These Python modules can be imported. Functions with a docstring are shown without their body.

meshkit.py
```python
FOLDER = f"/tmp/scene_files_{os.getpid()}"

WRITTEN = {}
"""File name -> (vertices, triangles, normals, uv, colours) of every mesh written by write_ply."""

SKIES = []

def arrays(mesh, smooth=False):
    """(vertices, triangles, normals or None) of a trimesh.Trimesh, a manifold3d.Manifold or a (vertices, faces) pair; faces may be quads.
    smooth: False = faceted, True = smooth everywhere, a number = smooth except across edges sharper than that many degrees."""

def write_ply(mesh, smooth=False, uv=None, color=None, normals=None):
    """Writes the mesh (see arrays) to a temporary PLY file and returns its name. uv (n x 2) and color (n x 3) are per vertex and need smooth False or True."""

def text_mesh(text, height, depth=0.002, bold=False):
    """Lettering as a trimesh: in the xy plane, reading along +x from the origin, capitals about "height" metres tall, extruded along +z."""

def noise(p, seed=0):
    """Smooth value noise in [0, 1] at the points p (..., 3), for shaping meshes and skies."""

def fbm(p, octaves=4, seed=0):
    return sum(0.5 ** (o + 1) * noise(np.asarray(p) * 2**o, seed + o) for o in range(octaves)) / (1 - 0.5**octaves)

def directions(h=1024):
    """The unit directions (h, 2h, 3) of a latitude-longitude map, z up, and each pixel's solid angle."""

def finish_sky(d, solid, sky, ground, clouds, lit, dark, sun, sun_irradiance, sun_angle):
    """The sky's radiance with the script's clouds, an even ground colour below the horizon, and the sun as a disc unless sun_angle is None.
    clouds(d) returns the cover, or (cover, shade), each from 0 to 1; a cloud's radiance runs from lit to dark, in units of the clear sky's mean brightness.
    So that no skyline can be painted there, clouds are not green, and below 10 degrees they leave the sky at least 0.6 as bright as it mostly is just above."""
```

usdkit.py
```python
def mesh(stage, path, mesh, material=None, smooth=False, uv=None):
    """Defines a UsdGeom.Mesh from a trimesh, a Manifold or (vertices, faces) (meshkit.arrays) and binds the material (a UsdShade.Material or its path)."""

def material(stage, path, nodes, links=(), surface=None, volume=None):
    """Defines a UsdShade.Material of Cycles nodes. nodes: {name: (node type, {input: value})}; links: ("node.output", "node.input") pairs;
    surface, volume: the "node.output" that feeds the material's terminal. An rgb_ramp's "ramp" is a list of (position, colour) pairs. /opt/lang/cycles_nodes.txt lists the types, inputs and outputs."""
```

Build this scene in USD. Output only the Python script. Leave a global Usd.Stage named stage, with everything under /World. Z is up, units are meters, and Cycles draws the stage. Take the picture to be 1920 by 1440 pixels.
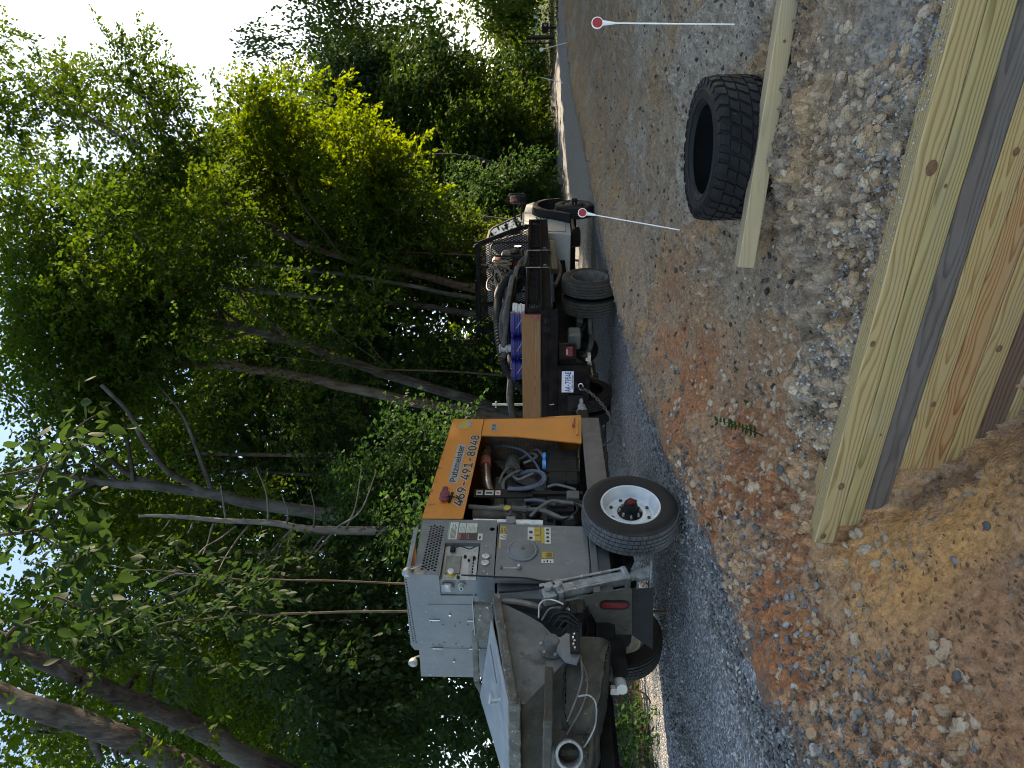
import math, random, numpy as np, trimesh, usdkit, meshkit
from pxr import Usd, UsdGeom, UsdLux, UsdShade, Gf, Sdf, Vt
from shapely.geometry import Polygon, Point, box as sbox
from shapely.ops import unary_union

rng = np.random.default_rng(7)
stage = Usd.Stage.CreateInMemory()
UsdGeom.SetStageUpAxis(stage, 'Z'); UsdGeom.SetStageMetersPerUnit(stage, 1.0)
UsdGeom.Xform.Define(stage, '/World'); UsdGeom.Scope.Define(stage, '/World/Looks')

# ------------------------------------------------------------------ camera, sky, sun
CAM_H, PITCH, FPX = 1.10, math.radians(2.2), 1300.0      # camera is held on its side: the picture's left is up
EXPOSURE = 1.85
SUN_AZ, SUN_EL = math.radians(52), math.radians(28)      # azimuth from forward (+y) towards the right (+x)
SUN_I, SKY_S = 1.25, 0.105
F_ = np.array([0, math.cos(PITCH), math.sin(PITCH)]); U_ = np.array([0, -math.sin(PITCH), math.cos(PITCH)]); R_ = np.array([1.0, 0, 0])
CAM = np.array([0, 0, CAM_H])
cam = UsdGeom.Camera.Define(stage, '/World/camera')
cam.CreateHorizontalApertureAttr(36.0); cam.CreateVerticalApertureAttr(27.0)
cam.CreateFocalLengthAttr(36.0 * FPX / 1920); cam.CreateExposureAttr(EXPOSURE); cam.CreateFStopAttr(0.0)
m = Gf.Matrix4d(*[float(v) for row in ((*(-U_), 0), (*R_, 0), (*(-F_), 0), (*CAM, 1)) for v in row])
cam.AddTransformOp().Set(m)

def mat(name, nodes, links, surface='p.BSDF', volume=None):
    return usdkit.material(stage, '/World/Looks/' + name, nodes, links, surface=surface, volume=volume)

sky_mat = mat('sky_look', {
    'sky': ('sky_texture', {'sky_type': 'single_scattering', 'sun_disc': False, 'sun_elevation': SUN_EL, 'sun_rotation': SUN_AZ, 'air_density': 1.0, 'aerosol_density': 1.3, 'ozone_density': 0.8}),
    'tc': ('texture_coordinate', {}), 'mp': ('mapping', {'scale': (1.2, 1.2, 3.0)}),
    'n': ('noise_texture', {'scale': 2.2, 'detail': 6.0, 'roughness': 0.55, 'distortion': 0.4}),
    'r': ('map_range', {'from_min': 0.47, 'from_max': 0.72, 'to_min': 0.15, 'to_max': 0.75, 'clamp': True}),
    'mx': ('mix', {'color2': (2.7, 3.3, 3.55)}),
    'b': ('background_shader', {'strength': SKY_S})},
    [('tc.generated', 'mp.vector'), ('mp.vector', 'n.vector'), ('n.fac', 'r.value'), ('r.result', 'mx.fac'), ('sky.color', 'mx.color1'), ('mx.color', 'b.color')], surface='b.background')
dome = UsdLux.DomeLight.Define(stage, '/World/sky')
UsdShade.MaterialBindingAPI.Apply(dome.GetPrim()).Bind(sky_mat)
dome.GetPrim().SetCustomDataByKey('kind', 'structure'); dome.GetPrim().SetCustomDataByKey('label', 'pale blue evening sky with thin white cloud'); dome.GetPrim().SetCustomDataByKey('category', 'sky')
sun = UsdLux.DistantLight.Define(stage, '/World/sun')
sun.CreateIntensityAttr(SUN_I); sun.CreateAngleAttr(0.53); sun.CreateNormalizeAttr(True); sun.CreateColorAttr(Gf.Vec3f(1.0, 0.80, 0.56))
S_ = np.array([math.sin(SUN_AZ) * math.cos(SUN_EL), math.cos(SUN_AZ) * math.cos(SUN_EL), math.sin(SUN_EL)])
sx = np.cross([0, 0, 1.0], S_); sx /= np.linalg.norm(sx); sy = np.cross(S_, sx)
sun.AddTransformOp().Set(Gf.Matrix4d(*[float(v) for row in ((*sx, 0), (*sy, 0), (*S_, 0), (0, 0, 20, 1)) for v in row]))

# ------------------------------------------------------------------ helpers
def sight(px, py):
    return F_ + R_ * (1440 - py - 720) / FPX + U_ * (960 - px) / FPX
def at(px, py, Y):
    d = sight(px, py); return CAM + d * Y / d[1]
def atz(px, py, z):
    d = sight(px, py); return CAM + d * (z - CAM_H) / d[2]

used = {}
def numbered(parent, name):
    k = parent + '/' + name; n = used.get(k, 0); used[k] = n + 1
    return k if n == 0 else f'{k}_{n:03d}'
def tag(o, label=None, cat=None, group=None, kind=None):
    o = o.GetPrim() if hasattr(o, 'GetPrim') else o
    for k, v in (('label', label), ('category', cat), ('group', group), ('kind', kind)):
        if v: o.SetCustomDataByKey(k, v)
    return o
def path_of(p): return '/World' if p is None else str(p.GetPath())
def obj(name, mesh, m, parent=None, smooth=35, label=None):
    if isinstance(mesh, MB): mesh = mesh.mesh()
    o = usdkit.mesh(stage, numbered(path_of(parent), name), mesh, m, smooth=smooth).GetPrim()
    if label: o.SetCustomDataByKey('label', label)
    return o
def thing(name, label, cat, loc=(0, 0, 0), rotz=0.0, group=None):
    x = UsdGeom.Xform.Define(stage, numbered('/World', name))
    x.AddTranslateOp().Set(Gf.Vec3d(*map(float, loc))); x.AddRotateZOp().Set(float(rotz))
    return tag(x, label, cat, group)
def dup(src, label, loc, rotz=0.0, scale=1.0, group=None):
    x = UsdGeom.Xform.Define(stage, numbered('/World', src.GetName()))
    x.GetPrim().GetReferences().AddInternalReference(src.GetPath())
    x.ClearXformOpOrder()
    x.GetPrim().SetInstanceable(True)
    x.AddTranslateOp(opSuffix='at').Set(Gf.Vec3d(*map(float, loc))); x.AddRotateZOp(opSuffix='at').Set(float(rotz)); x.AddScaleOp(opSuffix='at').Set(Gf.Vec3f(scale, scale, scale) if np.ndim(scale) == 0 else Gf.Vec3f(*map(float, scale)))
    return tag(x, label, src.GetCustomDataByKey('category'), group)

def frame_of(d):
    d = np.asarray(d, float); d = d / (np.linalg.norm(d) + 1e-12)
    a = np.cross(d, [0, 0, 1.0] if abs(d[2]) < 0.9 else [1.0, 0, 0]); a /= np.linalg.norm(a)
    return a, np.cross(d, a), d
class MB:
    def __init__(s): s.v, s.f, s.n = [], [], 0
    def add(s, v, f):
        v = np.asarray(v, float); f = np.asarray(f, int)
        if f.shape[1] == 4: f = np.vstack([f[:, [0, 1, 2]], f[:, [0, 2, 3]]])
        s.v.append(v); s.f.append(f + s.n); s.n += len(v); return s
    def tm(s, m, T=None):
        v = np.array(m.vertices)
        if T is not None: v = v @ T[:3, :3].T + T[:3, 3]
        return s.add(v, m.faces)
    def mesh(s): return trimesh.Trimesh(np.vstack(s.v), np.vstack(s.f), process=False)
    def box(s, lo, hi, bev=0.0):
        """axis-aligned box between two corners, with chamfered edges if bev"""
        lo, hi = np.minimum(lo, hi).astype(float), np.maximum(lo, hi).astype(float)
        if bev <= 0:
            return s.tm(trimesh.creation.box(bounds=[lo, hi]))
        b = min(bev, 0.45 * (hi - lo).min()); pts = []
        for sxx in (0, 1):
            for syy in (0, 1):
                for szz in (0, 1):
                    c = np.where([sxx, syy, szz], hi, lo); g = np.where([sxx, syy, szz], -1, 1)
                    for k in range(3):
                        o = b * g; o[k] = 0; pts.append(c + o)
        return s.tm(trimesh.convex.convex_hull(np.array(pts)))
    def bar(s, p0, p1, w, h, up=(0, 0, 1), bev=0.0):
        p0, p1 = np.asarray(p0, float), np.asarray(p1, float); d = p1 - p0; L = np.linalg.norm(d); d /= L
        up = np.asarray(up, float); y = np.cross(up, d)
        if np.linalg.norm(y) < 1e-6: y = np.cross([1.0, 0, 0], d)
        y /= np.linalg.norm(y); z = np.cross(d, y)
        b = MB().box((0, -w / 2, -h / 2), (L, w / 2, h / 2), bev).mesh()
        T = np.eye(4); T[:3, 0], T[:3, 1], T[:3, 2], T[:3, 3] = d, y, z, p0
        return s.tm(b, T)
    def cyl(s, p0, p1, r0, r1=None, n=20, cap=True):
        r1 = r0 if r1 is None else r1
        p0, p1 = np.asarray(p0, float), np.asarray(p1, float); a, b, d = frame_of(p1 - p0)
        t = np.arange(n) * 2 * np.pi / n; c = np.cos(t)[:, None] * a + np.sin(t)[:, None] * b
        v = [p0 + r0 * c, p1 + r1 * c]; i = np.arange(n); j = (i + 1) % n
        s.add(np.vstack(v), np.stack([i, j, j + n, i + n], 1))
        if cap:
            for p, r, fl in ((p0, r0, 1), (p1, r1, 0)):
                if r > 0: s.add(np.vstack([p + r * c, p]), np.stack([j, i, np.full(n, n)] if fl else [i, j, np.full(n, n)], 1))
        return s
    def tube(s, pts, r, n=8, cap=True):
        pts = np.asarray(pts, float); r = np.broadcast_to(np.asarray(r, float), (len(pts),))
        t = np.gradient(pts, axis=0); t /= np.linalg.norm(t, axis=1, keepdims=True) + 1e-12
        a, b, _ = frame_of(t[0]); rows = []
        for k in range(len(pts)):
            a = a - t[k] * (a @ t[k]); a /= np.linalg.norm(a) + 1e-12; b = np.cross(t[k], a)
            ang = np.arange(n) * 2 * np.pi / n
            rows.append(pts[k] + r[k] * (np.cos(ang)[:, None] * a + np.sin(ang)[:, None] * b))
        i, j = np.meshgrid(np.arange(len(pts) - 1), np.arange(n), indexing='ij')
        s.add(np.vstack(rows), np.stack([i * n + j, i * n + (j + 1) % n, (i + 1) * n + (j + 1) % n, (i + 1) * n + j], -1).reshape(-1, 4))
        if cap:
            k = np.arange(n)
            for row, fl in ((rows[0], 1), (rows[-1], 0)):
                s.add(np.vstack([row, row.mean(0)]), np.stack([(k + 1) % n, k, np.full(n, n)] if fl else [k, (k + 1) % n, np.full(n, n)], 1))
        return s
    def lathe(s, prof, o, axis, n=40):
        """profile of (radius, height) pairs turned about axis through o"""
        a, b, d = frame_of(axis); t = np.arange(n) * 2 * np.pi / n; c = np.cos(t)[:, None] * a + np.sin(t)[:, None] * b
        o = np.asarray(o, float); rows = [o + d * h + r * c for r, h in prof]
        i, j = np.meshgrid(np.arange(len(prof) - 1), np.arange(n), indexing='ij')
        return s.add(np.vstack(rows), np.stack([i * n + j, i * n + (j + 1) % n, (i + 1) * n + (j + 1) % n, (i + 1) * n + j], -1).reshape(-1, 4))
    def plate(s, poly, T, th):
        """shapely polygon (in the local xy plane of T) extruded by th along T's z"""
        for g in getattr(poly, 'geoms', [poly]):
            s.tm(trimesh.creation.extrude_polygon(g, th, engine='earcut'), T)
        return s
    def ball(s, c, r, sub=1):
        m = trimesh.creation.icosphere(sub, 1.0); return s.add(m.vertices * np.asarray(r) + np.asarray(c), m.faces)
def basis(o, x, y, z=None):
    x, y = np.asarray(x, float), np.asarray(y, float); z = np.cross(x, y) if z is None else np.asarray(z, float)
    T = np.eye(4); T[:3, 0], T[:3, 1], T[:3, 2], T[:3, 3] = x, y, z, o; return T
def spline(pts, n=24):
    pts = np.asarray(pts, float); k = len(pts); t = np.linspace(0, k - 1, n); out = []
    P = np.vstack([2 * pts[0] - pts[1], pts, 2 * pts[-1] - pts[-2]])
    for q in t:
        i = min(int(q), k - 2); u = q - i; a, b, c, d = P[i:i + 4]
        out.append(0.5 * (2 * b + (c - a) * u + (2 * a - 5 * b + 4 * c - d) * u * u + (3 * b - a - 3 * c + d) * u ** 3))
    return np.array(out)

# ------------------------------------------------------------------ materials
def paint(name, c1, c2=None, scale=6.0, lo=0.4, hi=0.65, rough=0.6, metal=0.0, bump=0.15, bscale=60.0, c3=None, s3=25.0, lo3=0.58, hi3=0.66, spec=0.5, coat=0.0, detail=6.0):
    """base colour c1 with patches of c2 (dust, wear) and specks of c3; fine relief"""
    n = {'tc': ('texture_coordinate', {}), 'n': ('noise_texture', {'scale': scale, 'detail': detail, 'roughness': 0.6, 'distortion': 0.3}),
         'r': ('map_range', {'from_min': lo, 'from_max': hi, 'clamp': True}), 'mx': ('mix', {'color1': c1, 'color2': c2 or c1}),
         'nb': ('noise_texture', {'scale': bscale, 'detail': 4.0, 'roughness': 0.6}), 'b': ('bump', {'strength': bump, 'distance': 0.01}),
         'rr': ('map_range', {'from_min': 0.3, 'from_max': 0.7, 'to_min': max(rough - 0.12, 0.03), 'to_max': min(rough + 0.12, 1.0), 'clamp': True}),
         'p': ('principled_bsdf', {'metallic': metal, 'specular_ior_level': spec, 'coat_weight': coat})}
    l = [('tc.object', 'n.vector'), ('tc.object', 'nb.vector'), ('n.fac', 'r.value'), ('r.result', 'mx.fac'), ('nb.fac', 'b.height'), ('b.normal', 'p.normal'), ('n.fac', 'rr.value'), ('rr.result', 'p.roughness')]
    if c3:
        n.update({'n3': ('noise_texture', {'scale': s3, 'detail': 5.0, 'roughness': 0.65}), 'r3': ('map_range', {'from_min': lo3, 'from_max': hi3, 'clamp': True}), 'm3': ('mix', {'color2': c3})})
        l += [('tc.object', 'n3.vector'), ('n3.fac', 'r3.value'), ('r3.result', 'm3.fac'), ('mx.color', 'm3.color1'), ('m3.color', 'p.base_color')]
    else: l += [('mx.color', 'p.base_color')]
    return mat(name, n, l)
M = {}
M['grey'] = paint('grey_paint', (0.0765, 0.0882, 0.0963), (0.1305, 0.1395, 0.1422), 5, lo=0.36, hi=0.66, rough=0.5, c3=(0.24, 0.24, 0.235), s3=40, lo3=0.62, hi3=0.72, bump=0.08)
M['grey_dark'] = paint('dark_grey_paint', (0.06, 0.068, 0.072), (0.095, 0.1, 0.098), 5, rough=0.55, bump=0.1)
M['hopper'] = paint('hopper_steel', (0.048, 0.0528, 0.0528), (0.12, 0.12, 0.1136), 5, lo=0.35, hi=0.62, rough=0.7, c3=(0.045, 0.04, 0.033), s3=9, lo3=0.54, hi3=0.66, bump=0.3)
M['crust'] = paint('concrete_crust', (0.0585, 0.0558, 0.0486), (0.126, 0.1188, 0.1008), 9, rough=0.9, c3=(0.36, 0.34, 0.30), s3=30, lo3=0.6, hi3=0.66, bump=0.8, bscale=70)
M['crust_dark'] = paint('dark_crust', (0.028, 0.026, 0.021), (0.062, 0.055, 0.04), 8, rough=0.9, c3=(0.14, 0.125, 0.1), s3=35, lo3=0.63, hi3=0.7, bump=0.6, bscale=60)
M['lid'] = paint('lid_sheet', (0.225, 0.2438, 0.255), (0.3, 0.3112, 0.315), 7, rough=0.55, c3=(0.2, 0.21, 0.22), s3=24, lo3=0.6, hi3=0.75, bump=0.1)
M['silver'] = paint('dusty_silver', (0.2525, 0.2639, 0.2639), (0.1492, 0.1492, 0.1434), 12, rough=0.5, metal=0.15, c3=(0.4, 0.4, 0.38), s3=30, bump=0.4)
M['galv'] = paint('bare_steel', (0.45, 0.46, 0.47), (0.3, 0.3, 0.3), 15, rough=0.35, metal=0.85, bump=0.15)
M['black'] = paint('black_steel', (0.008, 0.0085, 0.0095), (0.018, 0.0175, 0.017), 7, rough=0.5, spec=0.12, bump=0.12)
M['black_soft'] = paint('black_plastic', (0.009, 0.0095, 0.011), (0.018, 0.018, 0.018), 10, rough=0.55, spec=0.12, bump=0.2)
M['beam'] = paint('weathered_beam', (0.085, 0.073, 0.063), (0.135, 0.118, 0.103), 6, rough=0.8, c3=(0.16, 0.06, 0.025), s3=10, lo3=0.64, hi3=0.7, bump=0.3)
M['rubber'] = paint('tyre_rubber', (0.010, 0.010, 0.0105), (0.021, 0.0205, 0.0195), 9, spec=0.3, rough=0.75, bump=0.25, bscale=90)
M['rubber_new'] = paint('new_tyre_rubber', (0.0035, 0.0037, 0.0045), (0.008, 0.0082, 0.009), 9, spec=0.2, rough=0.6, c3=(0.07, 0.065, 0.055), s3=22, lo3=0.66, hi3=0.76, bump=0.2, bscale=90)
M['tread_grey'] = paint('dusty_tread', (0.095, 0.10, 0.105), (0.06, 0.062, 0.065), 14, rough=0.9, bump=0.3)
M['tread_brown'] = paint('dusty_brown_tread', (0.055, 0.049, 0.041), (0.034, 0.031, 0.027), 12, rough=0.85, bump=0.3)  # browner than the other treads, for the right rear truck wheels
M['rim_white'] = paint('white_rim', (0.56, 0.59, 0.62), (0.46, 0.48, 0.50), 8, rough=0.35, bump=0.04)
M['white'] = paint('white_body', (0.46, 0.47, 0.48), (0.36, 0.36, 0.355), 5, lo=0.5, hi=0.8, rough=0.35, bump=0.03, coat=0.3)
M['white_dirty'] = paint('white_scratched', (0.52, 0.52, 0.50), (0.36, 0.355, 0.33), 30, lo=0.55, hi=0.62, rough=0.6, bump=0.1)
M['panel'] = paint('control_panel', (0.32, 0.32, 0.295), (0.42, 0.42, 0.39), 14, rough=0.6, c3=(0.2, 0.17, 0.12), s3=35, lo3=0.6, hi3=0.68, bump=0.1)
M['red'] = paint('red_lens', (0.085, 0.006, 0.009), (0.06, 0.005, 0.007), 9, rough=0.2, bump=0.02, coat=0.5)
M['maroon'] = paint('maroon_cover', (0.11, 0.018, 0.03), (0.16, 0.04, 0.05), 60, rough=0.8, bump=0.5, bscale=200)
M['red_paint'] = paint('red_engine_paint', (0.15, 0.008, 0.01), (0.08, 0.007, 0.008), 12, rough=0.4, bump=0.05)
M['blue'] = paint('blue_plastic', (0.007, 0.010, 0.125), (0.005, 0.007, 0.085), 6, rough=0.35, bump=0.03)
M['blue_hose'] = paint('blue_grey_hose', (0.045, 0.058, 0.10), (0.08, 0.09, 0.115), 10, rough=0.6)
M['blue_cap'] = paint('blue_cap', (0.10, 0.32, 0.75), (0.08, 0.26, 0.6), 10, rough=0.4)
M['grey_hose'] = paint('grey_hose', (0.065, 0.062, 0.058), (0.12, 0.115, 0.105), 12, rough=0.8, bump=0.2)
M['engine'] = paint('oily_engine', (0.05, 0.047, 0.043), (0.11, 0.10, 0.09), 14, rough=0.6, metal=0.2, bump=0.3)
M['bronze'] = paint('heat_pipe', (0.35, 0.30, 0.24), (0.2, 0.12, 0.08), 12, rough=0.28, metal=0.9, bump=0.1)
M['rust_red'] = paint('red_clamp', (0.25, 0.07, 0.05), (0.16, 0.05, 0.04), 15, rough=0.7)
M['yellow'] = paint('yellow_label', (0.40, 0.28, 0.015), (0.3, 0.22, 0.03), 20, rough=0.6)
M['label_white'] = paint('white_label', (0.46, 0.46, 0.42), (0.36, 0.36, 0.33), 25, rough=0.6)
M['label_grey'] = paint('grey_label', (0.22, 0.23, 0.23), (0.28, 0.28, 0.27), 20, rough=0.6)
M['label_green'] = paint('green_label', (0.10, 0.24, 0.15), (0.16, 0.3, 0.2), 20, rough=0.6)
M['ink'] = paint('black_ink', (0.012, 0.012, 0.013), None, rough=0.5, bump=0.02)
M['ink_blue'] = paint('blue_ink', (0.02, 0.04, 0.22), None, rough=0.5, bump=0.02)
M['ink_red'] = paint('red_ink', (0.5, 0.04, 0.04), None, rough=0.5, bump=0.02)
M['plate_face'] = paint('licence_plate', (0.52, 0.58, 0.66), (0.6, 0.64, 0.7), 8, rough=0.4, bump=0.02)
M['screen'] = paint('dark_screen', (0.02, 0.024, 0.03), (0.035, 0.04, 0.05), 8, rough=0.15, bump=0.0)
M['glass_lamp'] = paint('lamp_glass', (0.16, 0.165, 0.165), (0.11, 0.115, 0.115), 30, rough=0.25, bump=0.2, bscale=120, coat=0.6)
M['chrome'] = paint('chrome', (0.7, 0.7, 0.7), (0.55, 0.55, 0.55), 10, rough=0.12, metal=1.0, bump=0.0)
M['mirror'] = paint('mirror_glass', (0.85, 0.87, 0.9), None, rough=0.02, metal=1.0, bump=0.0)
M['straw_hose'] = paint('cables', (0.28, 0.2, 0.12), (0.1, 0.08, 0.06), 20, rough=0.7)
M['siding'] = paint('grey_roof', (0.22, 0.23, 0.25), (0.28, 0.29, 0.3), 5, rough=0.8)
M['stake_white'] = paint('white_fibreglass', (0.75, 0.75, 0.72), None, rough=0.4, bump=0.0)
M['reflector'] = paint('red_reflector', (0.30, 0.012, 0.02), (0.24, 0.01, 0.016), 90, rough=0.3, bump=0.3, bscale=300)

def mk_orange():
    n = {'tc': ('texture_coordinate', {}), 'n': ('noise_texture', {'scale': 5.0, 'detail': 6.0, 'roughness': 0.6}), 'r': ('map_range', {'from_min': 0.4, 'from_max': 0.65, 'clamp': True}),
         'mx': ('mix', {'color1': (0.47, 0.165, 0.012), 'color2': (0.40, 0.155, 0.022)}),
         'mp': ('mapping', {'scale': (7.0, 7.0, 2.4)}), 'n2': ('noise_texture', {'scale': 1.6, 'detail': 6.0, 'roughness': 0.7, 'distortion': 0.6}), 'r2': ('map_range', {'from_min': 0.66, 'from_max': 0.76, 'clamp': True}),
         'xyz': ('separate_xyz', {}), 'zr': ('map_range', {'from_min': 1.6, 'from_max': 2.02, 'to_min': -0.22, 'to_max': 0.14, 'clamp': True}),
         'ad': ('math', {'math_type': 'add'}), 'm2': ('mix', {'color2': (0.035, 0.03, 0.028)}),
         'n3': ('noise_texture', {'scale': 60.0, 'detail': 5.0, 'roughness': 0.7}), 'r3': ('map_range', {'from_min': 0.62, 'from_max': 0.7, 'clamp': True, 'to_max': 0.6}), 'm3': ('mix', {'color2': (0.30, 0.12, 0.03)}),
         'b': ('bump', {'strength': 0.08, 'distance': 0.01}), 'p': ('principled_bsdf', {'roughness': 0.42})}
    l = [('tc.object', 'n.vector'), ('n.fac', 'r.value'), ('r.result', 'mx.fac'), ('tc.object', 'mp.vector'), ('mp.vector', 'n2.vector'), ('tc.object', 'xyz.vector'), ('xyz.z', 'zr.value'), ('n2.fac', 'ad.value1'), ('zr.result', 'ad.value2'), ('ad.value', 'r2.value'),
         ('mx.color', 'm3.color1'), ('tc.object', 'n3.vector'), ('n3.fac', 'r3.value'), ('r3.result', 'm3.fac'), ('m3.color', 'm2.color1'), ('r2.result', 'm2.fac'), ('m2.color', 'p.base_color'), ('n3.fac', 'b.height'), ('b.normal', 'p.normal')]
    return mat('orange_hood', n, l)
M['orange'] = mk_orange()

def wood(name, light, dark, ring=0.0075, wob=0.022, grey=0.0, bump=0.15, wear=(0.2, 0.19, 0.17), contrast=1.0, tilt=0.018):
    """timber with its length along local x: growth rings about a pith that runs slightly askew behind the face"""
    n = {'tc': ('texture_coordinate', {}), 'oi': ('object_info', {}), 'cx': ('combine_xyz', {}),
         'o1': ('math', {'math_type': 'multiply', 'value2': 9.0}), 'wn': ('white_noise_texture', {'dimensions': '1D'}), 'sw': ('separate_color', {}), 'o2': ('map_range', {'to_min': -0.11, 'to_max': -0.03}), 'o3': ('map_range', {'to_min': -0.02, 'to_max': 0.11}),
         'ad': ('vector_math', {'math_type': 'add'}), 'mp': ('mapping', {'rotation': (0.0, tilt * 0.7, tilt)}), 'no': ('vector_math', {'math_type': 'multiply', 'vector2': (0.0, 1.0, 1.0)}), 'ln': ('vector_math', {'math_type': 'length'}),
         'mn': ('mapping', {'scale': (2.2, 9.0, 9.0)}), 'nn': ('noise_texture', {'scale': 1.0, 'detail': 2.5, 'roughness': 0.45}), 'wm': ('math', {'math_type': 'multiply', 'value2': wob * 2}), 'sr': ('math', {'math_type': 'add'}), 'dv': ('math', {'math_type': 'divide', 'value2': ring}), 'fr': ('math', {'math_type': 'fraction'}),
         'rr': ('rgb_ramp', {'ramp': [(0.0, (0.15,) * 3), (0.45, (0.0,) * 3), (0.80, (0.85 * contrast,) * 3), (0.93, (contrast,) * 3), (1.0, (0.15,) * 3)]}), 'mx': ('mix', {'color1': light, 'color2': dark}),
         'mf': ('mapping', {'scale': (6.0, 420.0, 420.0)}), 'nf': ('noise_texture', {'scale': 1.0, 'detail': 3.0, 'roughness': 0.6}), 'rf': ('map_range', {'from_min': 0.3, 'from_max': 0.75, 'to_min': 0.0, 'to_max': 0.35, 'clamp': True}), 'mf2': ('mix', {'mix_type': 'multiply', 'color2': (0.6, 0.56, 0.5)}),
         'ms': ('mapping', {'scale': (2.0, 12.0, 12.0)}), 'ns': ('noise_texture', {'scale': 1.0, 'detail': 6.0, 'roughness': 0.7}), 'rs': ('map_range', {'from_min': 0.48, 'from_max': 0.78, 'to_min': 0.0, 'to_max': 0.3 + grey, 'clamp': True}), 'mw': ('mix', {'color2': wear}),
         'b': ('bump', {'strength': bump, 'distance': 0.003}), 'p': ('principled_bsdf', {'roughness': 0.75, 'specular_ior_level': 0.25})}
    l = [('oi.random', 'o1.value1'), ('oi.random', 'wn.w'), ('wn.color', 'sw.color'), ('sw.r', 'o2.value'), ('sw.g', 'o3.value'), ('o1.value', 'cx.x'), ('o2.result', 'cx.y'), ('o3.result', 'cx.z'), ('tc.object', 'mp.vector'), ('mp.vector', 'ad.vector1'), ('cx.vector', 'ad.vector2'), ('ad.vector', 'no.vector1'), ('no.vector', 'ln.vector1'),
         ('ad.vector', 'mn.vector'), ('mn.vector', 'nn.vector'), ('nn.fac', 'wm.value1'), ('ln.value', 'sr.value1'), ('wm.value', 'sr.value2'), ('sr.value', 'dv.value1'), ('dv.value', 'fr.value1'), ('fr.value', 'rr.fac'), ('rr.color', 'mx.fac'),
         ('ad.vector', 'mf.vector'), ('mf.vector', 'nf.vector'), ('nf.fac', 'rf.value'), ('rf.result', 'mf2.fac'), ('mx.color', 'mf2.color1'), ('ad.vector', 'ms.vector'), ('ms.vector', 'ns.vector'), ('ns.fac', 'rs.value'), ('rs.result', 'mw.fac'), ('mf2.color', 'mw.color1'), ('mw.color', 'p.base_color'), ('nf.fac', 'b.height'), ('b.normal', 'p.normal')]
    return mat(name, n, l)
M['wood_green'] = wood('treated_pine', (0.3844, 0.2879, 0.1354), (0.233, 0.1521, 0.0573), ring=0.011)
M['wood_tight'] = wood('treated_pine_tight', (0.3546, 0.2774, 0.1248), (0.1773, 0.128, 0.043), ring=0.0065, wob=0.008, tilt=0.006)
M['wood_tan'] = wood('tan_pine', (0.396, 0.2846, 0.1229), (0.233, 0.1304, 0.0437), ring=0.008)
M['wood_red'] = wood('red_pine', (0.3708, 0.2287, 0.0963), (0.2153, 0.0837, 0.0278), ring=0.009, wob=0.03)
M['wood_grey'] = wood('weathered_plank', (0.1256, 0.1026, 0.0877), (0.0658, 0.0513, 0.0428), ring=0.012, grey=0.35, wear=(0.15, 0.14, 0.128), bump=0.4)
M['wood_brown'] = wood('brown_plank', (0.15, 0.092, 0.062), (0.075, 0.04, 0.026), ring=0.011, grey=0.2, wear=(0.11, 0.098, 0.09), bump=0.3)
M['wood_pale'] = wood('pale_post', (0.3832, 0.2934, 0.1739), (0.286, 0.2134, 0.1125), ring=0.006, wob=0.006, tilt=0.004, contrast=0.7)
M['wood_board'] = wood('tailboard', (0.24, 0.1425, 0.063), (0.1275, 0.0645, 0.024), ring=0.012, wob=0.03)
M['knot'] = paint('knot_wood', (0.09, 0.045, 0.02), (0.16, 0.085, 0.035), 60, rough=0.7, bump=0.3, bscale=150)

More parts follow.
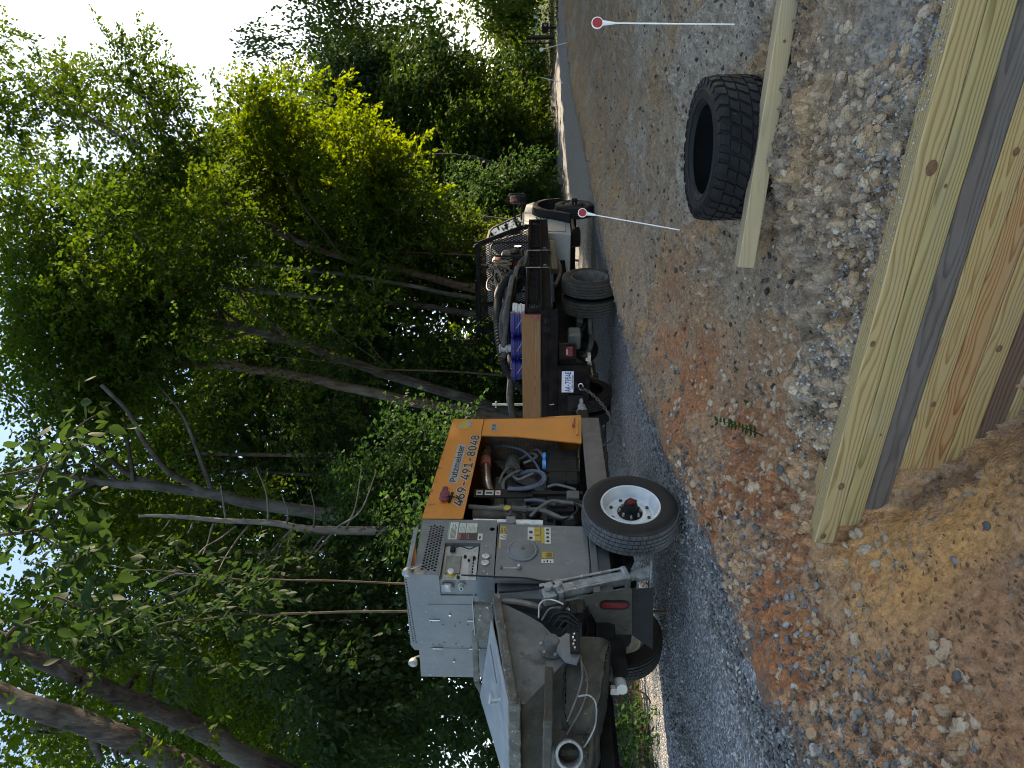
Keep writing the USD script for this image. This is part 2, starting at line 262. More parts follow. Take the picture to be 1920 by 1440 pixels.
def leafmat(name, dark, mid, light, trans=0.52, rough=0.5, gloss=0.08):
    n = {'g': ('geometry', {}), 'oi': ('object_info', {}), 'r': ('rgb_ramp', {'ramp': [(0.0, dark), (0.55, mid), (1.0, light)]}),
         'n': ('noise_texture', {'scale': 0.7, 'detail': 2.0}), 'rn': ('map_range', {'from_min': 0.3, 'from_max': 0.7, 'to_min': -0.28, 'to_max': 0.28}), 'ad': ('math', {'math_type': 'add', 'use_clamp': True}),
         'd': ('principled_bsdf', {'roughness': 0.68, 'specular_ior_level': 0.16}), 't': ('translucent_bsdf', {}), 'hs': ('hsv', {'hue': 0.475, 'saturation': 1.15, 'value': 2.0}), 'mc': ('mix_closure', {'fac': trans})}
    l = [('g.position', 'n.vector'), ('n.fac', 'rn.value'), ('g.random_per_island', 'ad.value1'), ('rn.result', 'ad.value2'), ('ad.value', 'r.fac'), ('r.color', 'd.base_color'), ('r.color', 'hs.color'), ('hs.color', 't.color'), ('d.BSDF', 'mc.closure1'), ('t.BSDF', 'mc.closure2')]
    return mat(name, n, l, surface='mc.closure')
M['leaf'] = leafmat('leaf_green', (0.030, 0.060, 0.010), (0.075, 0.118, 0.015), (0.175, 0.205, 0.024))
M['leaf_yellow'] = leafmat('leaf_yellow_green', (0.075, 0.125, 0.012), (0.16, 0.215, 0.02), (0.31, 0.33, 0.03), trans=0.55)  # leaf colour raised and yellowed to carry the sunlight on the lit crowns
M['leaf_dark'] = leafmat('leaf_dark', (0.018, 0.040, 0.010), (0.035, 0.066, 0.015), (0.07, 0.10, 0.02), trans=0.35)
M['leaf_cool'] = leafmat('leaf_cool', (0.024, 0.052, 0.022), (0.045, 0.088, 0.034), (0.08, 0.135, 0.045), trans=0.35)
M['leaf_big'] = leafmat('leaf_broad', (0.016, 0.036, 0.01), (0.03, 0.058, 0.014), (0.06, 0.09, 0.018), trans=0.4, rough=0.42)
M['leaf_vine'] = leafmat('leaf_vine', (0.0225, 0.0562, 0.015), (0.0413, 0.0938, 0.024), (0.0675, 0.135, 0.0338), trans=0.4)
M['grass'] = leafmat('grass_blades', (0.014, 0.03, 0.006), (0.025, 0.05, 0.01), (0.045, 0.07, 0.015), trans=0.3)
M['litter'] = leafmat('dead_leaves', (0.12, 0.075, 0.045), (0.20, 0.13, 0.075), (0.34, 0.25, 0.16), trans=0.1)

def bark(name, c1, c2, c3, sc=1.0, bump=0.9):
    n = {'tc': ('texture_coordinate', {}), 'mp': ('mapping', {'scale': (22.0 * sc, 22.0 * sc, 4.5 * sc)}), 'n': ('noise_texture', {'scale': 1.0, 'detail': 6.0, 'roughness': 0.65, 'distortion': 0.8}),
         'r': ('rgb_ramp', {'ramp': [(0.3, c1), (0.5, c2), (0.7, c3)]}), 'n2': ('noise_texture', {'scale': 2.2, 'detail': 3.0}), 'r2': ('map_range', {'from_min': 0.5, 'from_max': 0.65, 'to_max': 0.5, 'clamp': True}), 'mx': ('mix', {'color2': (0.11, 0.112, 0.10)}),
         'b': ('bump', {'strength': bump, 'distance': 0.03}), 'p': ('principled_bsdf', {'roughness': 0.9, 'specular_ior_level': 0.2})}
    return mat(name, n, [('tc.object', 'mp.vector'), ('mp.vector', 'n.vector'), ('n.fac', 'r.fac'), ('tc.object', 'n2.vector'), ('n2.fac', 'r2.value'), ('r2.result', 'mx.fac'), ('r.color', 'mx.color1'), ('mx.color', 'p.base_color'), ('n.fac', 'b.height'), ('b.normal', 'p.normal')])
M['bark'] = bark('bark_oak', (0.0144, 0.012, 0.0096), (0.0408, 0.0325, 0.0264), (0.0899, 0.072, 0.0576))
M['bark_grey'] = bark('bark_grey', (0.0217, 0.0198, 0.0174), (0.0465, 0.0428, 0.0372), (0.0744, 0.0707, 0.062), bump=0.5)
M['bark_pale'] = bark('bark_pale', (0.07, 0.0658, 0.0595), (0.133, 0.126, 0.1155), (0.203, 0.196, 0.182), bump=0.5)
M['bark_dark'] = bark('bark_dark', (0.028, 0.0202, 0.0137), (0.07, 0.05, 0.0333), (0.126, 0.0928, 0.0637))

# earth and gravel: the colour regions come from a mesh attribute (clay, grey fill), grain from textures
def earth_mat():
    n = {'at': ('attribute', {'attribute': 'soil'}), 'tc': ('texture_coordinate', {}),
         'n': ('noise_texture', {'scale': 28.0, 'detail': 8.0, 'roughness': 0.68}), 'r': ('map_range', {'from_min': 0.28, 'from_max': 0.72, 'to_min': 0.5, 'to_max': 1.45}),
         'mu': ('vector_math', {'math_type': 'scale'}), 'v': ('voronoi_texture', {'feature': 'f1', 'scale': 70.0, 'randomness': 1.0}), 'sv': ('separate_color', {}),
         'rv': ('map_range', {'from_min': 0.80, 'from_max': 0.82, 'clamp': True}), 'n4': ('noise_texture', {'scale': 3.0, 'detail': 3.0}), 'r4': ('map_range', {'from_min': 0.45, 'from_max': 0.65, 'to_max': 0.8, 'clamp': True}), 'm4': ('math', {'math_type': 'multiply'}),
         'rs': ('rgb_ramp', {'ramp': [(0.0, (0.10, 0.10, 0.10)), (0.6, (0.26, 0.25, 0.24)), (1.0, (0.5, 0.48, 0.45))]}), 'mx': ('mix', {}),
         'n2': ('noise_texture', {'scale': 110.0, 'detail': 5.0, 'roughness': 0.7}), 'ad': ('math', {'math_type': 'add'}), 'vc': ('voronoi_texture', {'feature': 'f1', 'scale': 46.0, 'randomness': 1.0, 'detail': 2.0, 'roughness': 0.6}), 'rc': ('map_range', {'from_min': 0.0, 'from_max': 0.7, 'to_min': 0.9, 'to_max': 0.0}), 'ad2': ('math', {'math_type': 'add'}), 'b': ('bump', {'strength': 1.0, 'distance': 0.018}), 'p': ('principled_bsdf', {'roughness': 0.95, 'specular_ior_level': 0.15})}
    l = [('tc.object', 'n.vector'), ('n.fac', 'r.value'), ('at.color', 'mu.vector1'), ('r.result', 'mu.scale'), ('tc.object', 'v.vector'), ('v.color', 'sv.color'), ('sv.r', 'rv.value'), ('sv.g', 'rs.fac'), ('tc.object', 'n4.vector'), ('n4.fac', 'r4.value'), ('rv.result', 'm4.value1'), ('r4.result', 'm4.value2'),
         ('m4.value', 'mx.fac'), ('mu.vector', 'mx.color1'), ('rs.color', 'mx.color2'), ('mx.color', 'p.base_color'), ('tc.object', 'n2.vector'), ('n2.fac', 'ad.value1'), ('n.fac', 'ad.value2'), ('tc.object', 'vc.vector'), ('vc.distance', 'rc.value'), ('ad.value', 'ad2.value1'), ('rc.result', 'ad2.value2'), ('ad2.value', 'b.height'), ('b.normal', 'p.normal')]
    return mat('earth', n, l)
M['earth'] = earth_mat()
def gravel_mat():
    n = {'tc': ('texture_coordinate', {}), 'v': ('voronoi_texture', {'feature': 'f1', 'scale': 62.0, 'randomness': 1.0}), 'sv': ('separate_color', {}), 'rc': ('rgb_ramp', {'ramp': [(0.0, (0.115, 0.118, 0.12)), (0.5, (0.225, 0.23, 0.235)), (0.85, (0.37, 0.373, 0.375)), (1.0, (0.58, 0.58, 0.57))]}),
         'n': ('noise_texture', {'scale': 1.6, 'detail': 4.0, 'roughness': 0.6}), 'r': ('map_range', {'from_min': 0.56, 'from_max': 0.78, 'to_max': 0.6, 'clamp': True}), 'mx': ('mix', {'color2': (0.17, 0.15, 0.125)}),
         'rd': ('map_range', {'from_min': 0.0, 'from_max': 0.6, 'to_min': 1.0, 'to_max': 0.0}), 'b': ('bump', {'strength': 1.0, 'distance': 0.012}), 'p': ('principled_bsdf', {'roughness': 0.85, 'specular_ior_level': 0.25})}
    l = [('tc.object', 'v.vector'), ('v.color', 'sv.color'), ('sv.r', 'rc.fac'), ('tc.object', 'n.vector'), ('n.fac', 'r.value'), ('r.result', 'mx.fac'), ('rc.color', 'mx.color1'), ('mx.color', 'p.base_color'), ('v.distance', 'rd.value'), ('rd.result', 'b.height'), ('b.normal', 'p.normal')]
    return mat('gravel', n, l)
M['gravel'] = gravel_mat()
def stonemat(name, cols):
    n = {'oi': ('object_info', {}), 'tc': ('texture_coordinate', {}), 'n': ('noise_texture', {'scale': 30.0, 'detail': 5.0, 'roughness': 0.7}), 'rn': ('map_range', {'from_min': 0.3, 'from_max': 0.7, 'to_min': 0.65, 'to_max': 1.3}), 'r': ('rgb_ramp', {'ramp': cols}), 'mu': ('vector_math', {'math_type': 'scale'}),
         'b': ('bump', {'strength': 0.5, 'distance': 0.006}), 'p': ('principled_bsdf', {'roughness': 0.9, 'specular_ior_level': 0.2})}
    return mat(name, n, [('tc.object', 'n.vector'), ('n.fac', 'rn.value'), ('oi.random', 'r.fac'), ('r.color', 'mu.vector1'), ('rn.result', 'mu.scale'), ('mu.vector', 'p.base_color'), ('n.fac', 'b.height'), ('b.normal', 'p.normal')])
M['stone'] = stonemat('stone_grey', [(0.0, (0.075, 0.072, 0.07)), (0.6, (0.145, 0.142, 0.138)), (0.9, (0.24, 0.23, 0.22)), (1.0, (0.4, 0.39, 0.37))])
M['stone_pale'] = stonemat('stone_pale', [(0.0, (0.20, 0.18, 0.155)), (0.5, (0.33, 0.30, 0.26)), (1.0, (0.48, 0.45, 0.40))])
M['clod'] = stonemat('clod_tan', [(0.0, (0.31, 0.21, 0.12)), (0.5, (0.41, 0.295, 0.19)), (1.0, (0.46, 0.37, 0.27))])
M['clod_red'] = stonemat('clod_red', [(0.0, (0.36, 0.17, 0.08)), (0.6, (0.40, 0.24, 0.13)), (1.0, (0.38, 0.25, 0.15))])
M['stone_dark'] = stonemat('stone_dark', [(0.0, (0.05, 0.04, 0.034)), (1.0, (0.11, 0.09, 0.075))])
M['amber'] = paint('amber_box', (0.30, 0.10, 0.02), (0.14, 0.05, 0.02), 18, rough=0.5, c3=(0.05, 0.03, 0.02), s3=30, lo3=0.55, hi3=0.65)  # warm sun glow on the rail, put into the colour of an added box
M['dark_hose'] = paint('dark_hose', (0.022, 0.021, 0.02), (0.055, 0.052, 0.048), 12, rough=0.8, bump=0.2)
M['black_matte'] = paint('matte_black_steel', (0.007, 0.007, 0.008), (0.018, 0.016, 0.014), 7, rough=0.88, spec=0.04, bump=0.12)
# ------------------------------------------------------------------ terrain
def sm(x, a, b):
    t = np.clip((x - a) / (b - a), 0, 1); return t * t * (3 - 2 * t)
W0 = np.array([-0.73, 3.22]); WE = np.array([0.866, -0.5]); WN = np.array([-0.5, -0.866])    # left end of the retaining wall, its run, the way it faces
WTOP = -0.16
NEAR = np.array([(-3.2, -1.0), (-1.68, 3.04), (-1.13, 4.47), (0.36, 7.45), (2.55, 11.05), (4.6, 14.1), (7.5, 17.5), (11.2, 20.2), (22.0, 24.6), (45, 31)])   # near edge of the gravel drive
FAR = np.array([(-6.0, -1.0), (-4.6, 3.0), (-3.5, 6.6), (-1.6, 10.2), (1.0, 14.6), (4.0, 19.5), (7.5, 25.0), (11.0, 30.0), (10.5, 25.9), (13.6, 24.2), (22.0, 28.2), (45, 35)])
def seg_dist(x, y, line):
    best = np.full(np.shape(x), 1e9); sgn = np.zeros(np.shape(x))
    for (ax, ay), (bx, by) in zip(line[:-1], line[1:]):
        dx, dy = bx - ax, by - ay; L2 = dx * dx + dy * dy
        t = np.clip(((x - ax) * dx + (y - ay) * dy) / L2, 0, 1)
        ex, ey = x - ax - t * dx, y - ay - t * dy; d = np.hypot(ex, ey)
        k = d < best; best = np.where(k, d, best); sgn = np.where(k, np.sign(ex * dy - ey * dx), sgn)
    return best * sgn                                     # positive to the right of the line
def base_z(x, y):
    x, y = np.asarray(x, float), np.asarray(y, float)
    r = seg_dist(x, y, NEAR)
    a = (x - W0[0]) * WE[0] + (y - W0[1]) * WE[1]; b = (x - W0[0]) * WN[0] + (y - W0[1]) * WN[1]
    back = -0.20 * sm(r, 0.15, 1.1) + 0.08 * sm(-b, 1.45, 1.9) + 0.09 * sm(-b, 1.9, 3.4)
    front = -np.interp(r, [0, 0.12, 0.8, 1.25, 1.5, 2.0, 3.0], [0, 0.0, 0.27, 0.62, 0.84, 0.95, 1.0])
    w = np.where(a > 0, sm(b, -0.07, 0.0), sm(b, -0.5 - 0.0 * a, 0.2) * sm(a, -1.6, -0.2) + sm(b, -0.1, 0.5) * (1 - sm(a, -1.6, -0.2)))
    z = back * (1 - w) + front * w
    z = np.where(r < 0, 0.0, z) + 0.04 * np.clip(y - 14, 0, 30) * sm(y, 13, 16)
    left = -seg_dist(x, y, FAR[:8])
    z = z + np.where(left < 0, 0.0, 0.0)
    return z
def rough_z(x, y):
    r = seg_dist(x, y, NEAR); p = np.stack([x, y, 0 * x], -1)
    b = (x - W0[0]) * WN[0] + (y - W0[1]) * WN[1]; a = (x - W0[0]) * WE[0] + (y - W0[1]) * WE[1]
    on = sm(r, -0.05, 0.35)
    big = (meshkit.fbm(p * 2.3, 3, 5) - 0.5) * 0.10
    mid = (meshkit.fbm(p * 9, 4, 9) - 0.5) * 0.085
    ridg = (1 - np.abs(2 * meshkit.fbm(p * 13 + 3, 3, 21) - 1)) ** 3 * 0.035
    cl = np.maximum(0, meshkit.noise(p * 17, 31) - 0.5) ** 1.0 * 0.06 + np.maximum(0, meshkit.noise(p * 31, 37) - 0.5) * 0.035
    lump = 0.5 + 0.8 * sm(meshkit.fbm(p * 1.4, 2, 44), 0.42, 0.6) * (1 - 0.5 * sm(y, 4.5, 7))
    wallstrip = sm(-b, 0, 0.2) * (1 - sm(-b, 1.0, 1.3)) * (a > -0.2)
    earth = (big * 0.8 + mid * 1.15 + ridg + cl * (0.6 + 1.5 * wallstrip)) * lump
    road = (meshkit.fbm(p * 3, 3, 2) - 0.5) * 0.03 + (meshkit.noise(p * 26, 3) - 0.5) * 0.012
    return road * (1 - on) + earth * on
def gz(x, y):
    return float(base_z(x, y) + rough_z(np.array([float(x)]), np.array([float(y)]))[0])

def grid(nr, nc, y0, y1, k):
    """a fan of ground in front of the camera, finer where it is near"""
    Y = np.exp(np.linspace(np.log(y0), np.log(y1), nr)); q = np.linspace(-k, k, nc)
    yy, qq = np.meshgrid(Y, q, indexing='ij'); xx = yy * qq
    i, j = np.meshgrid(np.arange(nr - 1), np.arange(nc - 1), indexing='ij')
    f = np.stack([i * nc + j, i * nc + j + 1, (i + 1) * nc + j + 1, (i + 1) * nc + j], -1).reshape(-1, 4)
    return xx.ravel(), yy.ravel(), f
def add_color(prim, name, col):
    UsdGeom.PrimvarsAPI(prim).CreatePrimvar(name, Sdf.ValueTypeNames.Color3fArray, 'vertex').Set(Vt.Vec3fArray.FromNumpy(np.asarray(col, np.float32)))
gx, gy, gf = grid(620, 470, 1.2, 62.0, 0.95)
edge = seg_dist(gx, gy, NEAR) + (meshkit.fbm(np.stack([gx * 2.2, gy * 2.2, 0 * gx], -1), 4, 12) - 0.5) * 0.9
inroad = sm(-edge, -0.02, 0.08) * sm(seg_dist(gx, gy, FAR[:8]), -0.1, 0.3)
gzv = base_z(gx, gy) + rough_z(gx, gy) - 0.07 * inroad
P = np.stack([gx, gy, 0 * gx], -1)
aa = (gx - W0[0]) * WE[0] + (gy - W0[1]) * WE[1]; bb = (gx - W0[0]) * WN[0] + (gy - W0[1]) * WN[1]
n1, n2, n3, n4 = (meshkit.fbm(P * s, 4, q) for s, q in ((1.3, 61), (3.4, 62), (0.8, 63), (8.0, 64)))
def lerp(a, b, t): return a * (1 - t)[:, None] + np.asarray(b) * t[:, None]
soil = np.tile(np.array([0.45, 0.335, 0.225]), (len(gx), 1))                                    # grey tan fill
soil = lerp(soil, (0.52, 0.315, 0.145), sm(n2, 0.53, 0.63) * 0.6)                                # ochre patches
soil = lerp(soil, (0.50, 0.425, 0.335), sm(n1, 0.52, 0.62) * sm(aa, -0.2, 0.5) * 0.8)
soil = lerp(soil, (0.31, 0.225, 0.15), sm(n4, 0.52, 0.66) * 0.5)
bank = sm(0.9 - aa + (n2 - 0.5) * 1.6, 0.2, 0.8) * sm(7.0 - gy, 0, 2.0)                               # the clay bank beside the drive, left of the wall
bank = np.maximum(bank, (bb > 0.0) * 1.0)
soil = lerp(soil, (0.52, 0.305, 0.165), bank * 0.85)
soil = lerp(soil, (0.50, 0.215, 0.095), bank * sm(n2, 0.46, 0.56) * sm(0.75 - np.abs(edge - 0.45), 0, 0.35) * 0.95)
hole = np.exp(-(((aa - 0.25) / 0.40) ** 2 + ((bb - 0.26) / 0.30) ** 2))
soil = lerp(soil, (0.86, 0.45, 0.165), np.clip(hole * 1.2, 0, 1) * sm(n4, 0.25, 0.6))
low = (bb > 0.3) * sm(bb, 0.35, 0.9)
soil = lerp(soil, (0.50, 0.28, 0.15), low * sm(n1, 0.40, 0.60) * 0.9)
soil = lerp(soil, (0.17, 0.15, 0.13), sm(0.30 - edge, 0, 0.3) * sm(n4, 0.42, 0.55) * 0.8)         # grit spilling over from the drive
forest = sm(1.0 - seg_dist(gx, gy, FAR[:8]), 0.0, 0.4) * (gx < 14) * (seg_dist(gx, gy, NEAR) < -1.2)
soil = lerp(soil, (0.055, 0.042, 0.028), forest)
lawn = sm(gx - 9 - 0.2 * gy, 0, 1.0) * sm(seg_dist(gx, gy, FAR[8:]), -3, -0.3) * sm(gy, 22, 25)
soil = lerp(soil, (0.045, 0.075, 0.02), sm(-seg_dist(gx, gy, FAR[9:]), 0.0, 0.6) * sm(gx, 11.0, 14.0) * sm(gy, 21, 24))
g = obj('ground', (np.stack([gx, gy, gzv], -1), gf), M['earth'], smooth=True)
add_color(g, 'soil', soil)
tag(g, 'bare orange and grey tan earth bank with clods and ruts', 'ground', kind='structure')
t = np.linspace(0, 2 * np.pi, 97)[:-1]
rr = np.array([0.0, 20, 60, 120, 400]); v = np.array([[r * np.cos(q), r * np.sin(q), -1.3] for r in rr for q in t])
f = np.array([[i * 96 + j, i * 96 + (j + 1) % 96, (i + 1) * 96 + (j + 1) % 96, (i + 1) * 96 + j] for i in range(4) for j in range(96)])
far = obj('terrain', (v, f), M['earth'], smooth=False); add_color(far, 'soil', np.tile((0.07, 0.06, 0.035), (len(v), 1)))
tag(far, 'level ground running on beyond the woods', 'terrain', kind='structure')

# the gravel drive: a sheet of its own over the earth, with a ragged edge
rx, ry, rf = grid(420, 420, 2.4, 62.0, 0.95)
re = seg_dist(rx, ry, NEAR) + (meshkit.fbm(np.stack([rx * 2.2, ry * 2.2, 0 * rx], -1), 4, 12) - 0.5) * 0.9
lf = seg_dist(rx, ry, FAR[:8]) + (meshkit.fbm(np.stack([rx * 1.5, ry * 1.5, 0 * rx], -1), 3, 15) - 0.5) * 0.8
fl = seg_dist(rx, ry, FAR[8:])
ok = (re < 0.03) & (((lf > 0) & (rx < 12)) | ((rx >= 10.0) & (fl > 0) & (ry < 45)))
tracks = 0
for off in (0.55, 2.15):
    d = seg_dist(rx, ry, FAR[:8]) - 0.6 - off; tracks = tracks + np.exp(-(d / 0.28) ** 2)
rz = base_z(rx, ry) + rough_z(rx, ry) + 0.006 - 0.02 * np.clip(tracks, 0, 1) + 0.01 * (meshkit.noise(np.stack([rx * 40, ry * 40, 0 * rx], -1), 8) - 0.5) - 0.03 * sm(re, -0.12, 0.03)
keep = ok[rf].all(1)
rd = obj('gravel_road', (np.stack([rx, ry, rz], -1), rf[keep]), M['gravel'], smooth=True)
tag(rd, 'blue grey gravel drive curving away to the right', 'road', kind='structure')

# ------------------------------------------------------------------ loose stones
def rock(seed, sub=2, flat=0.6, ang=0.35):
    m = trimesh.creation.icosphere(sub, 1.0); q = np.random.default_rng(seed)
    v = m.vertices.copy()
    for k in range(9):                                      # knock flat faces off the lump
        d = q.normal(size=3); d /= np.linalg.norm(d); h = q.uniform(0.55, 0.85)
        s = v @ d; v = v - np.where(s > h, s - h, 0)[:, None] * d
    v = v * (1 + ang * (meshkit.fbm(v * 1.7 + seed, 3, seed)[:, None] - 0.5)) * np.array([1.0, q.uniform(0.6, 0.9), flat])
    return trimesh.Trimesh(v, m.faces, process=False)
def clod_mesh(seed):
    m = trimesh.creation.icosphere(3, 1.0); v = m.vertices
    return trimesh.Trimesh(v * (1 + 0.9 * (meshkit.fbm(v * 1.8 + seed * 3, 4, seed)[:, None] - 0.5) + 0.5 * (meshkit.fbm(v * 6 + seed * 5, 3, seed + 7)[:, None] - 0.5)) * np.array([1, 0.85, 0.62]), m.faces, process=False)
def scatter(name, protos, pts, sizes, label, cat):
    pi = UsdGeom.PointInstancer.Define(stage, numbered('/World', name)); n = len(pts); base = str(pi.GetPath())
    UsdGeom.Scope.Define(stage, base + '/kinds'); tg = []
    for k, (ms, mt) in enumerate(protos):
        o = usdkit.mesh(stage, f'{base}/kinds/stone_{k:03d}', ms, mt, smooth=40); tg.append(o.GetPath())
    pi.CreatePrototypesRel().SetTargets(tg)
    q = rng.normal(size=(n, 4)) * np.array([1, 0.25, 0.25, 1]); q /= np.linalg.norm(q, axis=1, keepdims=True)
    pi.CreateProtoIndicesAttr(Vt.IntArray.FromNumpy(rng.integers(0, len(protos), n).astype(np.int32)))
    pi.CreatePositionsAttr(Vt.Vec3fArray.FromNumpy(np.asarray(pts, np.float32)))
    pi.CreateOrientationsAttr(Vt.QuathArray([Gf.Quath(float(a), float(b), float(c), float(d)) for a, b, c, d in q]))
    pi.CreateScalesAttr(Vt.Vec3fArray.FromNumpy(np.repeat(np.asarray(sizes, np.float32)[:, None], 3, 1)))
    tag(pi, label, cat, kind='stuff')
def ground_pts(n, cond, ymin=2.0, ymax=9.0, xr=0.75):
    out = []; tot = 0
    while tot < n:
        y = np.exp(rng.uniform(np.log(ymin), np.log(ymax), 4000)); x = y * rng.uniform(-xr, xr, 4000)
        k = cond(x, y); x, y = x[k], y[k]; out.append(np.stack([x, y, base_z(x, y) + rough_z(x, y)], -1)); tot += len(x)
    return np.vstack(out)[:n]
def ab(x, y): return (x - W0[0]) * WE[0] + (y - W0[1]) * WE[1], (x - W0[0]) * WN[0] + (y - W0[1]) * WN[1]
nz = lambda x, y, s, q: meshkit.fbm(np.stack([x * s, y * s, 0 * x], -1), 3, q)
pts = ground_pts(15000, lambda x, y: (seg_dist(x, y, NEAR) < 0.15 + 0.9 * (nz(x, y, 2, 3) - 0.5)) & (seg_dist(x, y, FAR[:8]) > -0.1), 2.6, 11.0)
scatter('gravel_chippings', [(rock(k, 1, 0.6), M['stone']) for k in range(4)], pts, 0.007 + 0.014 * rng.random(len(pts)) ** 2, 'grey crushed stone strewn over the drive', 'gravel')
pts = ground_pts(2600, lambda x, y: (np.abs(seg_dist(x, y, NEAR) - 0.35) < 0.5 * nz(x, y, 3, 8)) & (rng.random(len(x)) < 0.7), 2.2, 6.5)
scatter('roadside_stones', [(rock(k + 20, 1, 0.6), M['stone']) for k in range(4)], pts, 0.006 + 0.02 * rng.random(len(pts)) ** 4, 'grey stones spilling down the clay bank', 'stones')
def strip(x, y):
    a, b = ab(x, y); return (a > 0.25) & (a < 2.6) & (b < -0.1) & (b > -0.2 - 0.35 * nz(x, y, 2.4, 17)) & (a < 1.75 + rng.random(len(x)) * 0.6)
pts = ground_pts(3000, strip, 1.9, 4.0)
scatter('pale_chippings', [(rock(k + 40, 1, 0.7), M['stone_pale'] if k % 3 else M['stone']) for k in range(5)], pts, 0.004 + 0.009 * rng.random(len(pts)) ** 2, 'pale stone chippings piled along the back of the timber wall', 'chippings')
def fill(x, y):
    a, b = ab(x, y); return (b < -0.12) & (a > -0.4) & (seg_dist(x, y, NEAR) > 0.35) & (nz(x, y, 2.2, 27) > 0.40 + 0.10 * sm(y, 3.0, 6.0))
pts = ground_pts(9000, fill, 1.9, 7.0)
nearwall = 1 - 0.62 * sm(-ab(pts[:, 0], pts[:, 1])[1], 0.7, 1.5)
scatter('soil_clods', [(clod_mesh(k), M['clod']) for k in range(5)], pts - [0, 0, 0.004], 0.003 + 0.027 * nearwall * rng.random(len(pts)) ** 5, 'tan clods of broken subsoil behind the timber wall', 'clods')
def bankc(x, y):
    a, b = ab(x, y); return (seg_dist(x, y, NEAR) > 0.1) & (a < 0.2) & (seg_dist(x, y, NEAR) < 1.3) & (nz(x, y, 2.6, 29) > 0.44)
pts = ground_pts(3600, bankc, 2.2, 5.5)
scatter('clay_clods', [(clod_mesh(k + 9), M['clod_red'] if k % 2 else M['clod']) for k in range(5)], pts - [0, 0, 0.006], 0.004 + 0.026 * rng.random(len(pts)) ** 5, 'red clay lumps on the bank beside the drive', 'clods')

pts = ground_pts(900, lambda x, y: (ab(x, y)[1] < -0.4) & (seg_dist(x, y, NEAR) > 0.25) & (nz(x, y, 0.9, 71) > 0.42), 3.4, 13.0)
scatter('dark_pebbles', [(clod_mesh(k + 30), M['stone_dark']) for k in range(3)], pts, 0.008 + 0.016 * rng.random(len(pts)) ** 2, 'dark pebbles and leaf crumbs dotted over the grey fill', 'pebbles')

# stones big enough to pick up, one by one (pixel where each lies, half width in pixels)
big = [(1600, 1265, 26), (1600, 1285, 16), (1498, 1155, 10), (1558, 1155, 11), (1440, 1015, 14), (1438, 1090, 13), (1508, 1093, 10), (1562, 1212, 9), (1616, 1275, 12), (1640, 1385, 12), (1775, 1330, 14), (1775, 1365, 16), (1740, 1270, 10), (1795, 1268, 12), (1680, 1300, 11), (1655, 1318, 13), (1625, 1340, 10), (1560, 1345, 12), (1470, 1265, 9), (1480, 1200, 9), (1700, 1395, 10), (1745, 1400, 15), (1560, 1010, 10), (1395, 905, 11), (1372, 880, 9), (1470, 955, 10), (1382, 975, 9), (1465, 880, 12), (1850, 985, 9), (1790, 1050, 8), (1660, 1265, 9), (1590, 1225, 8), (1720, 1350, 11), (1830, 1410, 10), (1580, 1300, 9), (1530, 1230, 8)]
rocks = [rock(100 + k, 2, 0.62) for k in range(8)]
for k, (px, py, w) in enumerate(big):
    p = CAM
    for z in (-0.1, -0.3):
        p = atz(px, py, z); p = atz(px, py, gz(p[0], p[1])); p = atz(px, py, gz(p[0], p[1]))
    s = w / FPX * np.linalg.norm(p - CAM)
    ms = rocks[k % 8].copy(); q = rng.uniform(0, 6.28); c, sn = math.cos(q), math.sin(q)
    ms.vertices = (ms.vertices * s) @ np.array([[c, sn, 0], [-sn, c, 0], [0, 0, 1]])
    if k == 0:
        lab, grp = 'largest grey stone on the clay bank below the trailer outlet, long and lying end on', None
    elif k == 4: lab, grp = 'rounded mottled boulder at the drive edge, between trailer wheel and timber wall end', None
    elif k == 6: lab, grp = 'buff coloured stone on the red clay below the trailer hopper', None
    else: lab, grp = 'grey fist-sized stone lying on the orange clay bank beside the drive', 'loose grey stones on the clay bank'
    o = thing('stone', lab, 'stone', p + [0, 0, s * 0.12], 0, grp)
    obj('rock', ms, M['clod'] if k in (4, 6) else M['stone'], o, smooth=28)

# ------------------------------------------------------------------ timber retaining wall
TH = 0.089
wall = thing('timber_retaining_wall', 'stepped retaining wall of squared treated pine and weathered timbers in the foreground', 'retaining wall', (W0[0], W0[1], WTOP), math.degrees(math.atan2(WE[1], WE[0])))
starts = [0.0, 0.105, 0.20, 0.425, 0.425, 0.425, 0.40, 0.52, 0.5, 0.5]; looks = ['wood_green', 'wood_tight', 'wood_grey', 'wood_tan', 'wood_red', 'wood_tan', 'wood_brown', 'wood_green', 'wood_grey', 'wood_tan']
knots = {0: [(0.045, 0.03, 0.016), (0.33, 0.05, 0.017), (1.02, 0.02, 0.012), (1.68, 0.058, 0.024)], 1: [(0.6, 0.06, 0.006), (1.62, 0.03, 0.007)], 3: [(0.75, 0.05, 0.012), (1.73, 0.045, 0.013)], 5: [(1.0, 0.045, 0.014), (1.55, 0.04, 0.022)]}
for k, (s, lk) in enumerate(zip(starts, looks)):
    z1 = -k * (TH + 0.0015); jit = rng.uniform(-0.003, 0.003)
    mb = MB().box((s, 0.0, -TH), (2.75, TH, 0.0), 0.005)
    lab = 'weathered dark timber' if lk in ('wood_grey', 'wood_brown') else None
    tb = obj('timber', mb, M[lk], wall, smooth=False, label='top timber with stone dust along it' if k == 0 else lab)
    UsdGeom.Xformable(tb).AddTranslateOp().Set(Gf.Vec3d(0, jit, z1))
    for x, zz, r in knots.get(k, []):
        kb = MB(); th_ = np.linspace(0, 2 * np.pi, 14)[:-1]; ring = np.stack([x + r * 1.15 * np.cos(th_), np.full(13, -0.0015), -zz + r * 0.8 * np.sin(th_)], 1)
        kb.add(np.vstack([ring, [[x, -0.004, -zz]]]), np.array([[i, (i + 1) % 13, 13] for i in range(13)])); obj('knot', kb, M['knot'], tb, smooth=False)
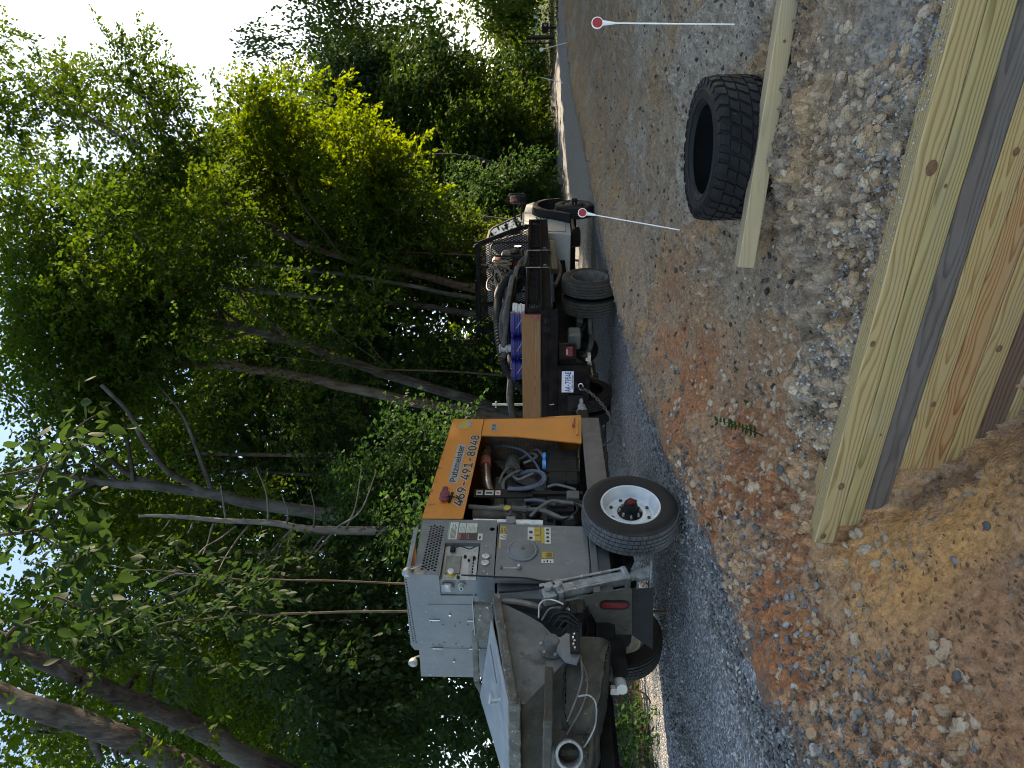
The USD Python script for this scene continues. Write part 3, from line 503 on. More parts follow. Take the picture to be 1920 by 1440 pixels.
obj('timber', MB().box((0.13, 0.092, -0.05), (0.36, 0.155, -0.004), 0.004), M['wood_tan'], wall, smooth=False, label='short offcut of timber behind the top beam')
# crumbs of stone lying on the top timber
pts = []
for k in range(420):
    a = rng.uniform(0.15, 2.4) if k < 120 else rng.uniform(1.25, 2.5); b = rng.uniform(0.012, 0.083)
    pts.append((W0[0] + WE[0] * a - WN[0] * b, W0[1] + WE[1] * a - WN[1] * b, WTOP + 0.002))
scatter('stone_crumbs', [(rock(k + 60, 1, 0.6), M['stone_pale']) for k in range(4)], pts, 0.002 + 0.004 * rng.random(len(pts)) ** 2, 'white stone crumbs and dust on the top timber', 'stone crumbs')

# ------------------------------------------------------------------ post lying on the fill
a0 = at(1380, 500, 3.95); a1 = at(1460, 0, 3.55); d = a1 - a0; d /= np.linalg.norm(d)
a1 = a1 + d * 0.5
ang = math.degrees(math.atan2(d[1], d[0]))
post = thing('loose_post', 'pale squared timber post lying on the ground in front of the flat tyre', 'timber post', a0, ang)
L = np.linalg.norm(a1 - a0); tilt = (a1[2] - a0[2]) / L
obj('post', MB().bar((0, 0, -TH / 2), (L, 0, -TH / 2 + tilt * L), TH, TH, bev=0.004), M['wood_pale'], post, smooth=False)
kb = MB(); kb.cyl((L * 0.62, -TH / 2 - 0.0015, tilt * L * 0.62 - 0.05), (L * 0.62, -TH / 2 + 0.002, tilt * L * 0.62 - 0.05), 0.008, n=10); obj('knot', kb, M['knot'], post)

# ------------------------------------------------------------------ all-terrain tyre lying flat
def lying_tyre(R=0.405, W=0.285, r_in=0.25):
    body, tread, bead = MB(), MB(), MB()
    h = W / 2
    prof = [(r_in, -h * 0.80), (r_in + 0.012, -h * 0.93), (r_in + 0.05, -h * 1.0), (R - 0.055, -h * 1.0), (R - 0.022, -h * 0.93), (R - 0.012, -h * 0.80), (R - 0.010, 0), (R - 0.012, h * 0.80), (R - 0.022, h * 0.93), (R - 0.055, h), (r_in + 0.05, h), (r_in + 0.012, h * 0.93), (r_in, h * 0.80), (r_in + 0.02, h * 0.74), (r_in + 0.06, h * 0.85), (R - 0.06, h * 0.85), (R - 0.03, h * 0.5), (R - 0.03, -h * 0.5), (R - 0.06, -h * 0.85), (r_in + 0.06, -h * 0.85), (r_in + 0.02, -h * 0.74), (r_in, -h * 0.80)]
    body.lathe(prof, (0, 0, 0), (0, 0, 1), 72)
    def block(a0, a1, z0, z1, skew, rr, drop=0.0):
        n = 3; v = []
        for rad in (rr - 0.014, rr):
            for zz, sk in ((z0, 0), ((z0 + z1) / 2, skew), (z1, 2 * skew)):
                for q in (a0, a1):
                    e = 0.012 if rad == rr else 0.0
                    rad2 = rad - drop * (abs(zz) / (W / 2)) ** 6
                    v.append((rad2 * math.cos(q + sk + (e if q == a0 else -e)), rad2 * math.sin(q + sk + (e if q == a0 else -e)), zz))
        q = [(0, 2, 3, 1), (2, 4, 5, 3), (6, 7, 9, 8), (8, 9, 11, 10), (0, 1, 7, 6), (4, 10, 11, 5), (0, 6, 8, 2), (2, 8, 10, 4), (1, 3, 9, 7), (3, 5, 11, 9)]
        tread.add(v, q)
    N = 34; st = 2 * math.pi / N
    for i in range(N):
        c = i * st
        block(c + 0.012, c + st * 0.86, -0.028, 0.026, 0.045, R)                       # centre blocks
        block(c + st * 0.5, c + st * 1.3, 0.034, 0.082, 0.028, R, 0.0)
        block(c + st * 0.5 - 0.05, c + st * 1.3 - 0.05, -0.084, -0.036, 0.028, R, 0.0)
        for z0, z1 in ((0.089, h * 0.985), (-h * 0.985, -0.091)):                   # shoulder lugs
            block(c + 0.02, c + st * (0.62 if i % 2 else 0.9), z0, z1, 0.012 * (1 if z0 > 0 else -1), R - 0.001, 0.012)
        for s in (-1, 1):                                                             # lugs on the sidewall
            v = []
            for rad, zz in ((R - 0.012, h * 0.9), (R - 0.05, h * 1.0), (R - 0.05, h * 1.03), (R - 0.012, h * 0.97)):
                for q in (c + 0.02, c + st * 0.7): v.append((rad * math.cos(q), rad * math.sin(q), s * zz))
            body.add(v, [(0, 2, 3, 1), (2, 4, 5, 3), (4, 6, 7, 5), (6, 0, 1, 7), (0, 6, 4, 2), (1, 3, 5, 7)])
    for rad, zz in ((r_in + 0.035, h * 0.975), (R - 0.075, h * 1.0)):
        q = np.linspace(0, 2 * np.pi, 73); bead.tube(np.stack([rad * np.cos(q), rad * np.sin(q), np.full(73, zz)], 1), 0.004, 6, cap=False)
    return body, tread, bead
tp = at(1311, 281, 4.12)
ty = UsdGeom.Xform.Define(stage, numbered('/World', 'tyre_casing')); ty.AddTranslateOp().Set(Gf.Vec3d(float(tp[0]), float(tp[1]), float(tp[2] - 0.1425)))
ty.AddRotateXYZOp().Set(Gf.Vec3f(1.5, -2.0, 20)); ty = tag(ty, 'worn black all-terrain tyre without a rim lying flat behind the loose post', 'tyre')
b_, t_, e_ = lying_tyre(); obj('sidewall', b_, M['rubber_new'], ty, smooth=40); obj('tread', t_, M['rubber_new'], ty, smooth=False); obj('bead_ring', e_, M['rubber_new'], ty)

# ------------------------------------------------------------------ driveway markers
def marker(head, foot, Y, label, face=True, r=0.036, rot=0):
    a, b = at(*head, Y), at(*foot, Y * 0.995); b[2] = b[2] - 0.03
    o = thing('driveway_marker', label, 'marker stake', b)
    top = a - b
    obj('stake', MB().tube([np.zeros(3), top * 0.5, top * (1 - 1.6 * r / np.linalg.norm(top))], 0.0042 if Y < 10 else 0.009, 6), M['stake_white'], o)
    ax = np.array([math.sin(rot), -math.cos(rot), 0.0])
    k = r if Y < 10 else r
    obj('holder', MB().lathe([(0, -0.004), (k, -0.004), (k, 0.004), (k * 0.9, 0.005), (k * 0.86, 0.004), (0, 0.0035)], top, ax, 28).cyl(top * (1 - 3 * r / np.linalg.norm(top)), top * (1 - 0.9 * r / np.linalg.norm(top)), 0.006, 0.016, 10), M['stake_white'], o)
    obj('reflector', MB().lathe([(0, 0.0065), (k * 0.82, 0.0062), (k * 0.86, 0.0045)], top, ax if face else -ax, 28), M['reflector'] if face else M['ink'], o)
marker((1120, 43), (1368, 46), 4.25, 'white driveway marker with round red reflector standing on the right of the flat tyre')
marker((1092, 399), (1277, 433), 5.55, 'leaning white driveway marker with red reflector in front of the truck')
marker((1015, 93), (1068, 78), 20.5, 'leaning white marker stake with dark reflector by the black ramp gate', False, 0.06)
marker((1015, 145), (1058, 156), 22.0, 'thin white marker stake with a pale ring beside the far drive', True, 0.05, 1.2)
# ------------------------------------------------------------------ concrete pump trailer: local x forward, y to its left, z up; its right side is y = 0
tr = thing('pump_trailer', 'grey and orange concrete pump trailer with open engine bay, hopper and white rimmed wheels', 'pump trailer', (-1.16, 5.42, 0.0), 60.0)
SIDE = lambda y=0.0: basis((0, y, 0), (1, 0, 0), (0, 0, 1))           # polygon (x, z) on a side facing right, extruded to -y
REAR = lambda x=0.0: basis((x, 0, 0), (0, -1, 0), (0, 0, 1))         # polygon (-y, z) on a face looking back, extruded to -x
WID = 1.13
def holes(rows, cols, o, du, dv, r, n=8):
    out = []
    for i in range(rows):
        for j in range(cols):
            c = o + du * (j + 0.5 * (i % 2)) + dv * i
            out.append(Polygon([(c[0] + r * math.cos(a), c[1] + r * math.sin(a)) for a in np.arange(n) * 2 * np.pi / n]))
    return out
# grey cowl
hl = holes(5, 17, np.array([-0.415, 1.862]), np.array([0.0287, -0.0005]), np.array([0.003, 0.0235]), 0.0108)
sidep = Polygon([(-0.46, 1.425), (0.136, 1.432), (0.143, 2.034), (-0.46, 2.010)]).difference(sbox(-0.46, 1.545, -0.125, 1.818)).difference(unary_union(hl)).difference(Point(0.033, 1.452 + 0.012).buffer(0.021, 6))
cowl = MB().plate(sidep, SIDE(0.004), 0.006)
obj('cowl_side', cowl, M['grey'], tr, smooth=False)
rearp = Polygon([(-0.0, 1.425), (-0.0, 2.012), (-WID, 2.05), (-WID, 1.40)]).difference(sbox(-0.207, 1.553, 0.0, 1.826))
obj('cowl_rear', MB().plate(rearp, REAR(-0.455), 0.006), M['grey'], tr, smooth=False)
obj('cowl_roof', MB().add([(-0.46, -0.002, 2.012), (0.143, -0.002, 2.036), (0.143, WID, 2.06), (-0.46, WID, 2.052), (-0.46, -0.002, 2.006), (0.143, -0.002, 2.03), (0.143, WID, 2.054), (-0.46, WID, 2.046)], [(0, 1, 2, 3), (4, 7, 6, 5), (0, 4, 5, 1), (3, 2, 6, 7), (0, 3, 7, 4), (1, 5, 6, 2)]), M['grey'], tr, smooth=False)
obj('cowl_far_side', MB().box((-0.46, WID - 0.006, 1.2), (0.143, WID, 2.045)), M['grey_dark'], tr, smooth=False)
obj('cowl_lining', MB().box((-0.44, 0.10, 1.42), (0.11, 0.11, 1.55)).box((-0.44, 0.05, 1.40), (0.12, 1.08, 1.41)).box((-0.42, 0.15, 1.42), (-0.41, 1.0, 2.0)), M['black'], tr, smooth=False)
# roof vent box with perforated back
vh = holes(2, 27, np.array([-0.80 + 0.03, 2.066]), np.array([0.0262, 0.0006]), np.array([0.004, 0.02]), 0.0072, 7)
vent = MB().plate(Polygon([(-0.86, 2.04), (-0.86, 2.085), (-0.80, 2.112), (-0.06, 2.092), (0.0 - 0.02, 2.05), (0.0 - 0.02, 2.015)]).difference(unary_union(vh)), REAR(-0.42), 0.004)
vent.add([(-0.422, 0.02, 2.05), (0.10, 0.02, 2.06), (0.10, 0.06, 2.10), (-0.422, 0.06, 2.092), (0.10, 0.80, 2.12), (-0.422, 0.80, 2.112), (-0.422, 0.86, 2.085), (0.10, 0.86, 2.09)], [(0, 1, 2, 3), (3, 2, 4, 5), (5, 4, 7, 6)])
obj('roof_vent', vent, M['grey'], tr, smooth=False)
for y, z in ((-0.03, 2.055), (0.955, 2.10)):                        # round work lights on the back edge of the roof
    lb = obj('work_light', MB().lathe([(0, 0.04), (0.022, 0.038), (0.034, 0.022), (0.036, 0.0), (0.036, -0.006), (0.032, -0.008)], (-0.475, y, z), (1, 0, 0), 24).tube(spline([(-0.44, y, z), (-0.40, y + 0.02, z - 0.01), (-0.36, y + 0.05, z - 0.05)], 6), 0.008, 6), M['silver'], tr)
    obj('lens', MB().lathe([(0, -0.014), (0.02, -0.012), (0.032, -0.007)], (-0.475, y, z), (1, 0, 0), 24), M['glass_lamp'], lb)
obj('light_cable', MB().tube(spline([(-0.44, -0.03, 2.04), (-0.42, -0.035, 1.99), (-0.38, -0.02, 1.95), (-0.36, 0.01, 1.93)], 12), 0.006, 6), M['galv'], tr)
# doors on the back with hinges and bolts
def rear_poly(name, y0, y1, z0, z1, x, th, mt, lab=None): return obj(name, MB().box((x - th, y0, z0), (x, y1, z1), 0.003), mt, tr, smooth=False, label=lab)
for (y0, y1, z0, z1) in ((0.300, 0.465, 1.43, 1.932), (0.783, 1.03, 1.43, 1.95)):
    dr = rear_poly('access_door', y0, y1, z0, z1, -0.461, 0.004, M['grey'])
    hy = y1 if y0 < 0.5 else y0
    for z in (1.89, 1.60):
        obj('hinge', MB().cyl((-0.470, hy, z - 0.04), (-0.470, hy, z + 0.04), 0.0055, n=8), M['galv'], dr)
    obj('latch', MB().cyl((-0.46, (y0 + y1) / 2 + 0.02, 1.77), (-0.478, (y0 + y1) / 2 + 0.02, 1.77), 0.011, 0.009, 12), M['galv'], dr)
bolts = [(0.43, 1.895), (0.447, 1.63), (0.49, 1.92), (0.49, 1.865), (0.52, 1.83), (0.535, 1.74), (0.50, 1.70), (0.515, 1.64), (0.75, 1.93), (0.752, 1.875), (0.72, 1.835), (0.735, 1.745), (0.77, 1.70), (0.815, 1.90), (0.84, 1.66), (0.80, 1.63)]
for y, z in bolts: obj('bolt', MB().lathe([(0.007, 0.0), (0.006, 0.005), (0.0, 0.007)], (-0.461, y, z), (-1, 0, 0), 8), M['grey'], tr)
# control panel let into the corner
pan = obj('control_panel', MB().add([(-0.452, 0.055, 1.56), (-0.13, 0.03, 1.56), (-0.13, 0.03, 1.815), (-0.452, 0.055, 1.815), ], [(0, 1, 2, 3)]), M['panel'], tr, smooth=False)
obj('panel_return', MB().add([(-0.452, 0.205, 1.55), (-0.452, 0.055, 1.55), (-0.452, 0.055, 1.826), (-0.452, 0.205, 1.826)], [(0, 1, 2, 3)]), M['grey'], tr, smooth=False)
PT = lambda x, z, o=0.0: np.array([x, 0.055 - (x + 0.452) * 0.0776 - o, z])
obj('panel_surround', MB().box((-0.455, 0.0, 1.818), (-0.12, 0.06, 1.822)).box((-0.128, 0.0, 1.545), (-0.123, 0.05, 1.818)).box((-0.455, 0.0, 1.541), (-0.12, 0.07, 1.546)).box((-0.455, 0.207, 1.55), (-0.40, 0.211, 1.83)).box((-0.455, 0.0, 1.83), (-0.40, 0.207, 1.834)), M['grey_dark'], tr, smooth=False)
def ppanel(name, x0, x1, z0, z1, o, th, mt, par=None, lab=None):
    b = MB().box((0, 0, 0), (x1 - x0, th, z1 - z0), 0.002).mesh(); p = PT(x0, z0, o + th); b.vertices = b.vertices + p; b.vertices[:, 1] -= (b.vertices[:, 0] - x0) * 0.0776
    return obj(name, b, mt, par or pan, smooth=False, label=lab)
scr = ppanel('display', -0.402, -0.235, 1.683, 1.795, 0.001, 0.012, M['screen'], lab='dark control display')
st_ = ppanel('switch_strip', -0.425, -0.225, 1.60, 1.622, 0.001, 0.003, M['label_grey'])
for k in range(7): obj('switch', MB().cyl(PT(-0.41 + k * 0.028, 1.590, 0), PT(-0.41 + k * 0.028, 1.590, 0.016), 0.006, 0.004, 8), M['black_soft'], pan)
obj('stop_button', MB().lathe([(0.028, 0.0), (0.028, 0.012), (0.02, 0.014), (0.02, 0.03)], PT(-0.405, 1.745), (0, -1, 0), 20), M['yellow'], pan)
obj('stop_button_head', MB().lathe([(0.02, 0.026), (0.024, 0.032), (0.024, 0.042), (0.018, 0.048), (0, 0.05)], PT(-0.405, 1.745), (0, -1, 0), 20), M['label_white'], pan)
for x, z, r in ((-0.436, 1.69, 0.012), (-0.25, 1.585, 0.011), (-0.275, 1.625, 0.009), (-0.24, 1.655, 0.012)):
    obj('knob', MB().lathe([(r, 0.0), (r, 0.012), (r * 0.7, 0.02), (0, 0.021)], PT(x, z), (0, -1, 0), 14), M['black_soft'], pan)
obj('socket_cover', MB().box((-0.205, 0.0, 1.735), (-0.150, 0.03, 1.775), 0.008).tube(spline([(-0.19, 0.0, 1.75), (-0.17, -0.01, 1.70), (-0.18, -0.005, 1.66), (-0.20, -0.01, 1.62), (-0.16, 0.0, 1.58)], 14), 0.004, 6), M['black_soft'], pan)
obj('side_socket', MB().box((-0.49, 0.075, 1.735), (-0.455, 0.15, 1.80), 0.01).cyl((-0.46, 0.11, 1.74), (-0.50, 0.10, 1.72), 0.016, 0.012, 10).box((-0.475, 0.085, 1.80), (-0.455, 0.16, 1.812)), M['silver'], tr)
obj('cable_gland', MB().lathe([(0.028, 0.0), (0.028, 0.01), (0.018, 0.014), (0.018, 0.04), (0.009, 0.042)], (-0.456, 0.10, 1.665), (-1, 0, 0), 16), M['silver'], tr)
for x, z in ((-0.27, 1.493), (-0.338, 1.495)):
    gg = obj('gauge', MB().lathe([(0.030, 0.0), (0.030, 0.010), (0.026, 0.012)], (x, -0.002, z), (0, -1, 0), 24), M['galv'], tr)
    obj('dial', MB().lathe([(0.026, 0.009), (0, 0.009)], (x, -0.002, z), (0, -1, 0), 24), M['label_white'], gg)
    obj('needle', MB().bar((x, -0.0125, z), (x + 0.012, -0.0125, z + 0.012), 0.002, 0.002), M['ink'], gg, smooth=False)
for x, z in ((-0.16, 1.50), (-0.42, 1.50), (-0.45, 1.47)): obj('bolt', MB().lathe([(0.007, 0.0), (0.006, 0.004), (0.0, 0.006)], (x, -0.002, z), (0, -1, 0), 8), M['galv'], tr)
# printed labels, each a thin plate with its print
def label_plate(x0, x1, z0, z1, mt, y=-0.0035, lab=None, th=0.0015, name='label_plate'):
    return obj(name, MB().box((x0, y - th, z0), (x1, y, z1)), mt, tr, smooth=False, label=lab)
def print_bars(par, x0, x1, z0, z1, n, mt, y=-0.0055, seed=0, vert=False):
    q = np.random.default_rng(seed); b = MB()
    for k in range(n):
        if vert:
            xx = x0 + (x1 - x0) * (k + 0.3) / n; b.box((xx, y - 0.0005, z0), (xx + (x1 - x0) / n * 0.45, y, z0 + (z1 - z0) * q.uniform(0.5, 1)))
        else:
            zz = z0 + (z1 - z0) * (k + 0.3) / n; b.box((x0, y - 0.0005, zz), (x0 + (x1 - x0) * q.uniform(0.55, 1), y, zz + (z1 - z0) / n * 0.45))
    return obj('print', b, mt, par, smooth=False)
p = label_plate(-0.09, 0.105, 1.735, 1.80, M['label_white'], lab='white instruction label'); print_bars(p, -0.08, 0.09, 1.745, 1.79, 5, M['ink'], seed=1)
p = label_plate(-0.09, 0.105, 1.803, 1.81, M['label_green'], lab='green label edge')
p = label_plate(-0.012, 0.098, 1.675, 1.725, M['label_white']); print_bars(p, 0.0, 0.09, 1.68, 1.72, 4, M['label_green'], seed=2)
p = label_plate(-0.012, 0.095, 1.585, 1.668, M['label_white']); print_bars(p, 0.0, 0.09, 1.59, 1.66, 7, M['label_green'], seed=3)
p = label_plate(-0.092, -0.02, 1.665, 1.718, M['ink'], lab='black and red warning label'); print_bars(p, -0.09, -0.03, 1.70, 1.718, 1, M['ink_red'], seed=4)
p = label_plate(-0.094, -0.02, 1.575, 1.660, M['ink']); print_bars(p, -0.09, -0.03, 1.635, 1.655, 1, M['ink_red'], seed=5)
p = label_plate(-0.096, -0.022, 1.535, 1.572, M['label_white']); print_bars(p, -0.085, -0.04, 1.54, 1.568, 1, M['ink'], seed=6)
# hatch below the cowl with its round cover
hp = Polygon([(-0.507, 0.735), (0.06, 0.722), (0.084, 1.404), (-0.507, 1.418)])
obj('hatch_panel', MB().plate(hp, SIDE(-0.004), 0.006), M['grey'], tr, smooth=False)
obj('hatch_edge', MB().box((-0.513, -0.01, 0.735), (-0.507, 0.02, 1.418)).box((-0.507, -0.004, 0.722), (0.06, 0.04, 0.728)).box((-0.507, -0.008, 1.412), (0.084, 0.03, 1.418)), M['grey_dark'], tr, smooth=False)
cv = obj('round_cover', MB().lathe([(0.117, 0.0), (0.117, 0.010), (0.106, 0.014), (0.098, 0.009), (0.06, 0.020), (0, 0.026)], (-0.210, -0.010, 1.222), (0, -1, 0), 40), M['grey'], tr)
obj('knob', MB().lathe([(0.016, 0.02), (0.014, 0.034), (0.006, 0.036), (0, 0.03)], (-0.210, -0.010, 1.222), (0, -1, 0), 14), M['grey_dark'], cv)
lt = obj('latch', MB().box((-0.40, -0.014, 1.235), (-0.385, -0.010, 1.39), 0.002), M['silver'], tr, smooth=False)
obj('latch_knob', MB().lathe([(0.016, 0.0), (0.016, 0.02), (0.012, 0.03), (0, 0.032)], (-0.392, -0.012, 1.245), (0, -1, 0), 16), M['galv'], lt)
obj('latch_pin', MB().lathe([(0.014, 0.0), (0.012, 0.012), (0, 0.014)], (-0.392, -0.012, 1.375), (0, -1, 0), 14), M['grey_dark'], lt)
Y2 = -0.0105
p = label_plate(-0.03, 0.055, 1.36, 1.40, M['yellow'], Y2, 'yellow warning label'); print_bars(p, -0.02, 0.045, 1.363, 1.398, 3, M['ink'], Y2 - 0.002, 7)
p = label_plate(-0.095, -0.035, 1.35, 1.402, M['label_white'], Y2, 'white label with black triangle')
obj('print', MB().add([(-0.085, Y2 - 0.002, 1.357), (-0.043, Y2 - 0.002, 1.357), (-0.064, Y2 - 0.002, 1.396), (-0.077, Y2 - 0.0025, 1.361), (-0.051, Y2 - 0.0025, 1.361), (-0.064, Y2 - 0.0025, 1.387)], [(0, 1, 2)]), M['ink'], p, smooth=False)
obj('print', MB().add([(-0.076, Y2 - 0.0026, 1.362), (-0.052, Y2 - 0.0026, 1.362), (-0.064, Y2 - 0.0026, 1.385)], [(0, 1, 2)]), M['label_white'], p, smooth=False)
p = label_plate(-0.185, -0.10, 1.39, 1.402, M['yellow'], Y2)
for (x0, x1, z0, z1, s) in ((-0.04, 0.045, 1.09, 1.185, 8), (-0.105, -0.045, 1.085, 1.185, 9)):
    p = label_plate(x0, x1, z0, z1, M['label_white'], Y2)
    q = MB()
    obj('print', MB().box((x0, Y2 - 0.0025, z0), (x1, Y2 - 0.0015, z0 + 0.045)), M['yellow'], p, smooth=False)
    obj('print', MB().ball((x0 + 0.03, Y2 - 0.0015, z1 - 0.025), (0.018, 0.001, 0.016)).box((x0 + 0.05, Y2 - 0.0035, z0 + 0.005), (x0 + 0.055, Y2 - 0.0025, z0 + 0.04)), M['ink'], p)
p = label_plate(-0.135, 0.045, 1.005, 1.08, M['label_white'], Y2, 'white label with four black symbols and a yellow strip')
obj('print', MB().box((-0.135, Y2 - 0.0025, 1.055), (0.045, Y2 - 0.0015, 1.08)), M['yellow'], p, smooth=False)
obj('print', MB().ball((0.02, Y2 - 0.0015, 1.03), (0.014, 0.001, 0.014)).ball((-0.022, Y2 - 0.0015, 1.03), (0.013, 0.001, 0.015)).ball((-0.066, Y2 - 0.0015, 1.03), (0.014, 0.001, 0.013)).ball((-0.11, Y2 - 0.0015, 1.03), (0.014, 0.001, 0.014)), M['ink'], p)
p = label_plate(-0.29, -0.225, 0.995, 1.075, M['yellow'], Y2, 'torn yellow warning label'); print_bars(p, -0.285, -0.23, 1.0, 1.07, 8, M['ink'], Y2 - 0.002, 11, vert=True)
p = label_plate(-0.34, -0.30, 0.99, 1.08, M['label_white'], Y2, 'torn white label'); print_bars(p, -0.335, -0.31, 1.0, 1.07, 3, M['ink'], Y2 - 0.002, 12)
for x in (-0.47, -0.30, -0.1, 0.04): obj('bolt', MB().lathe([(0.008, 0.0), (0.006, 0.005), (0.0, 0.007)], (x, -0.010, 0.75), (0, -1, 0), 8), M['grey'], tr)
# grey body behind and below: tank and dark gap behind the hatch
obj('hydraulic_tank', MB().box((-0.60, 0.06, 0.74), (0.02, 1.05, 1.40), 0.02), M['grey_dark'], tr, smooth=False)
obj('tank_strap', MB().box((-0.605, 0.3, 0.75), (-0.595, 0.36, 1.40)).box((-0.604, 0.10, 0.75), (-0.598, 0.19, 1.40)), M['hopper'], tr, smooth=False)

# orange hood
band = Polygon([(0.149, 1.715), (1.337, 1.652), (1.62, 1.640), (1.62, 1.937), (0.149, 2.034)])
obj('hood_side', MB().plate(band, SIDE(0.0), 0.005), M['orange'], tr, smooth=False)
postp = Polygon([(1.337, 1.645), (1.325, 1.30), (1.27, 1.0), (1.212, 0.702), (1.655, 0.68), (1.635, 1.2), (1.62, 1.633)])
obj('hood_post', MB().plate(postp, SIDE(0.003), 0.005), M['orange'], tr, smooth=False)
obj('hood_lip', MB().bar((0.152, -0.004, 1.712), (1.34, -0.004, 1.649), 0.014, 0.012).bar((1.335, -0.004, 1.64), (1.32, -0.004, 1.30), 0.012, 0.012).bar((1.32, -0.004, 1.30), (1.212, -0.004, 0.705), 0.012, 0.012), M['orange'], tr, smooth=False)
obj('hood_roof', MB().add([(0.149, -0.006, 2.038), (1.625, -0.006, 1.941), (1.625, WID, 1.965), (0.149, WID, 2.062), (0.149, -0.006, 2.032), (1.625, -0.006, 1.935), (1.625, WID, 1.959), (0.149, WID, 2.056)], [(0, 1, 2, 3), (4, 7, 6, 5), (0, 4, 5, 1), (3, 2, 6, 7), (0, 3, 7, 4), (1, 5, 6, 2)]), M['orange'], tr, smooth=False)
obj('hood_front', MB().add([(1.625, 0.0, 1.94), (1.64, -0.004, 1.2), (1.675, -0.004, 0.70), (1.675, WID, 0.70), (1.64, WID, 1.2), (1.625, WID, 1.96), (1.70, 0.02, 0.95), (1.71, 0.02, 0.70)], [(0, 5, 4, 1), (1, 4, 3, 2)]).add([(1.645, -0.006, 1.15), (1.672, -0.01, 0.9), (1.69, -0.008, 0.685), (1.655, 0.0, 0.685), (1.65, 0.0, 1.15)], [(0, 1, 4), (1, 2, 3), (1, 3, 4)]), M['orange'], tr, smooth=False)
obj('hood_far_side', MB().box((0.149, WID - 0.006, 1.0), (1.62, WID, 1.95)), M['orange'], tr, smooth=False)
obj('post_bolt', MB().cyl((1.495, 0.0, 0.765), (1.495, -0.035, 0.765), 0.016, n=6).bar((1.50, -0.02, 0.765), (1.62, -0.02, 0.745), 0.012, 0.012), M['rust_red'], tr)
obj('post_handle', MB().bar((1.34, -0.012, 0.735), (1.58, -0.012, 0.722), 0.014, 0.024, bev=0.003), M['orange'], tr, smooth=False)
# lettering on the hood
sl = math.atan2(1.937 - 2.034, 1.471); cx_, sn_ = math.cos(sl), math.sin(sl)
def side_text(txt, x, z, h, width, mt, y=-0.0055, par=None, slope=sl, bold=True, dep=0.0012):
    t = meshkit.text_mesh(txt, h, dep, bold=bold); w = t.bounds[1][0] - t.bounds[0][0]; t.vertices[:, 0] -= t.bounds[0][0]
    t.vertices[:, 0] *= width / w; c, s = math.cos(slope), math.sin(slope)
    return obj('lettering', MB().tm(t, basis((x, y, z), (c, 0, s), (-s, 0, c))), mt, par or tr, smooth=False)
for dx, dz in ((-0.006, 0.004), (0.006, 0.004), (-0.006, -0.004), (0.006, -0.004)):
    side_text('469-491-8048', 0.30 + dx, 1.728 + dz, 0.076, 1.03, M['label_white'], -0.0055, dep=0.001)
side_text('469-491-8048', 0.30, 1.728, 0.076, 1.03, M['ink'], -0.0068)
q = Polygon([(0.605, 1.797), (1.175, 1.772), (1.185, 1.852), (0.610, 1.883)])
nm = obj('name_plate', MB().plate(q, SIDE(-0.005), 0.0015), M['label_grey'], tr, smooth=False)
side_text('Putzmeister', 0.622, 1.818, 0.052, 0.54, M['ink'], -0.0068, slope=-0.055)
obj('maker_badge', MB().plate(Polygon([(1.47, 1.88), (1.56, 1.87), (1.60, 1.80), (1.575, 1.76), (1.45, 1.77), (1.435, 1.82)]), SIDE(-0.005), 0.0012), M['yellow'], tr, smooth=False, label='yellow sticker with a small grey mixer drawing')
obj('badge_print', MB().plate(Polygon([(1.45, 1.865), (1.50, 1.872), (1.50, 1.83), (1.455, 1.83)]), SIDE(-0.0065), 0.001).plate(Polygon([(1.50, 1.80), (1.59, 1.80), (1.57, 1.765), (1.49, 1.762)]), SIDE(-0.0065), 0.001).plate(Point(1.52, 1.757).buffer(0.012), SIDE(-0.0066), 0.001).plate(Point(1.57, 1.757).buffer(0.012), SIDE(-0.0066), 0.001), M['label_grey'], tr, smooth=False)
nm2 = obj('model_plate', MB().box((1.415, -0.0045, 1.500), (1.535, -0.003, 1.558)), M['label_grey'], tr, smooth=False)
side_text('TK 50', 1.425, 1.516, 0.034, 0.10, M['ink'], -0.0052, slope=0.0)
lamp = obj('marker_lamp', MB().box((0.345, -0.05, 1.845), (0.455, -0.006, 1.925), 0.018).lathe([(0.042, 0), (0.04, 0.012), (0, 0.016)], (0.40, -0.05, 1.878), (0, -1, 0), 20).box((0.46, -0.04, 1.865), (0.53, -0.008, 1.915), 0.012), M['maroon'], tr, label='maroon covered lamp')
obj('lamp_bracket', MB().bar((0.34, -0.012, 1.84), (0.47, -0.012, 1.825), 0.01, 0.02).tube(spline([(0.42, -0.01, 1.85), (0.40, -0.02, 1.79), (0.36, -0.02, 1.75)], 8), 0.005, 6), M['black'], tr)

# engine bay
obj('bay_back', MB().box((0.16, 0.95, 0.70), (1.62, 0.96, 1.98)), M['black'], tr, smooth=False)
obj('bay_floor', MB().box((0.16, 0.08, 0.60), (1.60, 1.05, 0.62)), M['black'], tr, smooth=False)
rg = []
for i in range(20):
    for j in range(26): rg.append(sbox(-0.98 + 0.03 * j + 0.015 * (i % 2), 0.93 + 0.032 * i, -0.98 + 0.03 * j + 0.017 + 0.015 * (i % 2), 0.953 + 0.032 * i))
obj('radiator_guard', MB().plate(Polygon([(-1.0, 0.9), (-0.12, 0.9), (-0.12, 1.62), (-1.0, 1.62)]).difference(unary_union(rg)), REAR(1.56), 0.004), M['grey_hose'], tr, smooth=False)
obj('engine_shroud', MB().plate(Polygon([(1.50, 1.55), (1.52, 1.40), (1.2, 1.15), (1.0, 0.95), (0.98, 1.05), (1.2, 1.35)]), SIDE(0.42), 0.01), M['grey_hose'], tr, smooth=False)
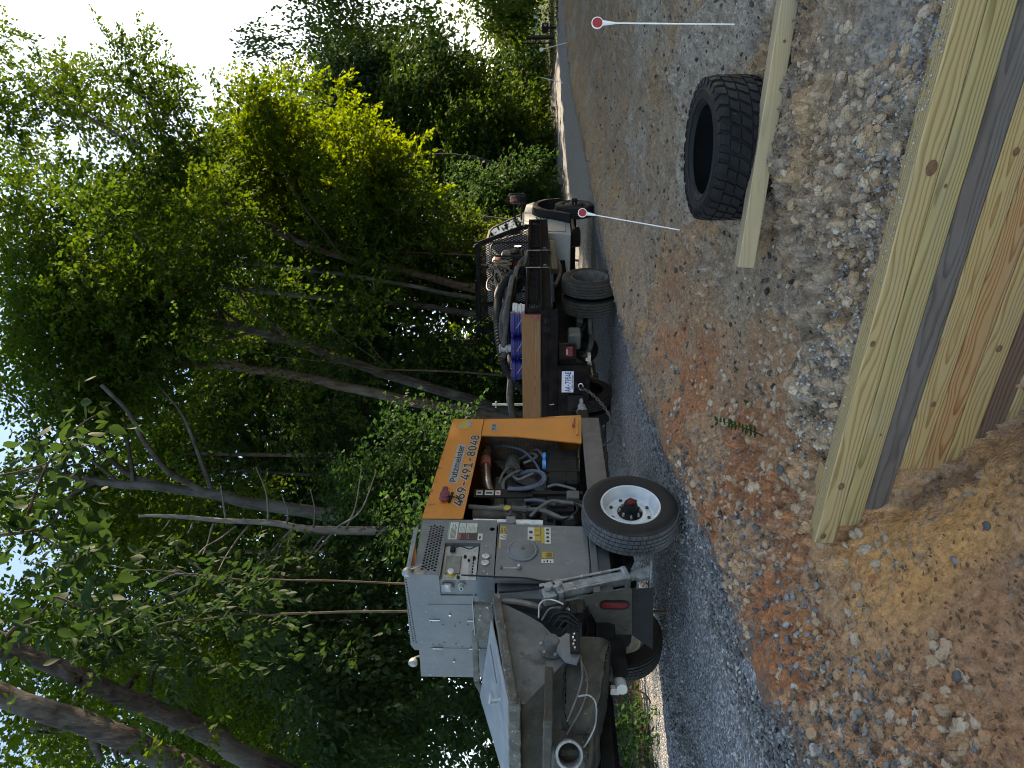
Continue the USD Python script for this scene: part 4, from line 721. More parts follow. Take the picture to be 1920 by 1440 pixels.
obj('engine_block', MB().box((0.62, 0.45, 0.75), (1.40, 0.88, 1.42), 0.03).box((0.70, 0.40, 1.42), (1.25, 0.80, 1.54), 0.03).cyl((0.72, 0.42, 1.15), (0.72, 0.30, 1.15), 0.07, n=16).cyl((0.95, 0.44, 1.0), (0.95, 0.30, 1.0), 0.045, n=14).box((1.0, 0.38, 0.85), (1.2, 0.46, 1.05), 0.01), M['engine'], tr, smooth=False)
obj('alternator', MB().cyl((1.22, 0.30, 1.35), (1.40, 0.34, 1.35), 0.075, n=20).cyl((1.19, 0.295, 1.35), (1.22, 0.30, 1.35), 0.055, n=18).cyl((1.40, 0.34, 1.35), (1.44, 0.345, 1.35), 0.045, n=16), M['grey_hose'], tr)
obj('intake_pipe', MB().tube(spline([(1.42, 0.22, 1.60), (1.30, 0.20, 1.61), (1.18, 0.20, 1.60), (1.00, 0.20, 1.585), (0.86, 0.22, 1.56), (0.78, 0.3, 1.50)], 20), [0.048] * 9 + [0.045] * 6 + [0.04] * 5, 14), M['bronze'], tr)
obj('hose_clamp', MB().tube([(1.23, 0.20, 1.607), (1.12, 0.20, 1.598)], 0.055, 16), M['rust_red'], tr)
obj('air_duct', MB().tube(spline([(0.44, 0.22, 1.66), (0.44, 0.22, 1.52), (0.46, 0.25, 1.38), (0.52, 0.32, 1.28)], 14), 0.062, 14).tube([(0.44, 0.22, 1.60), (0.44, 0.22, 1.575)], 0.068, 14), M['engine'], tr)
tk_ = obj('battery_box', MB().box((0.76, 0.09, 0.735), (1.26, 0.40, 1.025), 0.025), M['black_soft'], tr, smooth=False)
for x in (0.90, 1.10): obj('strap', MB().box((x, 0.083, 0.73), (x + 0.018, 0.41, 1.032), 0.004), M['black'], tk_, smooth=False)
obj('strap', MB().box((0.752, 0.083, 0.86), (1.268, 0.41, 0.875), 0.004), M['black'], tk_, smooth=False)
obj('filler_cap', MB().lathe([(0.05, 0), (0.05, 0.03), (0.042, 0.04), (0, 0.042)], (1.15, 0.20, 1.025), (0, 0, 1), 18).box((1.18, 0.12, 1.03), (1.25, 0.2, 1.06), 0.01), M['blue_cap'], tr)
fr_ = MB().box((0.55, 0.10, 1.20), (0.66, 0.115, 1.66)).box((0.60, 0.10, 0.72), (0.64, 0.14, 1.25)).box((0.30, 0.12, 0.98), (0.68, 0.16, 1.03)).box((0.62, 0.12, 0.90), (0.66, 0.7, 0.95)).box((0.56, 0.10, 1.15), (0.66, 0.2, 1.21)).box((0.48, 0.12, 1.09), (0.56, 0.2, 1.17), 0.01)
obj('engine_frame', fr_, M['black'], tr, smooth=False)
for z0, z1 in ((1.585, 1.64), (1.49, 1.565), (1.43, 1.475)):
    lp = obj('label_plate', MB().box((0.575, 0.096, z0), (0.635, 0.099, z1)), M['label_white'], tr, smooth=False); obj('print', MB().box((0.59, 0.094, z0 + 0.01), (0.615, 0.0955, z1 - 0.01)), M['ink_red'] if z0 < 1.45 else M['ink'], lp, smooth=False)
def hose(pts, r, mt, n=26, name='hose'): return obj(name, MB().tube(spline(pts, n), r, 8), mt, tr)
hose([(1.50, 0.30, 1.56), (1.46, 0.2, 1.50), (1.38, 0.16, 1.36), (1.28, 0.14, 1.24), (1.10, 0.13, 1.14), (0.95, 0.12, 1.09)], 0.011, M['blue_hose'])
hose([(1.05, 0.25, 1.30), (0.98, 0.14, 1.18), (0.90, 0.11, 1.08), (0.80, 0.10, 1.06), (0.70, 0.09, 1.13), (0.66, 0.09, 1.25), (0.66, 0.09, 1.36)], 0.015, M['blue_hose'])
hose([(1.02, 0.22, 1.28), (0.95, 0.12, 1.14), (0.86, 0.09, 1.05), (0.75, 0.09, 1.05), (0.68, 0.085, 1.12), (0.64, 0.085, 1.24), (0.64, 0.085, 1.37)], 0.015, M['blue_hose'])
hose([(0.52, 0.11, 1.22), (0.50, 0.09, 1.12), (0.47, 0.09, 1.02), (0.45, 0.1, 0.96)], 0.014, M['blue_hose'])
hose([(1.2, 0.3, 1.32), (1.1, 0.2, 1.38), (0.98, 0.18, 1.43), (0.86, 0.2, 1.46)], 0.012, M['grey_hose'])
hose([(1.15, 0.28, 1.25), (1.0, 0.17, 1.30), (0.88, 0.16, 1.40), (0.78, 0.18, 1.42), (0.72, 0.24, 1.36)], 0.016, M['grey_hose'])
hose([(1.08, 0.3, 1.12), (0.98, 0.16, 1.12), (0.90, 0.14, 1.20), (0.86, 0.15, 1.28), (0.92, 0.16, 1.33)], 0.014, M['grey_hose'])
hose([(1.4, 0.25, 1.2), (1.34, 0.16, 1.12), (1.26, 0.14, 1.08), (1.2, 0.16, 1.05)], 0.012, M['grey_hose'])
hose([(1.36, 0.3, 1.3), (1.3, 0.18, 1.18), (1.22, 0.15, 1.12), (1.16, 0.15, 1.16), (1.12, 0.16, 1.24)], 0.013, M['grey_hose'])
hose([(0.72, 0.12, 1.02), (0.70, 0.08, 0.95), (0.66, 0.07, 0.86), (0.62, 0.07, 0.78)], 0.012, M['grey_hose'])
hose([(0.40, 0.08, 1.69), (0.39, 0.08, 1.60), (0.38, 0.08, 1.50), (0.385, 0.08, 1.42)], 0.020, M['grey_hose'])
obj('hose_coupling', MB().cyl((0.385, 0.08, 1.43), (0.38, 0.08, 1.33), 0.028, n=8).cyl((0.38, 0.08, 1.33), (0.372, 0.08, 1.24), 0.023, n=8).cyl((0.372, 0.08, 1.24), (0.368, 0.08, 1.20), 0.030, n=8), M['grey_hose'], tr)
hose([(0.367, 0.08, 1.21), (0.35, 0.07, 1.08), (0.27, 0.05, 0.98), (0.22, 0.05, 0.90), (0.24, 0.05, 0.82)], 0.019, M['grey_hose'])
hose([(0.29, 0.09, 1.17), (0.36, 0.06, 1.10), (0.44, 0.05, 1.00), (0.43, 0.05, 0.90), (0.41, 0.05, 0.80), (0.38, 0.06, 0.72)], 0.015, M['grey_hose'])
hose([(0.43, 0.05, 0.82), (0.36, 0.04, 0.78), (0.28, 0.04, 0.80), (0.20, 0.04, 0.90), (0.22, 0.04, 1.0)], 0.011, M['black_soft'])
hose([(0.39, 0.0, 0.80), (0.33, -0.01, 0.70), (0.24, -0.01, 0.68), (0.16, 0.0, 0.72)], 0.014, M['black_soft'])
obj('valve_box', MB().box((0.50, 0.06, 0.755), (0.60, 0.12, 0.86), 0.006), M['grey_hose'], tr, smooth=False)
obj('valve_bar', MB().box((0.40, 0.12, 0.80), (0.60, 0.16, 0.98), 0.005).box((0.44, 0.1, 0.86), (0.47, 0.13, 1.0)), M['black'], tr, smooth=False)
wc = obj('white_cylinder', MB().cyl((0.135, 0.03, 1.065), (0.145, 0.03, 1.625), 0.030, n=20), M['white_dirty'], tr)
obj('cylinder_bracket', MB().box((0.10, -0.012, 1.285), (0.178, 0.06, 1.36), 0.004).box((0.09, -0.010, 1.30), (0.11, 0.02, 1.42)), M['grey'], tr, smooth=False)
gg = obj('pressure_gauge', MB().lathe([(0.032, 0), (0.034, 0.02), (0.03, 0.026)], (0.30, 0.03, 1.36), (0, -1, 0), 22).cyl((0.30, 0.03, 1.33), (0.22, 0.02, 1.33), 0.012, n=8), M['engine'], tr)
obj('dial', MB().lathe([(0.03, 0.024), (0, 0.024)], (0.30, 0.03, 1.36), (0, -1, 0), 22), M['yellow'], gg)

# frame
obj('frame_rail', MB().box((0.45, 0.0, 0.51), (1.66, 0.06, 0.685), 0.006), M['beam'], tr, smooth=False)
obj('frame_rail', MB().box((-0.62, 0.02, 0.57), (0.44, 0.08, 0.70), 0.004).box((-0.62, -0.014, 0.665), (0.42, 0.02, 0.715), 0.003), M['grey_dark'], tr, smooth=False)
obj('frame_rail', MB().box((-1.3, 1.05, 0.53), (1.66, 1.12, 0.69), 0.006), M['black'], tr, smooth=False)
obj('cross_member', MB().box((1.60, 0.06, 0.52), (1.66, 1.05, 0.68)).box((0.0, 0.08, 0.54), (0.08, 1.05, 0.62)).box((-0.62, 0.08, 0.55), (-0.55, 1.05, 0.68)), M['black'], tr, smooth=False)
obj('belly', MB().box((-0.5, 0.14, 0.42), (0.5, 0.9, 0.56), 0.04).cyl((-0.3, 0.2, 0.45), (-0.3, 0.85, 0.45), 0.09, n=14).tube(spline([(-0.45, 0.05, 0.55), (-0.35, 0.03, 0.45), (-0.2, 0.06, 0.4), (-0.05, 0.1, 0.5)], 10), 0.02, 8), M['black'], tr)
obj('drawbar', MB().bar((1.60, 0.565, 0.60), (2.62, 0.565, 0.60), 0.12, 0.12, bev=0.008), M['black'], tr, smooth=False)
obj('hitch_eye', MB().cyl((2.60, 0.565, 0.60), (2.78, 0.565, 0.60), 0.045, n=16).cyl((2.60, 0.565, 0.60), (2.68, 0.565, 0.60), 0.062, n=16).tube([(2.82 + 0.055 * math.cos(q), 0.565 + 0.055 * math.sin(q), 0.60) for q in np.linspace(0, 2 * np.pi, 20)], 0.02, 8), M['silver'], tr)
obj('axle', MB().cyl((0.06, -0.10, 0.40), (0.06, 1.2, 0.40), 0.05, n=14), M['black'], tr)

def wheel(par, c, R, W, rim_r, ax, tread_m, side_m, rim_m, dish=0.07, nutn=8, hub=True, grooves=4, rimname='rim', back=False):
    """a road wheel: tyre > tread, and a dished rim with hub and nuts; ax points outwards"""
    ax = np.asarray(ax, float); ax /= np.linalg.norm(ax); a, b, _ = frame_of(ax); c = np.asarray(c, float); h = W / 2
    prof = [(rim_r, h * 0.72), (rim_r + 0.012, h * 0.92), ((R + rim_r) / 2, h * 1.04), (R - 0.035, h * 0.97), (R - 0.014, h * 0.86), (R - 0.012, 0), (R - 0.014, -h * 0.86), (R - 0.035, -h * 0.97), (rim_r + 0.012, -h * 0.92), (rim_r, -h * 0.72)]
    ty_ = obj('tyre', MB().lathe(prof, c, ax, 56), side_m, par, smooth=40)
    td = MB(); rows = grooves + 1; ww = 2 * h * 0.86 / rows; N = 52
    for k in range(rows):
        z0 = -h * 0.86 + k * ww + 0.004; z1 = z0 + ww - 0.008
        for i in range(N):
            q0, q1 = 2 * math.pi * (i + 0.04 + 0.25 * k) / N, 2 * math.pi * (i + 0.93 + 0.25 * k) / N
            v = []
            for rad in (R - 0.016, R - (0.004 if k in (0, rows - 1) else 0)):
                for zz in (z0, z1):
                    for q in (q0, q1): v.append(c + ax * zz + rad * (math.cos(q) * a + math.sin(q) * b))
            td.add(v, [(4, 5, 7, 6), (0, 4, 6, 2), (1, 3, 7, 5), (0, 1, 5, 4), (2, 6, 7, 3)])
    obj('tread', td, tread_m, ty_, smooth=False)
    lip = h * 0.86
    rp = [(rim_r + 0.008, lip), (rim_r + 0.004, lip + 0.008), (rim_r - 0.008, lip + 0.004), (rim_r - 0.012, lip - 0.015), (rim_r - 0.03, lip - 0.05), (rim_r - 0.035, lip - dish), (rim_r - 0.055, lip - dish - 0.012), (rim_r * 0.55, lip - dish + 0.012), (rim_r * 0.40, lip - dish + 0.004), (0.0, lip - dish + 0.004)]
    rm = obj(rimname, MB().lathe(rp, c, ax, 48), rim_m, par, smooth=30)
    hh = MB()
    for k in range(nutn):
        q = 2 * math.pi * (k + 0.5) / nutn; p = c + ax * (lip - dish + 0.0045 + 0.0055) + rim_r * 0.68 * (math.cos(q) * a + math.sin(q) * b)
        hh.cyl(p - ax * 0.006, p + ax * 0.0006, 0.014, n=10)
    obj('hand_hole', hh, M['ink'], rm, smooth=False)
    if hub:
        o = c + ax * (lip - dish)
        hb = obj('hub', MB().lathe([(rim_r * 0.44, 0.0), (rim_r * 0.44, 0.012), (rim_r * 0.30, 0.018), (rim_r * 0.26, 0.03), (rim_r * 0.24, 0.085), (rim_r * 0.20, 0.105), (0.0, 0.106)], o, ax, 28), M['black'], rm, smooth=30)
        for k in range(nutn):
            q = 2 * math.pi * k / nutn; p = o + rim_r * 0.36 * (math.cos(q) * a + math.sin(q) * b)
            obj('wheel_nut', MB().cyl(p + ax * 0.012, p + ax * 0.034, 0.011, 0.010, 6).cyl(p + ax * 0.034, p + ax * 0.046, 0.006, n=8), M['galv'], rm, smooth=False)
        return rm, o
    return rm, c + ax * (lip - dish)
wr = tr
rm, o = wheel(wr, (0.06, -0.145, 0.395), 0.372, 0.215, 0.222, (0, -1, 0), M['tread_grey'], M['rubber'], M['rim_white'], dish=0.085)
obj('hub_cap', MB().cyl(o + np.array([0, -0.104, 0]), o + np.array([0, -0.125, 0]), 0.034, 0.032, 6), M['red'], tr, smooth=False)
wheel(tr, (0.06, WID + 0.145, 0.395), 0.372, 0.215, 0.222, (0, 1, 0), M['rubber'], M['rubber'], M['rim_white'], dish=0.085, hub=False)
obj('mudflap', MB().add([(-0.74, -0.17, 0.472), (-0.75, -0.19, 0.33), (-0.76, 0.40, 0.29), (-0.745, 0.27, 0.445), (-0.732, -0.17, 0.472), (-0.742, -0.19, 0.33), (-0.752, 0.40, 0.29), (-0.737, 0.27, 0.445)], [(0, 3, 2, 1), (4, 5, 6, 7), (0, 1, 5, 4), (1, 2, 6, 5), (2, 3, 7, 6)]), M['black_soft'], tr, smooth=False)
# bumper plate with its oval lamp
bp = Polygon([(0.11, 0.80), (0.185, 0.475), (-0.26, 0.445), (-0.26, 0.56), (-0.16, 0.57), (-0.14, 0.62), (-0.145, 0.70), (-0.06, 0.735), (0.02, 0.775)])
bpl = obj('bumper_plate', MB().plate(bp, REAR(-0.742), 0.008), M['crust_dark'], tr, smooth=False)
lamp_shape = unary_union([Point(0.036, 0.525).buffer(0.032), Point(0.036, 0.645).buffer(0.032), sbox(0.004, 0.525, 0.068, 0.645)])
obj('lamp_ring', MB().plate(lamp_shape.buffer(0.008).difference(lamp_shape), REAR(-0.750), 0.010), M['black_soft'], tr, smooth=False)
obj('rear_lamp', MB().plate(lamp_shape, REAR(-0.750), 0.007).plate(lamp_shape.buffer(-0.008), REAR(-0.757), 0.003), M['red'], tr, smooth=False, label='red oval rear lamp')
# outrigger leg at the back corner
J0, J1 = np.array([-0.585, 0.03, 0.985]), np.array([-0.435, 0.03, 0.455]); dj = (J1 - J0) / np.linalg.norm(J1 - J0); sj = np.array([0, -1.0, 0]); wj = np.cross(dj, sj)
jk = obj('outrigger', MB().cyl(J0, J1, 0.052, n=20), M['silver'], tr)
rods = MB()
for a_ in (-1, 1):
    for b_s in (-1, 1):
        p = wj * 0.05 * a_ + sj * 0.05 * b_s; rods.cyl(J0 + p, J1 + p, 0.009, n=8)
obj('tie_rod', rods, M['silver'], jk)
for q in (0.03, 0.53): obj('collar', MB().bar(J0 + dj * (q - 0.02), J0 + dj * (q + 0.025), 0.132, 0.132, up=wj, bev=0.012), M['silver'], jk, smooth=False)
obj('outrigger_head', MB().bar(J0 - dj * 0.10, J0 - dj * 0.0, 0.10, 0.14, up=wj, bev=0.01).cyl(J0 - dj * 0.05 + sj * 0.055, J0 - dj * 0.05 + sj * 0.085, 0.028, n=14).tube(spline([J0 + sj * 0.06 - dj * 0.02, J0 + sj * 0.09 + wj * 0.03, J0 + sj * 0.08 + dj * 0.05], 8), 0.012, 6), M['silver'], jk)
obj('outrigger_rod', MB().cyl(J1, J1 + dj * 0.10, 0.03, 0.036, n=14).bar(J1 + dj * 0.05, J1 + dj * 0.16, 0.07, 0.10, up=wj, bev=0.02), M['silver'], jk)
F0 = J1 + dj * 0.175
obj('foot_plate', MB().lathe([(0.03, 0.055), (0.055, 0.03), (0.06, 0.008), (0.115, 0.006), (0.118, 0.0), (0.115, -0.006), (0, -0.006)], F0, (0.12, 0, 1), 26), M['silver'], jk)
obj('outrigger_arm', MB().plate(Polygon([(-0.68, 0.99), (-0.60, 0.90), (-0.47, 0.46), (-0.52, 0.44), (-0.72, 0.80), (-0.74, 0.92)]), SIDE(0.14), 0.06), M['crust_dark'], tr, smooth=False)
# channel behind the hopper with pipework
obj('rear_channel', MB().box((-0.78, -0.02, 0.765), (-0.66, 0.34, 0.785)).box((-0.78, -0.02, 0.765), (-0.77, 0.34, 0.80)), M['black'], tr, smooth=False)
def thp(pts, r, mt, name='hose', n=16): return obj(name, MB().tube(spline(pts, n), r, 7), mt, tr)
thp([(-0.47, -0.012, 1.66), (-0.49, -0.02, 1.45), (-0.50, -0.02, 1.20), (-0.54, -0.02, 1.06), (-0.58, -0.02, 1.03)], 0.006, M['black_soft'], 'cable')
thp([(-0.60, 0.02, 1.38), (-0.61, -0.01, 1.22), (-0.60, -0.02, 1.12), (-0.585, -0.02, 1.06)], 0.008, M['black_soft'], 'cable')
thp([(-0.67, 0.03, 1.42), (-0.68, 0.02, 1.28), (-0.70, 0.03, 1.15), (-0.71, 0.05, 1.08)], 0.020, M['grey_hose'])
thp([(-0.80, 0.05, 1.10), (-0.72, 0.0, 1.09), (-0.68, 0.0, 1.02), (-0.72, 0.0, 0.93), (-0.78, 0.0, 0.88)], 0.007, M['galv'])
thp([(-0.82, 0.05, 1.08), (-0.76, 0.0, 1.02), (-0.76, 0.0, 0.92), (-0.80, 0.02, 0.86)], 0.007, M['grey_hose'])
for k in range(4): thp([(-0.84 - 0.03 * k, 0.04, 1.03 - 0.03 * k), (-0.81 - 0.03 * k, 0.0, 0.99 - 0.03 * k), (-0.80 - 0.04 * k, -0.005, 0.90), (-0.86 - 0.03 * k, 0.01, 0.83)], 0.008, M['black_soft'])
obj('valve_block', MB().box((-0.86, 0.0, 0.88), (-0.76, 0.08, 0.98), 0.01).box((-0.80, -0.01, 0.84), (-0.72, 0.06, 0.89), 0.008).cyl((-0.80, 0.0, 0.96), (-0.72, -0.02, 0.90), 0.014, n=8), M['black'], tr)

# hopper
hw = Polygon([(-0.665, 1.385), (-0.80, 1.16), (-0.86, 1.08), (-1.04, 0.94), (-1.12, 0.90), (-1.46, 1.18), (-1.46, 1.235)])
obj('hopper_side', MB().plate(hw, SIDE(0.045), 0.010), M['hopper'], tr, smooth=False)
obj('hopper_far_side', MB().plate(hw, SIDE(1.19), 0.010), M['hopper'], tr, smooth=False)
obj('hopper_back', MB().add([(-1.46, 0.04, 1.24), (-1.46, 1.18, 1.24), (-1.10, 1.18, 0.88), (-1.10, 0.04, 0.88), (-1.45, 0.04, 1.24), (-1.45, 1.18, 1.24), (-1.09, 1.18, 0.88), (-1.09, 0.04, 0.88)], [(0, 1, 2, 3), (4, 7, 6, 5)]), M['crust_dark'], tr, smooth=False)
obj('hopper_front', MB().add([(-0.665, 0.04, 1.40), (-0.665, 1.18, 1.55), (-0.80, 1.18, 0.9), (-0.80, 0.04, 1.1), (-0.672, 0.04, 1.40), (-0.672, 1.18, 1.55), (-0.807, 1.18, 0.9), (-0.807, 0.04, 1.1)], [(0, 3, 2, 1), (4, 5, 6, 7)]), M['crust_dark'], tr, smooth=False)
def crusty(p0, p1, w, h, mt, name, seed, amp=0.006):
    p0, p1 = np.asarray(p0, float), np.asarray(p1, float)
    mb = MB().bar(p0, p1, w, h, bev=0.006).mesh(); mb = mb.subdivide_to_size(0.035); v = mb.vertices
    mb.vertices = v + (meshkit.fbm(v * 28 + seed, 3, seed)[:, None] - 0.5) * 2 * amp * np.array([1, 1, 1.0])
    return obj(name, mb, mt, tr, smooth=50)
crusty((-0.64, 0.02, 1.40), (-1.49, 0.02, 1.248), 0.075, 0.055, M['crust'], 'rim_rail', 3)
crusty((-1.475, 0.0, 1.245), (-1.475, 1.22, 1.258), 0.05, 0.075, M['crust'], 'rim_rail', 5)
crusty((-0.655, 0.36, 1.565), (-0.655, 0.92, 1.575), 0.03, 0.045, M['crust'], 'rim_rail', 7)
crusty((-0.655, 0.92, 1.575), (-0.72, 1.20, 1.46), 0.03, 0.045, M['crust'], 'rim_rail', 8)
crusty((-0.72, 1.20, 1.46), (-1.48, 1.21, 1.26), 0.05, 0.045, M['crust'], 'rim_rail', 9)
gr = MB().add([(-0.685, 0.055, 1.425), (-0.685, 0.055, 1.56), (-0.72, 0.395, 1.55), (-0.72, 0.405, 1.415), (-0.655, 0.055, 1.425), (-0.655, 0.055, 1.56), (-0.69, 0.395, 1.55), (-0.69, 0.405, 1.415)], [(0, 1, 2, 3), (4, 7, 6, 5), (0, 4, 5, 1), (3, 2, 6, 7), (1, 5, 6, 2), (0, 3, 7, 4)]).mesh().subdivide_to_size(0.03)
gr.vertices = gr.vertices + (meshkit.fbm(gr.vertices * 30, 3, 4)[:, None] - 0.5) * 0.012
sg = obj('splash_guard', gr, M['crust'], tr, smooth=50, label='concrete caked splash guard')
obj('guard_fold', MB().box((-0.69, 0.04, 1.56), (-0.60, 0.36, 1.566)), M['label_grey'], tr, smooth=False)
Ld = [np.array(p) for p in ((-0.80, 0.075, 1.425), (-0.69, 1.05, 1.55), (-1.44, 1.16, 1.285), (-1.44, 0.07, 1.28))]
nl = np.cross(Ld[1] - Ld[0], Ld[3] - Ld[0]); nl /= np.linalg.norm(nl); nl = nl * np.sign(nl[2])
lm = MB().add([p + nl * 0.004 for p in Ld] + [p - nl * 0.004 for p in Ld], [(0, 3, 2, 1), (4, 5, 6, 7), (0, 1, 5, 4), (1, 2, 6, 5), (2, 3, 7, 6), (3, 0, 4, 7)]).mesh().subdivide_to_size(0.07)
lm.vertices = lm.vertices + (meshkit.noise(lm.vertices * 7, 4)[:, None] - 0.5) * 0.008 * nl
ld = obj('hopper_lid', lm, M['lid'], tr, smooth=40, label='pale sheet metal hopper lid')
LP = lambda u, v, o=0.0: Ld[0] * (1 - u) * (1 - v) + Ld[1] * u * (1 - v) + Ld[2] * u * v + Ld[3] * (1 - u) * v + nl * o
obj('lid_handle', MB().tube([LP(0.30, 0.62, 0.0), LP(0.30, 0.62, 0.05), LP(0.34, 0.50, 0.05), LP(0.46, 0.50, 0.055), LP(0.47, 0.50, 0.0)], 0.009, 8), M['lid'], ld)
obj('lid_stay', MB().bar(LP(0.12, 0.18, 0.02), LP(0.20, 0.55, 0.02), 0.016, 0.010), M['grey'], ld, smooth=False)
fl = obj('bearing_flange', MB().lathe([(0.088, 0.0), (0.088, 0.016), (0.052, 0.020), (0.050, 0.075), (0.044, 0.085), (0.0, 0.087)], (-1.06, 0.032, 1.016), (0, -1, 0), 32), M['hopper'], tr, smooth=30)
for k in range(6):
    q = k * math.pi / 3 + 0.3; p = np.array([-1.06 + 0.072 * math.cos(q), 0.016, 1.016 + 0.072 * math.sin(q)]); obj('bolt', MB().cyl(p, p + np.array([0, -0.014, 0]), 0.011, n=6), M['silver'], fl, smooth=False)
jb = obj('lubrication_box', MB().plate(Polygon([(-1.04, 0.965), (-1.00, 0.92), (-1.03, 0.835), (-1.17, 0.835), (-1.225, 0.86), (-1.205, 0.93), (-1.13, 0.985)]), SIDE(-0.01), 0.03), M['grey'], tr, smooth=False)
obj('lubrication_block', MB().box((-1.165, -0.075, 0.838), (-1.03, -0.04, 0.90), 0.004), M['black'], jb, smooth=False)
for k in range(5): obj('nipple', MB().cyl((-1.045 - k * 0.026, -0.075, 0.872 + 0.008 * (k % 2)), (-1.045 - k * 0.026, -0.09, 0.872 + 0.008 * (k % 2)), 0.007, n=8), M['galv'], jb)
crusty((-1.22, 0.02, 1.035), (-1.62, 0.02, 1.045), 0.03, 0.05, M['crust_dark'], 'cross_bar', 12, 0.004)
crusty((-1.60, -0.02, 1.045), (-1.60, 1.15, 1.06), 0.03, 0.055, M['crust_dark'], 'cross_bar', 14, 0.004)
thp([(-1.16, -0.02, 0.835), (-1.30, -0.02, 0.83), (-1.40, 0.02, 0.86), (-1.52, 0.12, 0.93)], 0.006, M['grey_hose'], 'grease_line')
thp([(-1.18, -0.01, 0.835), (-1.32, 0.0, 0.80), (-1.44, 0.06, 0.83), (-1.55, 0.2, 0.93)], 0.006, M['grey_hose'], 'grease_line')
thp([(-1.42, 0.02, 0.86), (-1.44, -0.02, 0.80), (-1.48, 0.0, 0.76), (-1.56, 0.08, 0.765), (-1.62, 0.15, 0.81), (-1.62, 0.25, 0.85)], 0.0055, M['silver'], 'grease_line')
# swing housing under the hopper, outlet box and pipe
hs = MB().add([(-0.90, 0.06, 0.60), (-0.90, 0.06, 0.95), (-1.10, 0.06, 0.92), (-1.45, 0.14, 0.93), (-1.52, 0.20, 0.90), (-1.52, 0.18, 0.76), (-1.40, 0.06, 0.72), (-1.15, 0.03, 0.66), (-0.90, 0.9, 0.60), (-0.90, 0.9, 0.95), (-1.10, 0.9, 0.92), (-1.45, 0.75, 0.93), (-1.52, 0.70, 0.90), (-1.52, 0.70, 0.76), (-1.40, 0.8, 0.70), (-1.15, 0.9, 0.62)], [(0, 7, 2, 1), (7, 6, 3, 2), (6, 5, 4, 3), (8, 9, 10, 15), (15, 10, 11, 14), (14, 11, 12, 13), (4, 5, 13, 12), (0, 8, 15, 7), (7, 15, 14, 6), (6, 14, 13, 5), (1, 2, 10, 9), (2, 3, 11, 10), (3, 4, 12, 11)]).mesh()
hs.merge_vertices(); hs = hs.subdivide_to_size(0.06); hs.merge_vertices(); trimesh.smoothing.filter_laplacian(hs, lamb=0.5, iterations=5)
hs.vertices = hs.vertices + (meshkit.fbm(hs.vertices * 14, 3, 14)[:, None] - 0.5) * 0.03
obj('swing_housing', hs, M['crust_dark'], tr, smooth=50)
bx = MB().box((-1.66, 0.21, 0.81), (-1.50, 0.54, 1.025), 0.02).mesh().subdivide_to_size(0.04); bx.vertices = bx.vertices + (meshkit.fbm(bx.vertices * 30, 3, 24)[:, None] - 0.5) * 0.02
ob = obj('outlet_box', bx, M['crust_dark'], tr, smooth=50)
crusty((-1.50, 0.26, 0.92), (-1.62, 0.26, 0.92), 0.02, 0.14, M['crust_dark'], 'box_lug', 31, 0.006)
op = np.array([-1.60, 0.27, 0.925]); od = np.array([-0.68, -0.73, -0.02]); od /= np.linalg.norm(od)
obj('outlet_pipe', MB().lathe([(0.062, -0.06), (0.066, 0.06), (0.068, 0.12), (0.080, 0.125), (0.082, 0.145), (0.078, 0.155), (0.066, 0.156), (0.062, 0.14), (0.060, -0.05), (0.0, -0.055)], op, od, 36), M['silver'], tr, smooth=30)
# undercarriage at the back: reflector canister, hanging arms, far outrigger foot
obj('white_canister', MB().cyl((-1.05, 0.36, 0.555), (-1.14, 0.33, 0.55), 0.037, n=18).box((-1.12, 0.36, 0.56), (-1.08, 0.42, 0.62), 0.005), M['white_dirty'], tr, smooth=30)
obj('grey_box', MB().box((-1.0, 0.38, 0.60), (-0.93, 0.44, 0.67), 0.006), M['hopper'], tr, smooth=False)
obj('rear_arm', MB().box((-1.05, 0.30, 0.50), (-0.74, 0.33, 0.60)).box((-1.7, 0.55, 0.62), (-0.8, 0.62, 0.70), 0.005), M['black'], tr, smooth=False)
obj('far_outrigger', MB().cyl((-1.05, 1.05, 0.95), (-1.25, 1.25, 0.32), 0.045, n=14).lathe([(0.0, 0.02), (0.11, 0.012), (0.115, 0.0), (0, -0.005)], (-1.26, 1.26, 0.26), (-0.2, 0.2, 1), 22), M['crust_dark'], tr, smooth=30)
obj('rust_ring', MB().tube([(-0.98 + 0.11 * math.cos(q), 0.70, 0.42 + 0.11 * math.sin(q)) for q in np.linspace(-1.5, 1.6, 14)], 0.006, 6), M['rust_red'], tr)
# ------------------------------------------------------------------ flatbed truck: local x forward, y to its left; its right rail is y = 0, rear dual wheels at x = 0.19
KO = np.array([1.445, 9.586, 0.0]); KA = math.radians(63)
kd, kl = np.array([math.cos(KA), math.sin(KA), 0]), np.array([-math.sin(KA), math.cos(KA), 0])
KW = lambda x, y, z: KO + kd * x + kl * y + np.array([0, 0, z])
tk = thing('flatbed_truck', 'white cab flatbed truck with black stake bed and wooden tailboard, towing the pump trailer', 'truck', KO, 63.0)
BW = 2.30
obj('bed_floor', MB().box((-1.14, 0.02, 1.02), (3.05, BW - 0.02, 1.065)), M['black_matte'], tk, smooth=False)
obj('side_channel', MB().box((-1.17, 0.0, 0.94), (3.43, 0.035, 1.075), 0.006).box((-1.17, -0.03, 1.055), (3.43, 0.035, 1.07)).box((-1.17, -0.03, 0.94), (3.43, 0.035, 0.952)), M['black_matte'], tk, smooth=False)
obj('side_channel', MB().box((-1.17, BW - 0.035, 0.94), (3.05, BW, 1.075), 0.006), M['black_matte'], tk, smooth=False)
